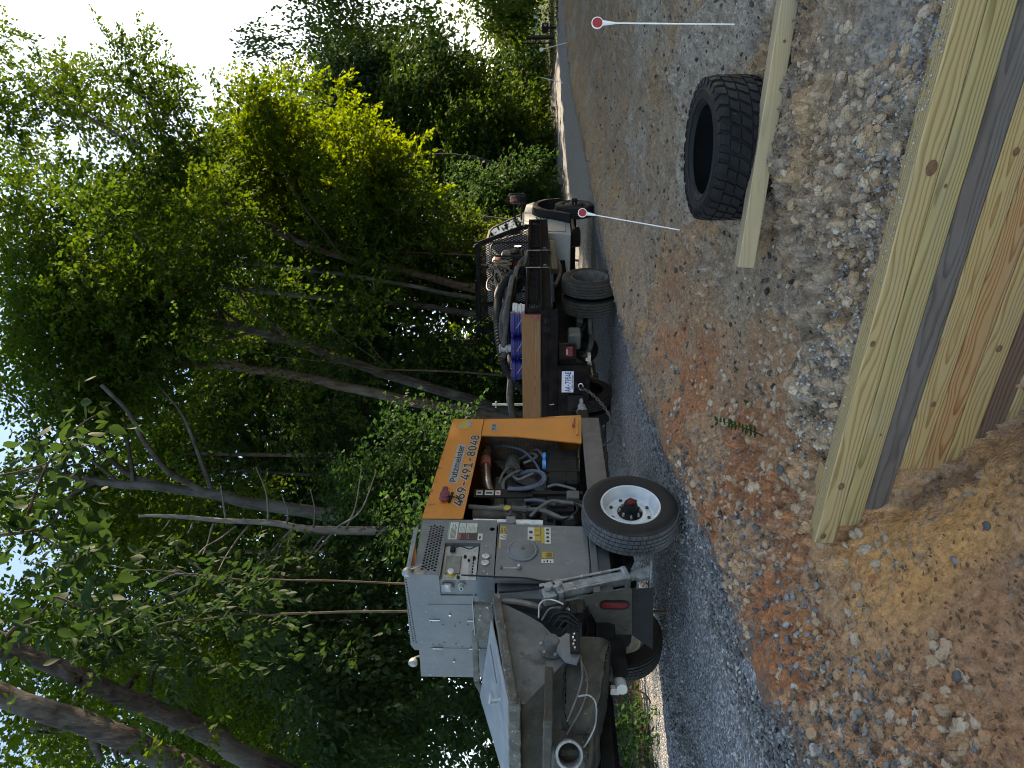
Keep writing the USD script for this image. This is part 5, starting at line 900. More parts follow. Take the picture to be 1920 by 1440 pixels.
for y in (0.0, BW - 0.05):
    rl = MB().box((-1.17, y, 1.235), (3.43, y + 0.05, 1.275), 0.005)
    rl.box((-1.17, y, 1.07), (-1.10, y + 0.05, 1.275)).box((3.36, y, 1.07), (3.43, y + 0.05, 1.275)).box((1.62, y, 1.07), (1.67, y + 0.05, 1.24)).box((1.0, y + 0.005, 1.07), (1.03, y + 0.04, 1.24))
    obj('side_rail', rl, M['black_matte'], tk, smooth=False)
# expanded metal in the rails and the headache rack: one thin part each
def expanded(u0, u1, v0, v1, T, du, dv, w, name, mt, clip=None):
    b = MB(); nu, nv = int((u1 - u0) / du), int((v1 - v0) / dv)
    for s in (1, -1):
        for i in range(-int((v1 - v0) / dv) - 1, nu + 1):
            x0 = u0 + i * du
            # one diagonal wire clipped to the rectangle
            p = np.array([x0, v0]) if s == 1 else np.array([x0, v1]); q = p + np.array([(v1 - v0) / dv * du, s * (v1 - v0)])
            t0 = max(0.0, (u0 - p[0]) / (q[0] - p[0])); t1 = min(1.0, (u1 - p[0]) / (q[0] - p[0]))
            if t1 - t0 < 0.02: continue
            a_, c_ = p + (q - p) * t0, p + (q - p) * t1
            if clip is not None:
                import shapely
                ls = shapely.LineString([a_, c_]).intersection(clip)
                if ls.is_empty or ls.geom_type != 'LineString': continue
                a_, c_ = np.array(ls.coords[0]), np.array(ls.coords[-1])
            A, C = T[:3, :3] @ np.array([*a_, 0]) + T[:3, 3], T[:3, :3] @ np.array([*c_, 0]) + T[:3, 3]
            b.bar(A, C, w, w * 0.7, up=T[:3, 2])
    return obj(name, b, mt, tk, smooth=False)
expanded(-1.10, 3.36, 1.075, 1.235, SIDE(0.025), 0.03, 0.06, 0.007, 'rail_mesh', M['black_matte'])
expanded(-1.10, 3.36, 1.075, 1.235, SIDE(BW - 0.025), 0.05, 0.09, 0.007, 'rail_mesh', M['black_matte'])
tb = UsdGeom.Xform.Define(stage, numbered(str(tk.GetPath()), 'tailboard')); tb.AddTranslateOp().Set(Gf.Vec3d(-1.18, BW / 2, 1.195)); tb.AddRotateZOp().Set(90.0)
obj('plank', MB().box((-BW / 2 + 0.06, -0.02, -0.12), (BW / 2 - 0.06, 0.02, 0.115), 0.004), M['wood_board'], tb, smooth=False)
obj('tailboard_bracket', MB().box((-1.205, 0.055, 1.07), (-1.155, 0.075, 1.30)).box((-1.21, 0.06, 1.10), (-1.20, 0.12, 1.16)).cyl((-1.205, 0.10, 1.18), (-1.215, 0.10, 1.18), 0.012, n=8), M['rust_red'], tk, smooth=False)
obj('rear_sill', MB().box((-1.19, 0.0, 0.86), (-1.13, BW, 1.065), 0.006).box((-1.205, 0.02, 0.985), (-1.19, BW - 0.02, 0.995)).box((-1.20, 0.02, 0.86), (-1.19, BW - 0.02, 0.875)), M['black_matte'], tk, smooth=False)
for y in (0.10, 0.22): obj('sill_socket', MB().box((-1.198, y, 0.96), (-1.188, y + 0.07, 1.03), 0.004), M['black_soft'], tk, smooth=False)
for z in (0.91,): obj('sill_hook', MB().tube([(-1.19, 1.30, z), (-1.22, 1.30, z - 0.01), (-1.225, 1.30, z + 0.04), (-1.20, 1.31, z + 0.05)], 0.008, 6), M['galv'], tk)
# headache rack behind the cab
RX = 3.12
rp_ = [(0.36, 2.20), (2.0, 2.25), (2.24, 2.05), (2.24, 1.08), (0.06, 1.08), (0.06, 1.36)]
fr = MB()
for (y0, z0), (y1, z1) in zip(rp_, rp_[1:] + rp_[:1]): fr.bar((RX, y0, z0), (RX, y1, z1), 0.075, 0.06, up=(1, 0, 0), bev=0.005)
for y in (0.78, 1.52): fr.bar((RX, y, 1.08), (RX, y, 2.22), 0.05, 0.12, up=(1, 0, 0))
fr.bar((RX - 0.01, 1.05, 2.27), (RX - 0.01, 1.75, 2.285), 0.02, 0.07, up=(1, 0, 0))
obj('headache_rack', fr, M['black_matte'], tk, smooth=False)
expanded(-2.22, -0.08, 1.10, 2.22, REAR(RX), 0.045, 0.08, 0.011, 'rack_mesh', M['black_matte'], clip=Polygon([(-y, z) for y, z in rp_]))
# cab: side profile extruded and rounded, with door, window, mirror, arch and emblem
CY0, CY1 = 0.20, 2.10
body = Polygon([(3.20, 0.52), (4.10, 0.50), (4.24, 0.62), (4.36, 0.93), (4.62, 1.10), (5.10, 1.10), (5.36, 0.95), (5.44, 0.62), (5.75, 0.58), (5.80, 1.22), (5.66, 1.36), (4.55, 1.42), (3.20, 1.42)]).buffer(-0.04).buffer(0.04)
def cab_shell(poly, y0, y1, inset=0.05):
    b = MB(); n = 5
    m_ = trimesh.creation.extrude_polygon(poly, y1 - y0, engine='earcut').subdivide_to_size(0.12)
    v = m_.vertices; P_ = np.stack([v[:, 0], y0 + v[:, 2], v[:, 1]], 1); mid = (y0 + y1) / 2
    bulge = 1 - 0.07 * np.clip((np.abs(P_[:, 2] - 0.95) / 0.6), 0, 1.3) ** 2
    P_[:, 1] = mid + (P_[:, 1] - mid) * bulge
    return (P_, m_.faces[:, ::-1])
P_, f_ = cab_shell(body, CY0, CY1); obj('cab_body', (P_, f_), M['white'], tk, smooth=40)
up = MB()
sec = [(3.22, 1.40, 0.0), (3.26, 1.98, 0.13), (3.42, 2.08, 0.22), (4.15, 2.07, 0.22), (4.35, 2.0, 0.17), (4.95, 1.42, 0.06)]
V = np.array([(x, CY0 + 0.03 + i, z) for x, z, i in sec] + [(x, CY1 - 0.03 - i, z) for x, z, i in sec]); nS = len(sec)
up.add(V, [(k, k + 1, k + 1 + nS, k + nS) for k in range(nS - 1)])
obj('cab_roof', up, M['white'], tk, smooth=40)
# side glass with pillars (left open frame of white, glass set in)
def side_quads(y_of, mt, name, poly, th=0.012):
    b = MB().plate(poly, basis((0, 0, 0), (1, 0, 0), (0, 0, 1)), th); m_ = b.mesh(); m_.vertices[:, 1] += [y_of(z) for z in m_.vertices[:, 2]]
    return obj(name, m_, mt, tk, smooth=False)
yo = lambda z: CY0 + 0.03 + max(0, (z - 1.40)) * 0.245
pil = Polygon([(3.22, 1.40), (4.93, 1.40), (4.35, 2.0), (4.15, 2.07), (3.42, 2.08), (3.26, 1.98)])
win = Polygon([(3.31, 1.43), (4.84, 1.43), (4.31, 1.985), (4.14, 2.035), (3.44, 2.04), (3.33, 1.96)])
side_quads(yo, M['black_soft'], 'cab_pillars', pil.difference(win))
gl = mat('tinted_glass', {'t': ('transparent_bsdf', {'color': (0.07, 0.085, 0.085)}), 'g': ('glossy_bsdf', {'roughness': 0.02, 'color': (0.9, 0.95, 1.0)}), 'f': ('fresnel', {'IOR': 1.6}), 'a': ('math', {'math_type': 'multiply', 'value2': 0.35}), 'm': ('mix_closure', {})}, [('f.fac', 'a.value1'), ('a.value', 'm.fac'), ('t.BSDF', 'm.closure1'), ('g.BSDF', 'm.closure2')], surface='m.closure')
M['glass'] = gl
side_quads(lambda z: yo(z) + 0.008, gl, 'side_window', win, 0.006)
obj('rear_window', MB().add([(3.235, 0.55, 1.50), (3.265, 0.62, 1.93), (3.265, 1.68, 1.93), (3.235, 1.75, 1.50)], [(0, 1, 2, 3)]), M['screen'], tk, smooth=False)
obj('cab_back', MB().add([(3.21, CY0 + 0.02, 0.55), (3.22, CY0 + 0.03, 1.40), (3.26, CY0 + 0.16, 1.98), (3.26, CY1 - 0.16, 1.98), (3.22, CY1 - 0.03, 1.40), (3.21, CY1 - 0.02, 0.55)], [(0, 1, 4, 5), (1, 2, 3, 4)]), M['white'], tk, smooth=False)
obj('windscreen', MB().add([(4.36, CY0 + 0.22, 1.99), (4.95, CY0 + 0.10, 1.43), (4.95, CY1 - 0.10, 1.43), (4.36, CY1 - 0.22, 1.99)], [(0, 1, 2, 3)]), M['screen'], tk, smooth=False)
obj('seat', MB().box((3.45, 0.4, 1.0), (3.6, 0.95, 1.85), 0.05).box((3.45, 1.35, 1.0), (3.6, 1.9, 1.85), 0.05), M['black_soft'], tk)
obj('door_seam', MB().tube([(3.34, CY0 - 0.003, 1.38), (3.33, CY0 - 0.003, 0.95), (3.38, CY0 + 0.01, 0.60)], 0.005, 5).tube([(3.38, CY0 + 0.01, 0.60), (4.12, CY0 + 0.01, 0.60)], 0.005, 5), M['ink'], tk)
obj('body_crease', MB().tube([(3.21, CY0 - 0.004, 1.02), (4.3, CY0 - 0.004, 1.03)], 0.009, 6), M['white'], tk)
obj('door_handle', MB().box((3.44, CY0 - 0.035, 1.20), (3.60, CY0 + 0.0, 1.235), 0.01), M['black_soft'], tk)
ar = spline([(4.08, 0.06, 0.50), (4.20, 0.05, 0.72), (4.36, 0.05, 0.98), (4.60, 0.05, 1.15), (4.87, 0.05, 1.20), (5.14, 0.05, 1.14), (5.36, 0.05, 0.96), (5.46, 0.05, 0.66)], 26)
arf = MB()
C0 = np.array([4.87, 0.0, 0.42])
rows = []
for p in ar:
    o_ = p - C0; o_[1] = 0; o_ = o_ / np.linalg.norm(o_)
    rows += [p + o_ * 0.04 + np.array([0, 0.17, 0]), p + o_ * 0.02 + np.array([0, 0.02, 0]), p, p - o_ * 0.08, p - o_ * 0.09 + np.array([0, 0.2, 0])]
idx = [(i * 5 + j, i * 5 + j + 1, i * 5 + j + 6, i * 5 + j + 5) for i in range(len(ar) - 1) for j in range(4)]
arf.add(np.array(rows), idx); obj('wheel_arch', arf, M['black_soft'], tk, smooth=45)
obj('arch_liner', MB().tube([(C0[0] + 0.47 * math.cos(q), 0.6, C0[2] + 0.47 * math.sin(q)) for q in np.linspace(-0.2, 3.4, 14)], 0.2, 8), M['black'], tk)
em = obj('emblem', MB().plate(Polygon([(4.26, 1.12), (4.40, 1.13), (4.41, 1.165), (4.27, 1.155)]), SIDE(CY0 - 0.003), 0.006), M['chrome'], tk, smooth=False)
mr = obj('wing_mirror', MB().box((4.30, -0.28, 1.34), (4.42, -0.06, 1.68), 0.035), M['black_soft'], tk, smooth=False)
obj('mirror_glass', MB().add([(4.297, -0.255, 1.50), (4.297, -0.085, 1.50), (4.297, -0.085, 1.655), (4.297, -0.255, 1.655)], [(0, 3, 2, 1)]), M['mirror'], mr, smooth=False)
obj('mirror_glass', MB().add([(4.297, -0.255, 1.37), (4.297, -0.085, 1.37), (4.297, -0.085, 1.48), (4.297, -0.255, 1.48)], [(0, 3, 2, 1)]), M['mirror'], mr, smooth=False)
obj('mirror_arm', MB().tube([(4.36, -0.08, 1.58), (4.40, 0.25, 1.56)], 0.018, 8).tube([(4.36, -0.08, 1.42), (4.40, 0.24, 1.44)], 0.018, 8), M['black_soft'], mr)
obj('step_bar', MB().box((3.25, 0.14, 0.44), (4.05, 0.24, 0.49), 0.01), M['black'], tk, smooth=False)
# chassis and running gear
obj('chassis_rail', MB().box((-1.13, 0.70, 0.62), (5.6, 0.78, 0.84)), M['black_matte'], tk, smooth=False)
obj('chassis_rail', MB().box((-1.13, 1.52, 0.62), (5.6, 1.60, 0.84)), M['black_matte'], tk, smooth=False)
cm = MB()
for x in np.arange(-0.9, 3.0, 0.42): cm.box((x, 0.04, 0.955), (x + 0.05, BW - 0.04, 1.02))
obj('bed_cross_bars', cm, M['black_matte'], tk, smooth=False)
obj('axle', MB().cyl((0.19, 0.25, 0.40), (0.19, 2.05, 0.40), 0.06, n=14).ball((0.19, 1.15, 0.40), (0.17, 0.2, 0.18), 2), M['black'], tk)
obj('front_axle', MB().cyl((4.86, 0.2, 0.39), (4.86, 2.1, 0.39), 0.05, n=12), M['black'], tk)
obj('fuel_tank', MB().box((1.0, 0.72, 0.50), (1.8, 1.45, 0.80), 0.05), M['black'], tk, smooth=False)
obj('under_tank', MB().box((1.35, 0.28, 0.80), (3.1, 0.36, 0.90)).tube(spline([(2.4, 0.3, 0.92), (1.9, 0.32, 0.78), (1.4, 0.35, 0.76), (0.9, 0.4, 0.85)], 10), 0.03, 8), M['engine'], tk, smooth=False)
obj('leaf_spring', MB().tube(spline([(-0.75, 0.62, 0.66), (-0.2, 0.62, 0.47), (0.19, 0.62, 0.42), (0.6, 0.62, 0.47), (1.1, 0.62, 0.66)], 14), 0.035, 6), M['black'], tk)
for y in (0.02, 0.10): obj('exhaust_tip', MB().lathe([(0.034, -0.22), (0.038, -0.02), (0.040, 0.0), (0.034, 0.0), (0.030, -0.03), (0.0, -0.04)], (0.02 - 1.4 * y, 0.40 + 1.2 * y, 0.385), (0.25, -1.0, 0.05), 20), M['engine'], tk)
obj('exhaust_pipe', MB().tube(spline([(-0.02, 0.62, 0.37), (-0.15, 0.9, 0.36), (-0.1, 1.1, 0.45), (0.6, 1.2, 0.55)], 12), 0.04, 10), M['engine'], tk)
wheel(tk, (0.19, 0.125, 0.385), 0.390, 0.235, 0.255, (0, -1, 0), M['tread_brown'], M['rubber'], M['engine'], dish=0.17, hub=False)
wheel(tk, (0.19, 0.40, 0.385), 0.390, 0.235, 0.255, (0, -1, 0), M['tread_brown'], M['rubber'], M['black'], dish=0.05, hub=False)
wheel(tk, (0.19, BW - 0.125, 0.385), 0.390, 0.235, 0.255, (0, 1, 0), M['rubber'], M['rubber'], M['engine'], dish=0.17, hub=False)
wheel(tk, (0.19, BW - 0.40, 0.385), 0.390, 0.235, 0.255, (0, 1, 0), M['rubber'], M['rubber'], M['black'], dish=0.05, hub=False)
rmf, of = wheel(tk, (4.87, 0.16, 0.385), 0.388, 0.24, 0.25, (0, -1, 0), M['rubber'], M['rubber'], M['black'], dish=-0.01)
wheel(tk, (4.87, BW - 0.16, 0.385), 0.388, 0.24, 0.25, (0, 1, 0), M['rubber'], M['rubber'], M['black'], dish=-0.01, hub=False)
# hitch box, number plate, tail lamp
obj('hitch_box', MB().box((-1.20, 0.755, 0.44), (-1.10, 1.56, 0.855), 0.006).box((-1.215, 0.745, 0.42), (-1.20, 0.765, 0.86)), M['black_matte'], tk, smooth=False)
lpz = obj('licence_plate', MB().box((-1.209, 0.824, 0.650), (-1.205, 1.128, 0.802), 0.002), M['plate_face'], tk, smooth=False)
def rear_text(txt, y_right, z, h, width, mt, x, bold=True):
    t = meshkit.text_mesh(txt, h, 0.001, bold=bold); w = t.bounds[1][0] - t.bounds[0][0]; t.vertices[:, 0] -= t.bounds[0][0]; t.vertices[:, 0] *= width / w
    return obj('lettering', MB().tm(t, basis((x, y_right, z), (0, -1, 0), (0, 0, 1))), mt, lpz, smooth=False)
rear_text('AA-7954E', 1.118, 0.688, 0.070, 0.285, M['ink_blue'], -1.2095)
rear_text('NORTH CAROLINA', 1.075, 0.657, 0.018, 0.20, M['ink_blue'], -1.2095)
for y in (0.86, 1.09): obj('plate_bolt', MB().cyl((-1.209, y, 0.79), (-1.214, y, 0.79), 0.006, n=8), M['galv'], lpz)
tl = obj('tail_lamp', MB().box((-1.17, 0.505, 0.655), (-1.11, 0.645, 0.765), 0.016), M['red'], tk, smooth=False, label='red square tail lamp')
obj('reverse_lens', MB().box((-1.173, 0.53, 0.728), (-1.165, 0.61, 0.752), 0.003), M['label_grey'], tl, smooth=False)
obj('tail_lamp_bracket', MB().box((-1.12, 0.48, 0.62), (-1.09, 0.80, 0.84)), M['black'], tk, smooth=False)
obj('battery_case', MB().box((-1.0, 0.40, 0.56), (-0.75, 0.62, 0.72), 0.02), M['grey_dark'], tk, smooth=False)
obj('receiver_bracket', MB().box((-1.16, 0.62, 0.435), (-1.08, 0.76, 0.475)).box((-1.165, 0.66, 0.475), (-1.15, 0.70, 0.50)), M['galv'], tk, smooth=False)
obj('pintle_hitch', MB().box((-1.27, 1.36, 0.53), (-1.20, 1.52, 0.64), 0.012).cyl((-1.20, 1.44, 0.585), (-1.34, 1.44, 0.585), 0.03, n=12).box((-1.36, 1.40, 0.60), (-1.28, 1.48, 0.68), 0.015).tube([(-1.21, 1.22 + 0.03 * math.cos(q), 0.66 + 0.03 * math.sin(q)) for q in np.linspace(0, 6.28, 14)], 0.009, 6).box((-1.22, 1.17, 0.52), (-1.20, 1.40, 0.72)), M['black'], tk)
# ratchet straps over the rail
for k, x in enumerate((0.52, 1.40)):
    st = thing('ratchet_strap', ['black ratchet strap over the truck side rail, the one nearer the tailboard', 'black ratchet strap over the truck side rail, the one nearer the cab'][k], 'strap', KW(x, 0, 0), 63.0)
    obj('webbing', MB().box((-0.018, -0.010, 0.93), (0.018, -0.034 + 0.026, 1.29)).box((-0.018, -0.010, 1.278), (0.018, 0.30, 1.283)), M['label_grey'], st, smooth=False)
    obj('ratchet', MB().box((-0.024, -0.05, 0.985), (0.024, -0.034, 1.03), 0.006), M['engine'], st, smooth=False)
# safety chains: every link
def chain(pts, label, link=0.055, r=0.0065):
    P = spline(pts, 240); L = np.concatenate([[0], np.cumsum(np.linalg.norm(np.diff(P, axis=0), axis=1))]); n = int(L[-1] / (link * 0.68))
    ch = thing('safety_chain', label, 'chain', (0, 0, 0))
    for k in range(n):
        p = np.array([np.interp(L[-1] * (k + 0.5) / n, L, P[:, i]) for i in range(3)]); q = np.array([np.interp(min(L[-1], L[-1] * (k + 0.5) / n + 0.02), L, P[:, i]) for i in range(3)])
        a, b, d = frame_of(q - p if np.linalg.norm(q - p) > 1e-6 else np.array([0, 0, 1.0])); s = a if k % 2 else b
        w_ = link * 0.28; h_ = link * 0.5 - w_; ring = [p + d * (h_ * (1 if math.cos(u) > 0 else -1) + w_ * math.cos(u)) + s * w_ * math.sin(u) for u in np.linspace(0, 2 * np.pi, 13)]
        obj('link', MB().tube(ring, r, 5, cap=False), M['engine'], ch)
    return ch
c1 = chain([KW(-1.22, 1.06, 0.54), KW(-1.30, 1.10, 0.42), KW(-1.42, 1.22, 0.27), KW(-1.6, 1.36, 0.17), KW(-1.85, 1.44, 0.20), KW(-2.05, 1.42, 0.36), KW(-2.15, 1.42, 0.52)], 'safety chain with a hook, looping low from the number plate side of the hitch')
obj('hook', MB().tube(spline([KW(-1.20, 1.10, 0.50), KW(-1.24, 1.07, 0.56), KW(-1.22, 1.02, 0.585), KW(-1.21, 1.00, 0.545), KW(-1.23, 1.03, 0.52)], 14), 0.012, 8), M['chrome'], c1)
chain([KW(-1.22, 1.50, 0.50), KW(-1.45, 1.44, 0.36), KW(-1.7, 1.42, 0.34), KW(-2.0, 1.45, 0.40), KW(-2.2, 1.46, 0.54)], 'shorter safety chain hanging under the trailer drawbar')

tbx = thing('tool_box', 'added amber box standing for warm sun glow behind the front end of the truck side rail', 'added box', KW(2.95, 0.16, 1.068), 63.0)  # added box: its amber colour stands in for sun glow at the rail
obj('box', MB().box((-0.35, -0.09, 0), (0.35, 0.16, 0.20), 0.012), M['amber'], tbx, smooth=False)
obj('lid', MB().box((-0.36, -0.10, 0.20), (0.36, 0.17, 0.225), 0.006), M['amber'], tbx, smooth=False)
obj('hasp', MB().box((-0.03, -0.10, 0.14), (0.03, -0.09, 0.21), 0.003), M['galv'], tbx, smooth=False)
# ------------------------------------------------------------------ load on the truck bed
BZ = 1.066
def pail(name, label, x, y, mt, h=0.37, r=0.15, lid=None, group=None, lie=False, z0=BZ):
    p = thing(name, label, 'bucket', KW(x, y, z0), 63.0, group)
    obj('body', MB().lathe([(r * 0.90, 0.0), (r * 0.94, h * 0.7), (r * 1.03, h * 0.72), (r * 1.03, h * 0.76), (r * 0.96, h * 0.78), (r * 0.98, h * 0.86), (r * 1.05, h * 0.88), (r * 1.05, h * 0.94), (r, h * 0.95), (r, h), (r * 0.95, h), (r * 0.9, 0.01), (0, 0.01)], (0, 0, 0), (0, 0, 1), 32), mt, p, smooth=35)
    if lid: obj('lid', MB().lathe([(r * 1.06, h * 0.96), (r * 1.06, h + 0.012), (r * 0.98, h + 0.015), (r * 0.92, h + 0.006), (0, h + 0.006)], (0, 0, 0), (0, 0, 1), 32), lid, p, smooth=30)
    obj('bail', MB().tube([(r * 1.05 * math.cos(q), r * 1.05 * math.sin(q), h * 0.8 - 0.10 * abs(math.sin(q))) for q in np.linspace(math.pi, 2 * math.pi, 12)], 0.003, 5), M['galv'], p)
    return p
for k, y in enumerate((0.28, 0.60, 0.92)):
    pail('blue_bucket', ['blue plastic bucket by the truck tailboard, next to the white bucket', 'blue plastic bucket behind the tailboard, middle of the three', 'blue plastic bucket behind the tailboard, the one nearest the orange hood'][k], -0.92, y, M['blue'], group=None, h=0.39)
pail('white_bucket', 'white plastic bucket with lid in the rear corner of the truck bed', -0.62, 0.28, M['white'], lid=M['white'], h=0.36)
ch_ = thing('corrugated_hose', 'black corrugated suction hose looped high over the truck bed', 'hose', (0, 0, 0))
pth = spline([KW(1.15, 0.20, 1.20), KW(1.10, 0.25, 1.45), KW(0.95, 0.38, 1.62), KW(0.6, 0.50, 1.70), KW(0.1, 0.60, 1.69), KW(-0.4, 0.78, 1.64), KW(-0.75, 1.0, 1.54), KW(-0.80, 1.25, 1.35), KW(-0.7, 1.5, 1.20)], 340)
obj('hose', MB().tube(pth, 0.054 + 0.009 * np.sin(np.arange(340) * 2 * np.pi / 5.0), 12), M['black_soft'], ch_, smooth=True)
pth = spline([KW(1.0, 0.30, 1.15), KW(0.95, 0.36, 1.38), KW(0.7, 0.45, 1.52), KW(0.3, 0.52, 1.57), KW(-0.2, 0.65, 1.55), KW(-0.6, 0.85, 1.45)], 240)
obj('hose', MB().tube(pth, 0.050 + 0.009 * np.sin(np.arange(240) * 2 * np.pi / 5.0), 12), M['black_soft'], ch_, smooth=True)
def layflat(pts, label, n=4, r=0.035, seed=0, sp=0.05, light=True):
    q = np.random.default_rng(seed); o = thing('delivery_hose', label, 'hose', (0, 0, 0)); pts = np.asarray(pts)
    for k in range(n):
        off = q.normal(size=(len(pts), 3)) * np.array([sp, sp, sp * 0.7]); off[:, 2] = np.abs(off[:, 2])
        obj('hose', MB().tube(spline(pts + off, 40), r * q.uniform(0.8, 1.1), 9), M['grey_hose'] if light and k % 3 == 0 else M['dark_hose'], o, smooth=True)
layflat([KW(1.9, 0.22, 1.20), KW(1.3, 0.18, 1.34), KW(0.8, 0.20, 1.42), KW(0.3, 0.24, 1.47), KW(-0.3, 0.35, 1.50), KW(-0.75, 0.55, 1.54), KW(-0.82, 0.75, 1.50)], 'bundle of grey rubber delivery hoses along the truck side rail', 6, 0.036, 3, 0.045)
layflat([KW(-0.7, 0.9, 1.2), KW(-0.75, 1.1, 1.44), KW(-0.78, 1.4, 1.48), KW(-0.8, 1.75, 1.42), KW(-0.8, 2.1, 1.3), KW(-0.7, 2.15, 1.15)], 'grey hoses sagging over the far half of the wooden tailboard', 4, 0.04, 5, 0.04)
layflat([KW(2.0, 0.55, 1.25), KW(1.5, 0.5, 1.42), KW(0.9, 0.55, 1.48), KW(0.2, 0.7, 1.45), KW(-0.4, 0.9, 1.42), KW(-0.7, 1.2, 1.38)], 'dark hoses heaped in the middle of the truck bed under the corrugated hose', 8, 0.040, 8, 0.08, False)
fit = thing('pipe_coupling', 'silver pipe coupling standing among the hoses above the blue buckets', 'coupling', KW(-0.85, 0.66, 1.45), 63.0)
obj('coupling', MB().lathe([(0.05, 0.0), (0.05, 0.05), (0.06, 0.055), (0.06, 0.075), (0.045, 0.08), (0.045, 0.14), (0.06, 0.145), (0.06, 0.165), (0.03, 0.17), (0, 0.165)], (0, 0, 0), (0.2, 0.1, 1), 22), M['silver'], fit, smooth=30)
layflat([KW(2.7, 0.9, 1.3), KW(2.2, 0.8, 1.65), KW(1.6, 0.8, 1.70), KW(1.0, 0.9, 1.60), KW(0.5, 1.1, 1.4)], 'dark coiled lines piled against the headache rack', 8, 0.026, 18, 0.09, False)
pw = thing('pressure_washer', 'red and black petrol engine washer strapped down on the truck bed behind the cab', 'pressure washer', KW(2.05, 0.36, BZ + 0.16), 63.0)
obj('engine', MB().box((-0.25, -0.15, 0.12), (0.22, 0.30, 0.42), 0.03).cyl((0.0, -0.18, 0.30), (0.0, -0.10, 0.30), 0.11, n=20).box((-0.15, -0.12, 0.40), (0.10, 0.22, 0.50), 0.02), M['black_soft'], pw, smooth=False)
obj('fuel_tank', MB().box((-0.18, -0.02, 0.50), (0.30, 0.36, 0.66), 0.05), M['red_paint'], pw, smooth=False)
obj('shroud', MB().box((0.18, -0.10, 0.25), (0.34, 0.25, 0.50), 0.04).cyl((-0.32, 0.0, 0.2), (-0.22, 0.0, 0.2), 0.09, n=18), M['red_paint'], pw, smooth=False)
obj('muffler', MB().box((-0.28, -0.2, 0.33), (-0.05, -0.12, 0.47), 0.015), M['engine'], pw, smooth=False)
obj('frame', MB().tube(spline([(-0.4, -0.2, 0.05), (-0.4, -0.2, 0.4), (-0.3, -0.2, 0.62), (0.3, -0.2, 0.66), (0.42, -0.2, 0.4), (0.42, -0.2, 0.05)], 24), 0.016, 8).tube(spline([(-0.4, 0.4, 0.05), (-0.4, 0.4, 0.5), (-0.3, 0.4, 0.72), (0.3, 0.4, 0.72), (0.42, 0.4, 0.4), (0.42, 0.4, 0.05)], 24), 0.016, 8), M['black'], pw)
obj('hand_wheel', MB().cyl((0.05, -0.2, 0.22), (0.05, -0.24, 0.22), 0.06, n=16), M['chrome'], pw)
rl = thing('hose_reel', 'blue capped hose reel on the truck bed beside the cab', 'hose reel', KW(2.80, 0.52, 1.16), 63.0)
obj('drum', MB().cyl((0, 0, 0.10), (0, 0, 0.24), 0.10, n=24), M['straw_hose'], rl)
obj('flange', MB().lathe([(0, 0.30), (0.08, 0.295), (0.15, 0.25), (0.155, 0.235), (0.05, 0.235)], (0, 0, 0), (0, 0, 1), 28), M['blue_cap'], rl)
obj('flange', MB().lathe([(0.0, 0.10), (0.15, 0.10), (0.15, 0.085), (0, 0.085)], (0, 0, 0), (0, 0, 1), 28).cyl((0, 0, 0), (0, 0, 0.1), 0.04, n=12), M['black'], rl)
cb = thing('cable_bundle', 'tangle of brown and black cables by the washer on the truck bed', 'cables', KW(1.50, 0.38, 1.33), 63.0)
q = np.random.default_rng(5)
for k in range(30):
    a_ = q.uniform(0, 6.28); pts = [np.array([0.35 * (t - 0.5) + 0.05 * q.normal(), 0.16 * math.sin(5 * t + a_), 0.28 + 0.22 * math.sin(3.1 * t + 0.3 * q.normal()) + 0.03 * q.normal()]) for t in np.linspace(0, 1, 7)]
    obj('cable', MB().tube(spline(pts, 22), q.uniform(0.007, 0.012), 6), M['straw_hose'] if k % 3 else M['black_soft'], cb)
wb = thing('white_jug', 'white plastic jug with a paper label wedged among the cables', 'jug', KW(1.70, 0.30, 1.60), 63.0)
obj('jug', MB().lathe([(0, 0), (0.055, 0.0), (0.06, 0.02), (0.06, 0.12), (0.03, 0.15), (0.028, 0.17), (0, 0.17)], (0, 0, 0), (0.5, 0.2, 0.8), 20), M['white'], wb, smooth=30)
obj('paper_label', MB().box((-0.10, -0.07, 0.02), (-0.02, -0.066, 0.12)), M['label_white'], wb, smooth=False)
sp_ = thing('steel_spike', 'steel pin standing up at the far rear corner of the rack', 'pin', KW(-0.4, 1.75, 1.15), 63.0)
obj('pin', MB().cyl((0, 0, 0), (0, 0, 0.62), 0.02, n=12).cyl((0, 0, 0.56), (0, 0, 0.58), 0.05, n=12), M['galv'], sp_)
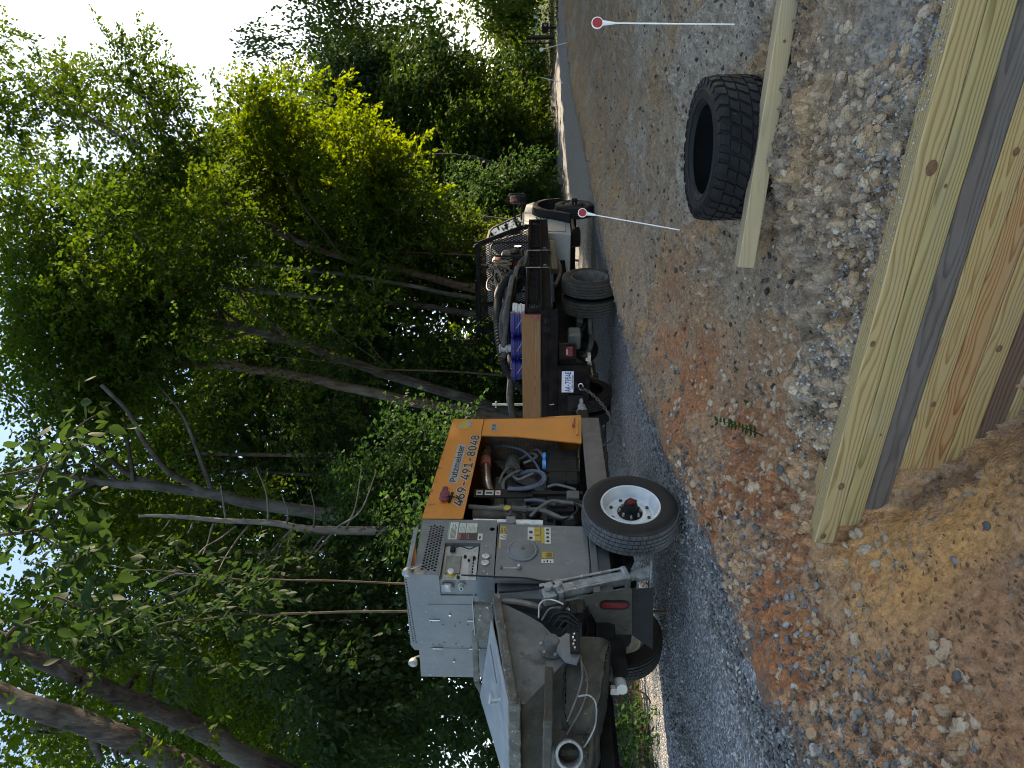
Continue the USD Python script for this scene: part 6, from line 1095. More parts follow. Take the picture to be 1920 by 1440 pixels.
# ------------------------------------------------------------------ woods
lr = np.random.default_rng(11)
def unit(n):
    v = lr.normal(size=(n, 3)); return v / np.linalg.norm(v, axis=1, keepdims=True)
def leaf_quads(b, d, nrm, s, wide=0.33, fold=0.10):
    w = np.cross(nrm, d); w /= np.linalg.norm(w, axis=1, keepdims=True) + 1e-9; n = np.cross(d, w); s = s[:, None]
    m_ = b + d * s * 0.45
    V = np.stack([b, m_ + w * s * wide - n * s * fold, b + d * s - n * s * 0.08, m_ - w * s * wide - n * s * fold], 1).reshape(-1, 3)
    k = np.arange(len(b)) * 4
    return V, np.concatenate([np.stack([k, k + 2, k + 1], 1), np.stack([k, k + 3, k + 2], 1)])
def leaf_shaped(b, d, nrm, s, wide=0.30):
    """broader leaf outline of ten points, folded along the midrib and curling at the tip"""
    w = np.cross(nrm, d); w /= np.linalg.norm(w, axis=1, keepdims=True) + 1e-9; n = np.cross(d, w); s = s[:, None]
    ts = [0.0, 0.18, 0.42, 0.70, 1.0]; ws = [0.0, 0.8, 1.0, 0.66, 0.0]; rows = []
    for t, q in zip(ts, ws):
        c = b + d * s * t - n * s * 0.22 * t * t; rows += [c + w * s * wide * q - n * s * 0.09 * q, c, c - w * s * wide * q - n * s * 0.09 * q]
    V = np.stack(rows, 1).reshape(-1, 3); k = np.arange(len(b)) * 15; F = []
    for r in range(4):
        for c in range(2):
            a_ = k + r * 3 + c; F += [np.stack([a_, a_ + 3, a_ + 4], 1), np.stack([a_, a_ + 4, a_ + 1], 1)]
    return V, np.concatenate(F)
def spray(clumps, size, droop=0.25, per=12, twig=0.45, shape=leaf_quads, hang=False, K=1.8):
    """leaves set along short twigs that fill the clumps (centre, radii)"""
    Vs, Fs, n0 = [], [], 0
    for c, r in clumps:
        area = math.pi * r[0] * r[2]; n = max(3, int(K * area / (0.2 * size * size) / per))
        u = unit(n); rad = lr.random(n) ** 0.45; rad = rad * (0.75 + 0.5 * meshkit.noise(u * 2.2 + c, 3))
        p = c + u * rad[:, None] * r
        d = u * np.array([1, 1, 0.6]) + lr.normal(size=(n, 3)) * 0.55 + np.array([0, 0, -droop]); 
        if hang: d = lr.normal(size=(n, 3)) * np.array([0.25, 0.25, 0.15]) + np.array([0, 0, -1.0])
        d /= np.linalg.norm(d, axis=1, keepdims=True); L = twig * lr.uniform(0.6, 1.3, n)
        t = (np.arange(per) + 0.5) / per
        q = p[:, None] + d[:, None] * (L[:, None] * t)[..., None] + np.array([0, 0, -1.0]) * (droop * 0.5 * L[:, None] * t ** 2)[..., None]
        q = (q + lr.normal(size=q.shape) * 0.02).reshape(-1, 3); D = np.repeat(d, per, 0); m_ = len(q)
        side = np.cross(D, [0, 0, 1.0]); side *= np.where(np.arange(m_) % 2, 1, -1)[:, None]
        ld_ = D * 0.55 + side * 0.8 + lr.normal(size=(m_, 3)) * 0.45 + np.array([0, 0, -droop]); ld_ /= np.linalg.norm(ld_, axis=1, keepdims=True)
        nn = lr.normal(size=(m_, 3)) * 0.55 + np.array([0, 0, 1.0])
        V, F = shape(q, ld_, nn, size * lr.uniform(0.65, 1.25, m_)); Vs.append(V); Fs.append(F + n0); n0 += len(V)
    return np.vstack(Vs), np.vstack(Fs)
def clump(px, py, rpx, rpy, Y, flat=0.85):
    c = at(px, py, Y); k = Y / FPX
    return c, np.array([rpy * k, (rpx + rpy) * 0.5 * k * flat, rpx * k])
def region(px0, px1, py0, py1, Y0, Y1, n, rmin, rmax, keep=None):
    out = []
    while len(out) < n:
        px, py = lr.uniform(px0, px1), lr.uniform(py0, py1)
        if keep is not None and not keep(px, py): continue
        r = lr.uniform(rmin, rmax); out.append(clump(px, py, r * lr.uniform(0.75, 1.05), r * lr.uniform(0.9, 1.3), lr.uniform(Y0, Y1)))
    return out
def trunk_pts(pix, Y, y_slope=0.0, ground=True):
    """pixels from low to high turned into points at a distance; carried down to the ground"""
    P_ = [at(px, py, Y + y_slope * k) for k, (px, py) in enumerate(pix)]
    if ground:
        d = P_[0] - P_[1]; d /= np.linalg.norm(d); z = -0.15; p = P_[0]
        if d[2] > -0.3: d = np.array([d[0], 0, -0.9])
        P_ = [p + d * max(0.1, (p[2] - z) / -d[2])] + P_
    return np.array(P_)
def gnarl(P_, n, amp):
    S = spline(P_, n); S[1:-1, :2] += 0.7 * (np.stack([meshkit.noise(np.stack([np.arange(n) * 0.33 + P_[0][0], 0 * np.arange(n), 0 * np.arange(n) + s], 1), 5) for s in (0, 9)], 1)[1:-1] - 0.5) * amp
    return S
def tree(name, label, cat, trunks, crown, leafm, size, barkm, K=1.8, droop=0.25, per=12, twig=0.45, shape=leaf_quads, limbs=0, hang=False, group=None, extra=()):
    o = thing(name, label, cat, (0, 0, 0), 0, group); mb = MB(); ends = []
    for P_, r0, r1 in trunks:
        n = max(14, len(P_) * 6); S = gnarl(P_, n, 0.08); q = np.linspace(0, 1, n); rr_ = r0 * (1 - q) + r1 * q; rr_[:3] *= np.array([1.35, 1.15, 1.03]) if len(ends) == 0 else 1
        sides = 14 if r0 > 0.08 else 9; mb.tube(S, rr_, sides); ends.append((S, rr_))
    if trunks: obj('trunk', mb, barkm, o, smooth=True)
    if limbs and crown:
        lb = MB(); S, rr_ = ends[0]
        for k in range(limbs):
            c, r = crown[lr.integers(len(crown))]; hz = np.abs(S[:, 2] - (c[2] - 0.35 * np.linalg.norm(S[0, :2] - c[:2]) - 0.3)); i = int(np.argmin(hz)); i = min(max(i, len(S) // 4), len(S) - 1)
            mid = (S[i] + c) / 2 + lr.normal(size=3) * 0.15 + np.array([0, 0, 0.1]); Q = gnarl(np.array([S[i], mid, c + unit(1)[0] * r * 0.5]), 12, 0.15)
            ra = min(rr_[i] * 0.5, 0.05); lb.tube(Q, np.linspace(ra, 0.006, 12), 6)
        obj('limbs', lb, barkm, o, smooth=True)
    if crown:
        V, F = spray(crown, size, droop, per, twig, shape, hang, K)
        cr = obj('crown', (V, F), leafm, o, smooth=False); cr.SetCustomDataByKey('kind', 'stuff')
    return o
Lq = M['leaf']
# the two leaning oaks at the left edge
tree('oak_tree', 'thick furrowed oak trunk slanting across the far left, lower of the leaning pair', 'tree', [(trunk_pts([(367, 1440), (200, 1376), (60, 1322), (-90, 1262), (-300, 1190)], 6.6), 0.118, 0.095)],
     region(-60, 210, 1330, 1470, 6.4, 9.0, 7, 45, 75) + region(230, 420, 1390, 1470, 6.0, 8.5, 4, 35, 50), Lq, 0.075, M['bark'], K=0.8, limbs=4)
tree('oak_tree', 'furrowed oak trunk slanting above the trailer, upper of the leaning pair', 'tree', [(trunk_pts([(520, 1441), (400, 1385), (290, 1330), (160, 1272), (18, 1212), (-150, 1150)], 7.2), 0.105, 0.085), (np.array([at(150, 1275, 7.1), at(60, 1240, 7.0), at(0, 1222, 6.9), at(-80, 1200, 6.8)]), 0.05, 0.045)],
     region(-40, 260, 1090, 1290, 7.5, 10, 9, 45, 80) + region(240, 420, 1180, 1330, 8.0, 10.5, 6, 40, 65), Lq, 0.08, M['bark'], K=1.0, limbs=6)
# grey forked tree
tree('forked_tree', 'grey barked forked tree standing behind the dead snag', 'tree', [(trunk_pts([(660, 968), (615, 963), (500, 948), (400, 930), (300, 915), (200, 905), (90, 890)], 11.0), 0.125, 0.055), (np.array([at(385, 925, 11), at(340, 900, 10.8), at(305, 872, 10.6), at(265, 818, 10.4), (at(235, 770, 10.3)), at(190, 722, 10.2)]), 0.055, 0.03), (np.array([at(300, 912, 11), at(262, 898, 11.2), at(215, 868, 11.4), at(150, 800, 11.6)]), 0.06, 0.03)],
     region(-30, 230, 640, 960, 10.5, 13.5, 14, 60, 105) + region(230, 330, 650, 760, 11, 13, 3, 40, 60), Lq, 0.09, M['bark_grey'], K=1.1, limbs=10)
# dead snag with bare side branches
sn = thing('dead_snag', 'bleached dead tree trunk with bare broken side branches', 'dead tree')
SP = [at(650, 996, 8.2), at(560, 988, 8.2), at(500, 980, 8.2), at(350, 972, 8.2), at(260, 968, 8.2)]; g0 = SP[0].copy(); g0[2] = -0.1
S = gnarl(np.array([g0] + SP), 30, 0.05); obj('trunk', MB().tube(S, np.linspace(0.062, 0.016, 30), 10), M['bark_pale'], sn, smooth=True)
def z7p(x, y): return x / 2.0, 720 + y / 2.0
for br in ([(1005, 515), (1003, 450), (990, 385), (960, 312)], [(930, 535), (880, 600), (845, 650), (820, 700)], [(1090, 550), (1020, 630), (960, 690), (910, 735)], [(1245, 560), (1180, 640), (1120, 700), (1050, 755)], [(1215, 570), (1165, 640), (1150, 690)], [(885, 535), (830, 580), (770, 612), (740, 640)], [(800, 525), (780, 590), (760, 640)], [(725, 520), (705, 560)], [(640, 512), (610, 548)], [(1075, 530), (1080, 480), (1060, 425)], [(845, 500), (835, 440), (828, 380)], [(1175, 545), (1180, 480), (1165, 395)], [(1060, 590), (1035, 650), (1025, 690)], [(1290, 560), (1330, 470), (1355, 320)], [(1255, 545), (1350, 480), (1410, 330)]):
    Q = np.array([at(*z7p(*b), 8.2 - 0.25 * k) for k, b in enumerate(br)]); obj('branch', MB().tube(gnarl(Q, 10, 0.05), np.linspace(0.014, 0.005, 10), 6), M['bark_pale'], sn, smooth=True)
bb_ = thing('bare_branches', 'grey bare curved branches hanging among the leaves left of the dead snag', 'branches')
for br in ([(880, 768), (800, 740), (700, 715), (620, 670), (560, 650)], [(745, 755), (640, 805), (560, 850), (535, 880)], [(535, 880), (570, 915), (600, 950)], [(880, 765), (780, 712), (700, 660), (650, 580)], [(700, 715), (640, 722), (560, 770), (535, 830), (540, 870)]):
    Q = np.array([at(*z7p(*b), 6.6 - 0.06 * k) for k, b in enumerate(br)]); obj('branch', MB().tube(gnarl(Q, 12, 0.03), np.linspace(0.011, 0.004, 12), 6), M['bark_grey'], bb_, smooth=True)
# trunks in the middle of the wood and the crowns over them
tree('oak_tree', 'dark straight oak trunk rising behind the orange hood', 'tree', [(trunk_pts([(800, 757), (700, 737), (600, 715), (480, 695), (310, 678), (200, 660)], 12.5), 0.105, 0.06)],
     region(40, 330, 520, 720, 11.5, 14.5, 14, 55, 95), Lq, 0.092, M['bark_dark'], K=1.5, limbs=9)
tree('oak_tree', 'sunlit brown oak trunk with a dark crooked limb, above the hoses on the truck', 'tree', [(trunk_pts([(760, 712), (690, 690), (600, 660), (500, 628), (400, 605), (350, 597), (250, 580)], 13.0), 0.10, 0.055), (np.array([at(430, 618, 13), at(405, 565, 12.8), at(395, 540, 12.6), at(405, 490, 12.5), at(415, 450, 12.4), at(405, 395, 12.3)]), 0.045, 0.022), (np.array([at(340, 595, 13), at(352, 560, 12.9), at(378, 545, 12.8), at(392, 528, 12.8)]), 0.035, 0.02)],
     region(30, 420, 380, 620, 11.0, 13.5, 17, 55, 95), Lq, 0.088, M['bark'], K=1.55, limbs=12)
slim = [('slender grey tree with a gentle bend behind the headache rack', [(900, 562), (790, 541), (700, 525), (575, 505), (450, 492), (350, 470)], 16.0, 0.058, M['bark_grey']),
        ('grey trunk behind the rear end of the headache rack', [(905, 593), (800, 576), (560, 555), (400, 534), (250, 500)], 16.8, 0.085, M['bark_grey']),
        ('pale sunlit trunk above the truck cab', [(915, 411), (840, 402), (750, 391), (690, 384), (560, 372)], 19.0, 0.075, M['bark_pale']),
        ('thin leaning trunk between the cab and the rack', [(860, 512), (825, 500), (750, 482), (670, 456), (560, 430)], 18.8, 0.042, M['bark_grey']),
        ('thin dark trunk left of the pale sunlit one', [(880, 448), (800, 432), (700, 418), (600, 410)], 19.5, 0.045, M['bark_dark'])]
for k, (lab, pix, Y, r, bm) in enumerate(slim):
    cx0 = pix[-1]
    tree('slim_tree', lab, 'tree', [(trunk_pts(pix, Y), r, r * 0.6)], region(cx0[0] - 120, cx0[0] + 150, cx0[1] - 95, cx0[1] + 110, Y + 0.3, Y + 3, 7, 45, 75), Lq if k != 2 else M['leaf_yellow'], 0.10, bm, K=1.35, limbs=5)
# more stems deeper in
deep = [(720, 905, 20), (700, 860, 22), (760, 830, 19), (690, 790, 23), (730, 640, 21), (740, 1010, 18), (700, 1080, 21), (690, 1160, 19), (650, 1230, 22), (880, 300, 24), (760, 470, 22), (620, 1330, 17), (740, 950, 24), (790, 690, 24), (700, 560, 25)]
ps = None
for k, (px, py, Y) in enumerate(deep):
    P_ = trunk_pts([(900, py), (px, py - 6 + 10 * (k % 3)), (px - 220, py - 20 + 22 * (k % 3)), (px - 480, py - 40 + 30 * (k % 3))], Y)
    tree('forest_tree', 'slim brown trunk deep in the shaded woods behind the trailer and truck', 'tree', [(P_, 0.07 + 0.025 * (k % 3), 0.04)], region(px - 560, px - 200, py - 90, py + 90, Y - 1, Y + 2, 5, 45, 75), M['leaf_dark'] if k % 2 else Lq, 0.14, M['bark_dark'] if k % 3 else M['bark_grey'], K=1.3, group='slim trunks deep in the woods')
# upper crown in front of the sky, top right of the woods
edge_py = lambda px: np.interp(px, [0, 60, 100, 150, 200, 245, 270, 330, 380, 430, 480], [175, 150, 105, 110, 135, 75, 100, 140, 130, 120, 150])
tree('maple_tree', 'tall leafy maple whose dark crown stands out against the pale sky', 'tree', [(trunk_pts([(900, 545), (800, 520), (600, 470), (450, 400), (300, 300), (130, 200)], 17.0), 0.12, 0.035), (np.array([at(420, 385, 17), at(380, 300, 16.7), at(300, 240, 16.4), at(250, 130, 16.2)]), 0.045, 0.018), (np.array([at(250, 400, 17), at(150, 350, 16.7), at(60, 280, 16.4)]), 0.035, 0.014)],
     region(15, 400, 120, 400, 15.2, 18, 30, 40, 75, lambda x, y: y > edge_py(x) + 45) + [clump(*q, 16.2) for q in ((245, 105, 24, 34), (150, 145, 32, 40), (95, 140, 28, 36), (205, 160, 30, 30), (335, 165, 32, 32), (300, 140, 26, 24), (420, 165, 30, 34), (60, 190, 30, 40), (20, 220, 30, 50), (470, 190, 28, 36), (14, 62, 20, 26), (30, 55, 10, 16), (-40, 90, 40, 60), (5, 130, 24, 40), (-30, 190, 40, 70), (10, 270, 50, 70), (0, 360, 60, 80))], Lq, 0.102, M['bark_dark'], K=1.15, limbs=16, per=14)
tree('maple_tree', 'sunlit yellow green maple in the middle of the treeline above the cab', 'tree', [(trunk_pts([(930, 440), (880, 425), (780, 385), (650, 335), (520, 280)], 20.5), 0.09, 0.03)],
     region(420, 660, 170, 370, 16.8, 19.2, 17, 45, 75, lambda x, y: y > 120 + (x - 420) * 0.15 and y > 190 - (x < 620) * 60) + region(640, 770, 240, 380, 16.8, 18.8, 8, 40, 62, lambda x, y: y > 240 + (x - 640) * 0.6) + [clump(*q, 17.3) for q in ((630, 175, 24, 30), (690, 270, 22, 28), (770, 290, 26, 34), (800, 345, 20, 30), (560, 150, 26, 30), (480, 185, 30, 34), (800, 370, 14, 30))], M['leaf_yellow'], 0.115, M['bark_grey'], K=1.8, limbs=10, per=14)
# shaded trees on the right of the wood
rt = [('shaded tree with blue green foliage, thin topped, nearest the open sky', (450, 720, 130, 330, 31, 36), 18, (380, 250), M['leaf_cool'], 1.25, 33, 250), ('broad dark green tree on the bend of the drive', (620, 985, 80, 230, 33, 38), 26, (420, 160), M['leaf_dark'], 2.2, 35.5, 160), ('dark green tree above the far drive, left of the broad one', (700, 1000, 180, 350, 29, 33), 22, (480, 270), M['leaf'], 2.0, 31, 270), ('dense shaded shrubby tree on the bank behind the truck cab', (830, 1010, 230, 390, 25.5, 28), 18, (650, 330), M['leaf'], 2.2, 26.5, 345)]
for lab, (a_, b_s, c_, d_, y0, y1), n, (tx, tyy), lm_, K_, Y, bpy in rt:
    kp = (lambda x, y: y > np.interp(x, [450, 560, 650, 800, 900, 1000], [150, 125, 95, 70, 75, 95])) 
    tree('roadside_tree', lab, 'tree', [(trunk_pts([(1000, bpy), (800, tyy + 6), (tx, tyy)], Y), 0.13, 0.05)], region(a_, b_s, c_, d_, y0, y1, n, 38, 70, kp), lm_, 0.19, M['bark_dark'], K=K_, limbs=6, per=10, twig=0.8)
tree('roadside_tree', 'tall leafy tree with paler top at the right end of the far drive', 'tree', [(np.array([(17.8, 31.0, 0.4), (17.8, 31.0, 3.0), (17.6, 31.0, 7.5)]), 0.2, 0.06)], region(872, 985, -70, 50, 30, 33, 16, 24, 40, lambda x, y: y < 30 + (x - 870) * 0.25), M['leaf'], 0.18, M['bark_dark'], K=1.3, limbs=8, per=9, twig=0.8)
tree('far_tree', 'distant dark trees closing the view behind the house and lawn', 'tree', [(trunk_pts([(1010, -30), (960, -30), (900, -30)], 60), 0.3, 0.1)], region(930, 1020, -120, 130, 55, 66, 18, 22, 40), M['leaf_cool'], 0.4, M['bark_dark'], K=2.0, per=8, twig=1.2)
# hanging branches at the top right, of a tree that stands outside the picture
tree('willow_oak', 'tree reaching into the top right corner with thin drooping leafy branches', 'tree', [(np.array([(9.6, 10.5, -0.1), (9.4, 10.4, 2.5), (8.6, 10.2, 5.0), (7.4, 10.0, 6.2)]), 0.2, 0.06)],
     region(520, 740, -60, 45, 9.2, 10.5, 14, 22, 48, lambda x, y: y < 30 or x < 640) + region(560, 650, 30, 90, 9.5, 10.5, 4, 18, 30) + region(440, 560, 40, 110, 10, 11.5, 6, 24, 40) + region(870, 930, -40, 30, 9.5, 10.5, 4, 24, 40) + [clump(px, py, r, r * 1.3, 9.8) for px, py, r in ((560, -200, 110), (700, -220, 120))], M['leaf'], 0.062, M['bark_dark'], K=0.75, droop=0.9, hang=True, per=14, twig=0.55)
# shrubs and vines at the edge of the drive
def shrub(lab, regs, lm_, size, K, name='shrub', **kw):
    return tree(name, lab, kw.pop('cat', 'shrub'), kw.pop('stems', []), sum([region(*r) for r in regs], []), lm_, size, M['bark_dark'], K=K, **kw)
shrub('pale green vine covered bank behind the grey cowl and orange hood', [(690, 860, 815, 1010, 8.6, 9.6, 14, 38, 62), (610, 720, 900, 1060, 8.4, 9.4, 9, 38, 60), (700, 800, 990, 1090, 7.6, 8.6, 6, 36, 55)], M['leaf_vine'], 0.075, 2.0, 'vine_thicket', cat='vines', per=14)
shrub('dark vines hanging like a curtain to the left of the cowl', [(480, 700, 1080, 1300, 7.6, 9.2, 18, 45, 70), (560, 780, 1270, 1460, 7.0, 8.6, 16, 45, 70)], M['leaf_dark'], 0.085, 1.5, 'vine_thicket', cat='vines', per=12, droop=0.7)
shrub('bright leafed sapling clump lit pale green by the left edge, above the hopper', [(790, 900, 1290, 1450, 6.6, 7.6, 8, 32, 50)], M['leaf_big'], 0.085, 1.0, per=9)
shrub('low green plants growing under the outlet at the edge of the drive', [(1130, 1215, 1350, 1460, 6.4, 7.4, 8, 20, 34), (1160, 1200, 1290, 1360, 6.8, 7.4, 3, 14, 22)], M['leaf_vine'], 0.06, 1.3, 'weeds', cat='weeds', per=8, twig=0.25)
shrub('broad green shrub right behind the truck bed and the tailboard', [(800, 1000, 600, 800, 13.6, 15.2, 18, 45, 68)], M['leaf_dark'], 0.085, 2.2)
shrub('green shrub bank behind the headache rack', [(780, 990, 440, 620, 17.4, 19.4, 18, 42, 62)], M['leaf'], 0.095, 2.2)
shrub('light green shrub beside the truck cab and mirror', [(830, 1010, 335, 450, 21.0, 23, 14, 34, 54)], M['leaf_vine'], 0.12, 2.2)
shrub('low bushes along the far edge of the drive', [(960, 1018, 90, 340, 33, 37, 18, 22, 34)], M['leaf_vine'], 0.18, 2.0, per=9)
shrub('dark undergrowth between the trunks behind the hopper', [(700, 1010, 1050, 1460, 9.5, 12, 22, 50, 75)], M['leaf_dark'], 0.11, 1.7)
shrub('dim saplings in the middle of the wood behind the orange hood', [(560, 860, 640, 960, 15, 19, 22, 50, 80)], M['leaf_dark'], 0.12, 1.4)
shrub('leafy understorey above the truck bed, half in sun', [(520, 800, 390, 700, 17, 21, 24, 48, 78)], Lq, 0.13, 1.5)
tree('sapling', 'young leafy trees growing in front of the oak trunks behind the truck bed', 'tree', [(trunk_pts([(900, 700), (700, 690), (520, 670)], 12.8), 0.025, 0.008)], region(560, 900, 560, 800, 12.2, 13.8, 22, 34, 60) + region(330, 560, 480, 780, 10.0, 12.0, 18, 34, 60), Lq, 0.08, M['bark_dark'], K=0.3, limbs=6)
tree('sapling', 'young leafy trees in front of the grey stems above the headache rack', 'tree', [(trunk_pts([(900, 480), (700, 470), (540, 450)], 17.0), 0.025, 0.008)], region(520, 860, 360, 580, 15.4, 17.2, 24, 34, 58), Lq, 0.108, M['bark_dark'], K=0.35, limbs=6)
tree('sapling', 'young trees filling the gaps behind the leaning oaks at the left edge', 'tree', [(trunk_pts([(700, 1330), (400, 1310), (150, 1300)], 11.0), 0.02, 0.008)], region(0, 520, 1180, 1470, 10.0, 13.0, 34, 40, 75) + region(120, 480, 930, 1200, 11.5, 14.0, 22, 40, 70), Lq, 0.09, M['bark_dark'], K=1.05, limbs=8)
V, F = spray(region(560, 1010, 60, 1460, 28, 42, 70, 55, 95) + region(300, 620, 300, 1460, 26, 38, 60, 50, 90) + region(420, 800, 600, 1460, 20, 30, 50, 45, 80), 0.28, per=9, twig=1.1, K=1.7)
tag(obj('far_woods', (V, F), M['leaf_dark'], smooth=False), 'far-off woods closing the view between the trunks', 'woods', kind='stuff')

# near branch with broad leaves hanging into the upper left: every big leaf a part
ob_ = thing('overhanging_branch', 'near branch with broad dark leaves hanging into the picture above the dead snag', 'branch')
tips = []
for Q, r in (([(-60, 1010), (40, 1000), (95, 980), (130, 935), (160, 900)], 0.016), ([(40, 1000), (60, 940), (95, 860), (150, 800), (200, 770)], 0.012), ([(0, 1222), (25, 1180), (75, 1150), (110, 1115)], 0.02), ([(-30, 900), (50, 880), (130, 850), (180, 830)], 0.010), ([(60, 1000), (120, 1030), (170, 1040), (215, 1010)], 0.010), ([(100, 1120), (160, 1140), (220, 1130)], 0.009)):
    P_ = gnarl(np.array([at(a_, b_s, 4.6 + 0.05 * k) for k, (a_, b_s) in enumerate(Q)]), 18, 0.04); obj('twig', MB().tube(P_, np.linspace(r, 0.003, 18), 6), M['bark_dark'], ob_, smooth=True); tips.append(P_)
n = 300; tp_ = np.vstack(tips); i = lr.integers(0, len(tp_), n); b = tp_[i] + lr.normal(size=(n, 3)) * np.array([0.14, 0.12, 0.10]); d = lr.normal(size=(n, 3)) * 0.6 + np.array([0, 0, -0.5]); d /= np.linalg.norm(d, axis=1, keepdims=True)
for k in range(n):
    V, F = leaf_shaped(b[k:k + 1], d[k:k + 1], lr.normal(size=(1, 3)) * 0.6 + np.array([[0, -0.4, 0.8]]), np.array([lr.uniform(0.07, 0.15)])); obj('leaf', (V, F), M['leaf_big'], ob_, smooth=True)
tree('sapling', 'sapling with broad drooping leaves in front of the vines, left of the dead snag', 'tree', [(trunk_pts([(620, 1150), (480, 1150), (380, 1160), (280, 1180)], 6.0), 0.012, 0.005)], region(380, 560, 1090, 1230, 5.6, 6.4, 10, 28, 48) + region(250, 420, 1150, 1300, 5.8, 6.6, 8, 28, 45), M['leaf_big'], 0.10, M['bark_dark'], K=0.9, droop=0.8, per=9, twig=0.3, shape=leaf_shaped)
tree('sapling', 'leafy sapling crown between the near branch and the leaning oak trunk', 'tree', [(trunk_pts([(600, 1090), (400, 1080), (200, 1060)], 6.8), 0.012, 0.005)], region(90, 300, 1060, 1210, 6.2, 7.2, 10, 30, 48), M['leaf_big'], 0.10, M['bark_dark'], K=0.8, droop=0.6, per=9, twig=0.3, shape=leaf_shaped)

# unseen trees added right of the drive to block the sun over it
gen = tree('hedgerow_tree', 'added bushy tree that blocks the sun, out of view on the right', 'tree', [(np.array([(10.8, 12.0, -0.1), (10.8, 12.1, 2.5), (10.7, 12.0, 5.6)]), 0.14, 0.05)], [(np.array([10.8 + lr.uniform(-0.9, 0.9), 12.0 + lr.uniform(-0.9, 0.9), lr.uniform(2.9, 6.3)]), np.array([1.1, 1.1, 1.0])) for _ in range(16)], Lq, 0.22, M['bark'], K=8.0, per=8)
for k, (X, Y, rz_, sc, zz) in enumerate([(8.6, 7.4, 40, 1.0, 1.35), (9.2, 9.9, 80, 1.0, 1.5), (11.4, 14.2, 120, 1.0, 1.5), (12.6, 16.6, 20, 1.0, 1.45), (14.4, 19.0, 160, 1.0, 1.45), (11.6, 8.6, 60, 1.15, 1.7), (12.4, 12.6, 10, 1.15, 1.75), (14.0, 16.2, 90, 1.1, 1.6), (15.8, 20.8, 250, 1.0, 1.1), (20.0, 27.6, 140, 1.2, 1.3), (23.5, 30.0, 10, 1.3, 1.3), (17.6, 21.8, 310, 1.0, 0.9), (15.8, 18.6, 220, 1.1, 1.5), (13.6, 17.6, 45, 1.0, 1.5), (12.4, 15.2, 275, 1.0, 1.5), (15.4, 20.4, 190, 1.0, 1.35), (19.6, 26.4, 15, 1.15, 1.7), (20.6, 28.6, 130, 1.15, 1.7), (18.2, 24.0, 85, 1.0, 1.3)]):
    c, s = math.cos(math.radians(rz_)), math.sin(math.radians(rz_)); cx1, cy1 = 10.8 * sc, 12.0 * sc
    dup(gen, 'added bushy tree that blocks the sun, out of view on the right', (X - (c * cx1 - s * cy1), Y - (s * cx1 + c * cy1), 0), rz_, (sc, sc, zz), group='added shade trees out of view beside the drive')
tag(gen, group='added shade trees out of view beside the drive')

# small growth and litter on the ground
def gpt(px, py):
    p = atz(px, py, -0.1)
    for _ in range(5): p = atz(px, py, gz(p[0], p[1]))
    return p
sd = thing('seedling', 'green seedling with small toothed leaves on the bank in front of the trailer wheel', 'seedling')
r0 = gpt(1440, 822); r1 = at(1345, 790, float(np.linalg.norm(r0[:2])) * 0.99)
P_ = gnarl(np.array([r0, (r0 * 0.5 + r1 * 0.5) + np.array([0.02, 0, 0.01]), r1]), 14, 0.02); obj('stem', MB().tube(P_, np.linspace(0.004, 0.002, 14), 6), M['leaf_vine'], sd)
for k in range(24):
    i = min(13, 3 + k // 2 + (2 if k > 18 else 0)); d = np.array([[(-1) ** k * 0.9, lr.normal() * 0.6, 0.25 + 0.4 * (k > 18)]]); d /= np.linalg.norm(d); V, F = leaf_shaped(P_[i:i + 1], d, np.array([[lr.normal() * 0.2, -0.5, 0.8]]), np.array([lr.uniform(0.026, 0.042)]), 0.3); obj('leaf', (V, F), M['leaf_vine'], sd, smooth=True)
for k, (px, py, s) in enumerate(((1330, 985, 0.03), (1496, 845, 0.025), (1405, 755, 0.03), (1855, 1125, 0.022), (1380, 690, 0.025), (1810, 905, 0.018))):
    w_ = thing('weed', 'tiny green weed on the bare earth', 'weed', gpt(px, py), 0, 'tiny weeds on the earth bank')
    n = 9; d = lr.normal(size=(n, 3)) * np.array([0.8, 0.8, 0.3]) + np.array([0, 0, 0.5]); d /= np.linalg.norm(d, axis=1, keepdims=True); V, F = leaf_shaped(np.zeros((n, 3)) + lr.normal(size=(n, 3)) * 0.008, d, lr.normal(size=(n, 3)) * 0.4 + np.array([0, 0, 1.0]), np.full(n, s)); obj('leaf', (V, F), M['leaf_vine'], w_, smooth=True)
for lab, brs in (('dead forked twig lying on the brown earth in the lower left', [[(1755, 1270), (1715, 1228), (1700, 1215), (1675, 1205), (1630, 1190)], [(1705, 1220), (1725, 1190), (1733, 1165), (1738, 1130)], [(1675, 1205), (1675, 1185)], [(1715, 1240), (1660, 1250), (1635, 1240)]]), ('thin dead twig near the bottom left corner', [[(1835, 1320), (1790, 1335), (1750, 1345)]]), ('bent rootlet on the orange earth by the wall', [[(1545, 1085), (1570, 1080), (1620, 1078), (1660, 1065), (1705, 1050)], [(1560, 1070), (1600, 1082), (1640, 1072)]])):
    tw_ = thing('twig', lab, 'twig')
    for br in brs: obj('stick', MB().tube(gnarl(np.array([gpt(*b_) + np.array([0, 0, 0.008]) for b_ in br]), 14, 0.012), np.linspace(0.0045, 0.002, 14), 6), M['bark_dark'], tw_)
def litter(n, cond, size, mt, name, label, lift=0.004, ymin=1.9, ymax=5.0, blade=False):
    p = ground_pts(n, cond, ymin, ymax); m_ = len(p); d = lr.normal(size=(m_, 3)) * np.array([1, 1, 0.12]); d /= np.linalg.norm(d, axis=1, keepdims=True)
    V, F = leaf_quads(p + np.array([0, 0, lift]), d, lr.normal(size=(m_, 3)) * 0.35 + np.array([0, 0, 1.0]), size * lr.uniform(0.5, 1.5, m_), 0.035 if blade else 0.28, 0.0 if blade else 0.12)
    tag(obj(name, (V, F), mt, smooth=False), label, 'litter', kind='stuff')
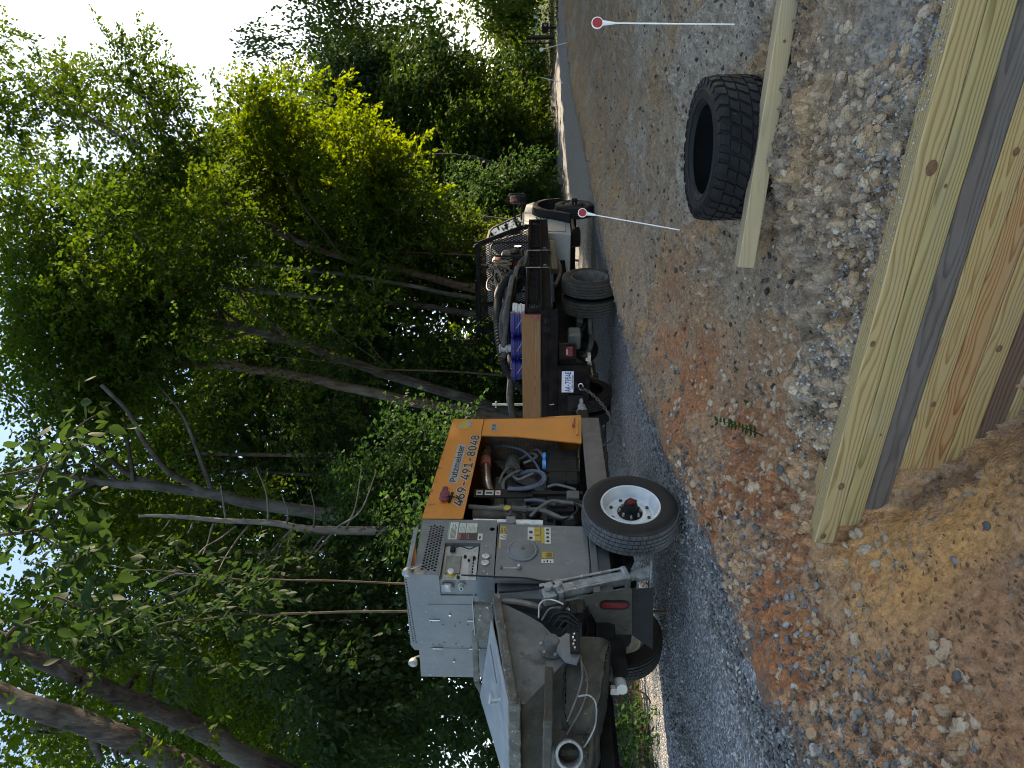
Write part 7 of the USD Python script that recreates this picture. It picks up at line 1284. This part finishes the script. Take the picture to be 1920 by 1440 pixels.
litter(2600, lambda x, y: (ab(x, y)[1] > 0.25) & (seg_dist(x, y, NEAR) > 0.3), 0.022, M['litter'], 'leaf_litter', 'brown dead leaf scraps and bark on the low ground in the foreground')
litter(2600, lambda x, y: (seg_dist(x, y, NEAR) > 0.25) & ((ab(x, y)[1] > 0.05) | (ab(x, y)[0] < 0.1)) & (nz(x, y, 2, 33) > 0.42), 0.030, M['litter'], 'dead_grass', 'dry grass stalks and rootlets on the clay bank', 0.006, blade=True)
litter(5000, lambda x, y: (seg_dist(x, y, FAR[:8]) < 0.1) & (seg_dist(x, y, FAR[:8]) > -4), 0.06, M['litter'], 'forest_litter', 'dead leaves on the forest floor beside the drive', ymin=5, ymax=25)
litter(500, lambda x, y: (ab(x, y)[1] < -0.2) & (seg_dist(x, y, NEAR) > 0.3), 0.02, M['litter'], 'soil_scraps', 'dark scraps of leaf and root on the grey fill', ymin=2.5, ymax=9)
# grass by the far drive
p = np.stack([lr.uniform(12, 40, 14000), lr.uniform(23, 44, 14000)], 1); k = (seg_dist(p[:, 0], p[:, 1], FAR[9:]) < -0.2); p = p[k]; z = base_z(p[:, 0], p[:, 1])
d = lr.normal(size=(len(p), 3)) * np.array([0.35, 0.35, 0.1]) + np.array([0, 0, 1.0]); d /= np.linalg.norm(d, axis=1, keepdims=True); V, F = leaf_quads(np.column_stack([p, z]), d, lr.normal(size=(len(p), 3)), lr.uniform(0.05, 0.12, len(p)), 0.2, 0.0)
tag(obj('lawn_grass', (V, F), M['grass'], smooth=False), 'green grass beyond the far bend of the drive', 'grass', kind='stuff')

# ------------------------------------------------------------------ far away by the drive
gp = at(1036, 70, 26.0); gt = thing('ramp_gate', 'black steel ramp gate of a small trailer standing upright by the far drive', 'gate', (gp[0], gp[1], gp[2] - 0.05), 20)
hh_ = (1036 - 984) / FPX * 26.0; fr = MB()
for x in (-0.10, 0.24): fr.box((x - 0.04, -0.04, 0), (x + 0.04, 0.04, hh_ + (0.2 if x > 0 else 0)))
obj('post', MB().box((-0.05, -0.05, 0), (0.05, 0.05, hh_)), M['black'], gt, smooth=False); obj('post', MB().box((0.30, 0.55, 0.1), (0.34, 0.59, hh_ + 0.2)), M['black'], gt, smooth=False)
for k in range(5): obj('rung', MB().bar((0.0, 0.0, 0.12 + k * hh_ / 5), (0.32, 0.57, 0.22 + k * hh_ / 5), 0.03, 0.03), M['black'], gt, smooth=False)
mp = at(1036, 52, 24.0); mbx = thing('mailbox', 'black mailbox with a white arrow mark on a short post by the far drive', 'mailbox', (mp[0], mp[1], mp[2] - 0.15), 0)
obj('post', MB().box((-0.03, -0.03, 0), (0.03, 0.03, 0.30)), M['black'], mbx, smooth=False)
obj('box', MB().box((-0.12, -0.20, 0.28), (0.12, 0.20, 0.52), 0.05), M['black'], mbx, smooth=False)
obj('arrow_mark', MB().bar((-0.05, -0.205, 0.40), (0.03, -0.205, 0.45), 0.006, 0.02, up=(0, 0, 1)).bar((-0.05, -0.205, 0.40), (0.03, -0.205, 0.35), 0.006, 0.02, up=(0, 0, 1)), M['label_white'], mbx, smooth=False)
hp_ = at(1024, 62, 52.0); ho = thing('far_house', 'small house with grey shingled roof and white wall glimpsed beyond the lawn', 'house', (hp_[0], hp_[1], hp_[2] - 0.4), -20)
obj('wall', MB().box((-3.0, 0.3, 0), (2.0, 3.5, 0.62)), M['white'], ho, smooth=False)
rb = [obj('roof', MB().add([(-3.2, 0.0, 0.55), (2.2, 0.0, 0.55), (1.6, 2.0, 1.4), (-2.6, 2.0, 1.4), (-3.2, 4.0, 0.55), (2.2, 4.0, 0.55)], [(0, 1, 2, 3), (3, 2, 5, 4)]), M['siding'], ho, smooth=False)]
for k in range(6): obj('shingle_course', MB().bar((-3.15 + 0.1 * k, 0.04 + 0.32 * k, 0.60 + 0.14 * k), (2.15 - 0.1 * k, 0.04 + 0.32 * k, 0.60 + 0.14 * k), 0.06, 0.03), M['label_grey'], ho, smooth=False)
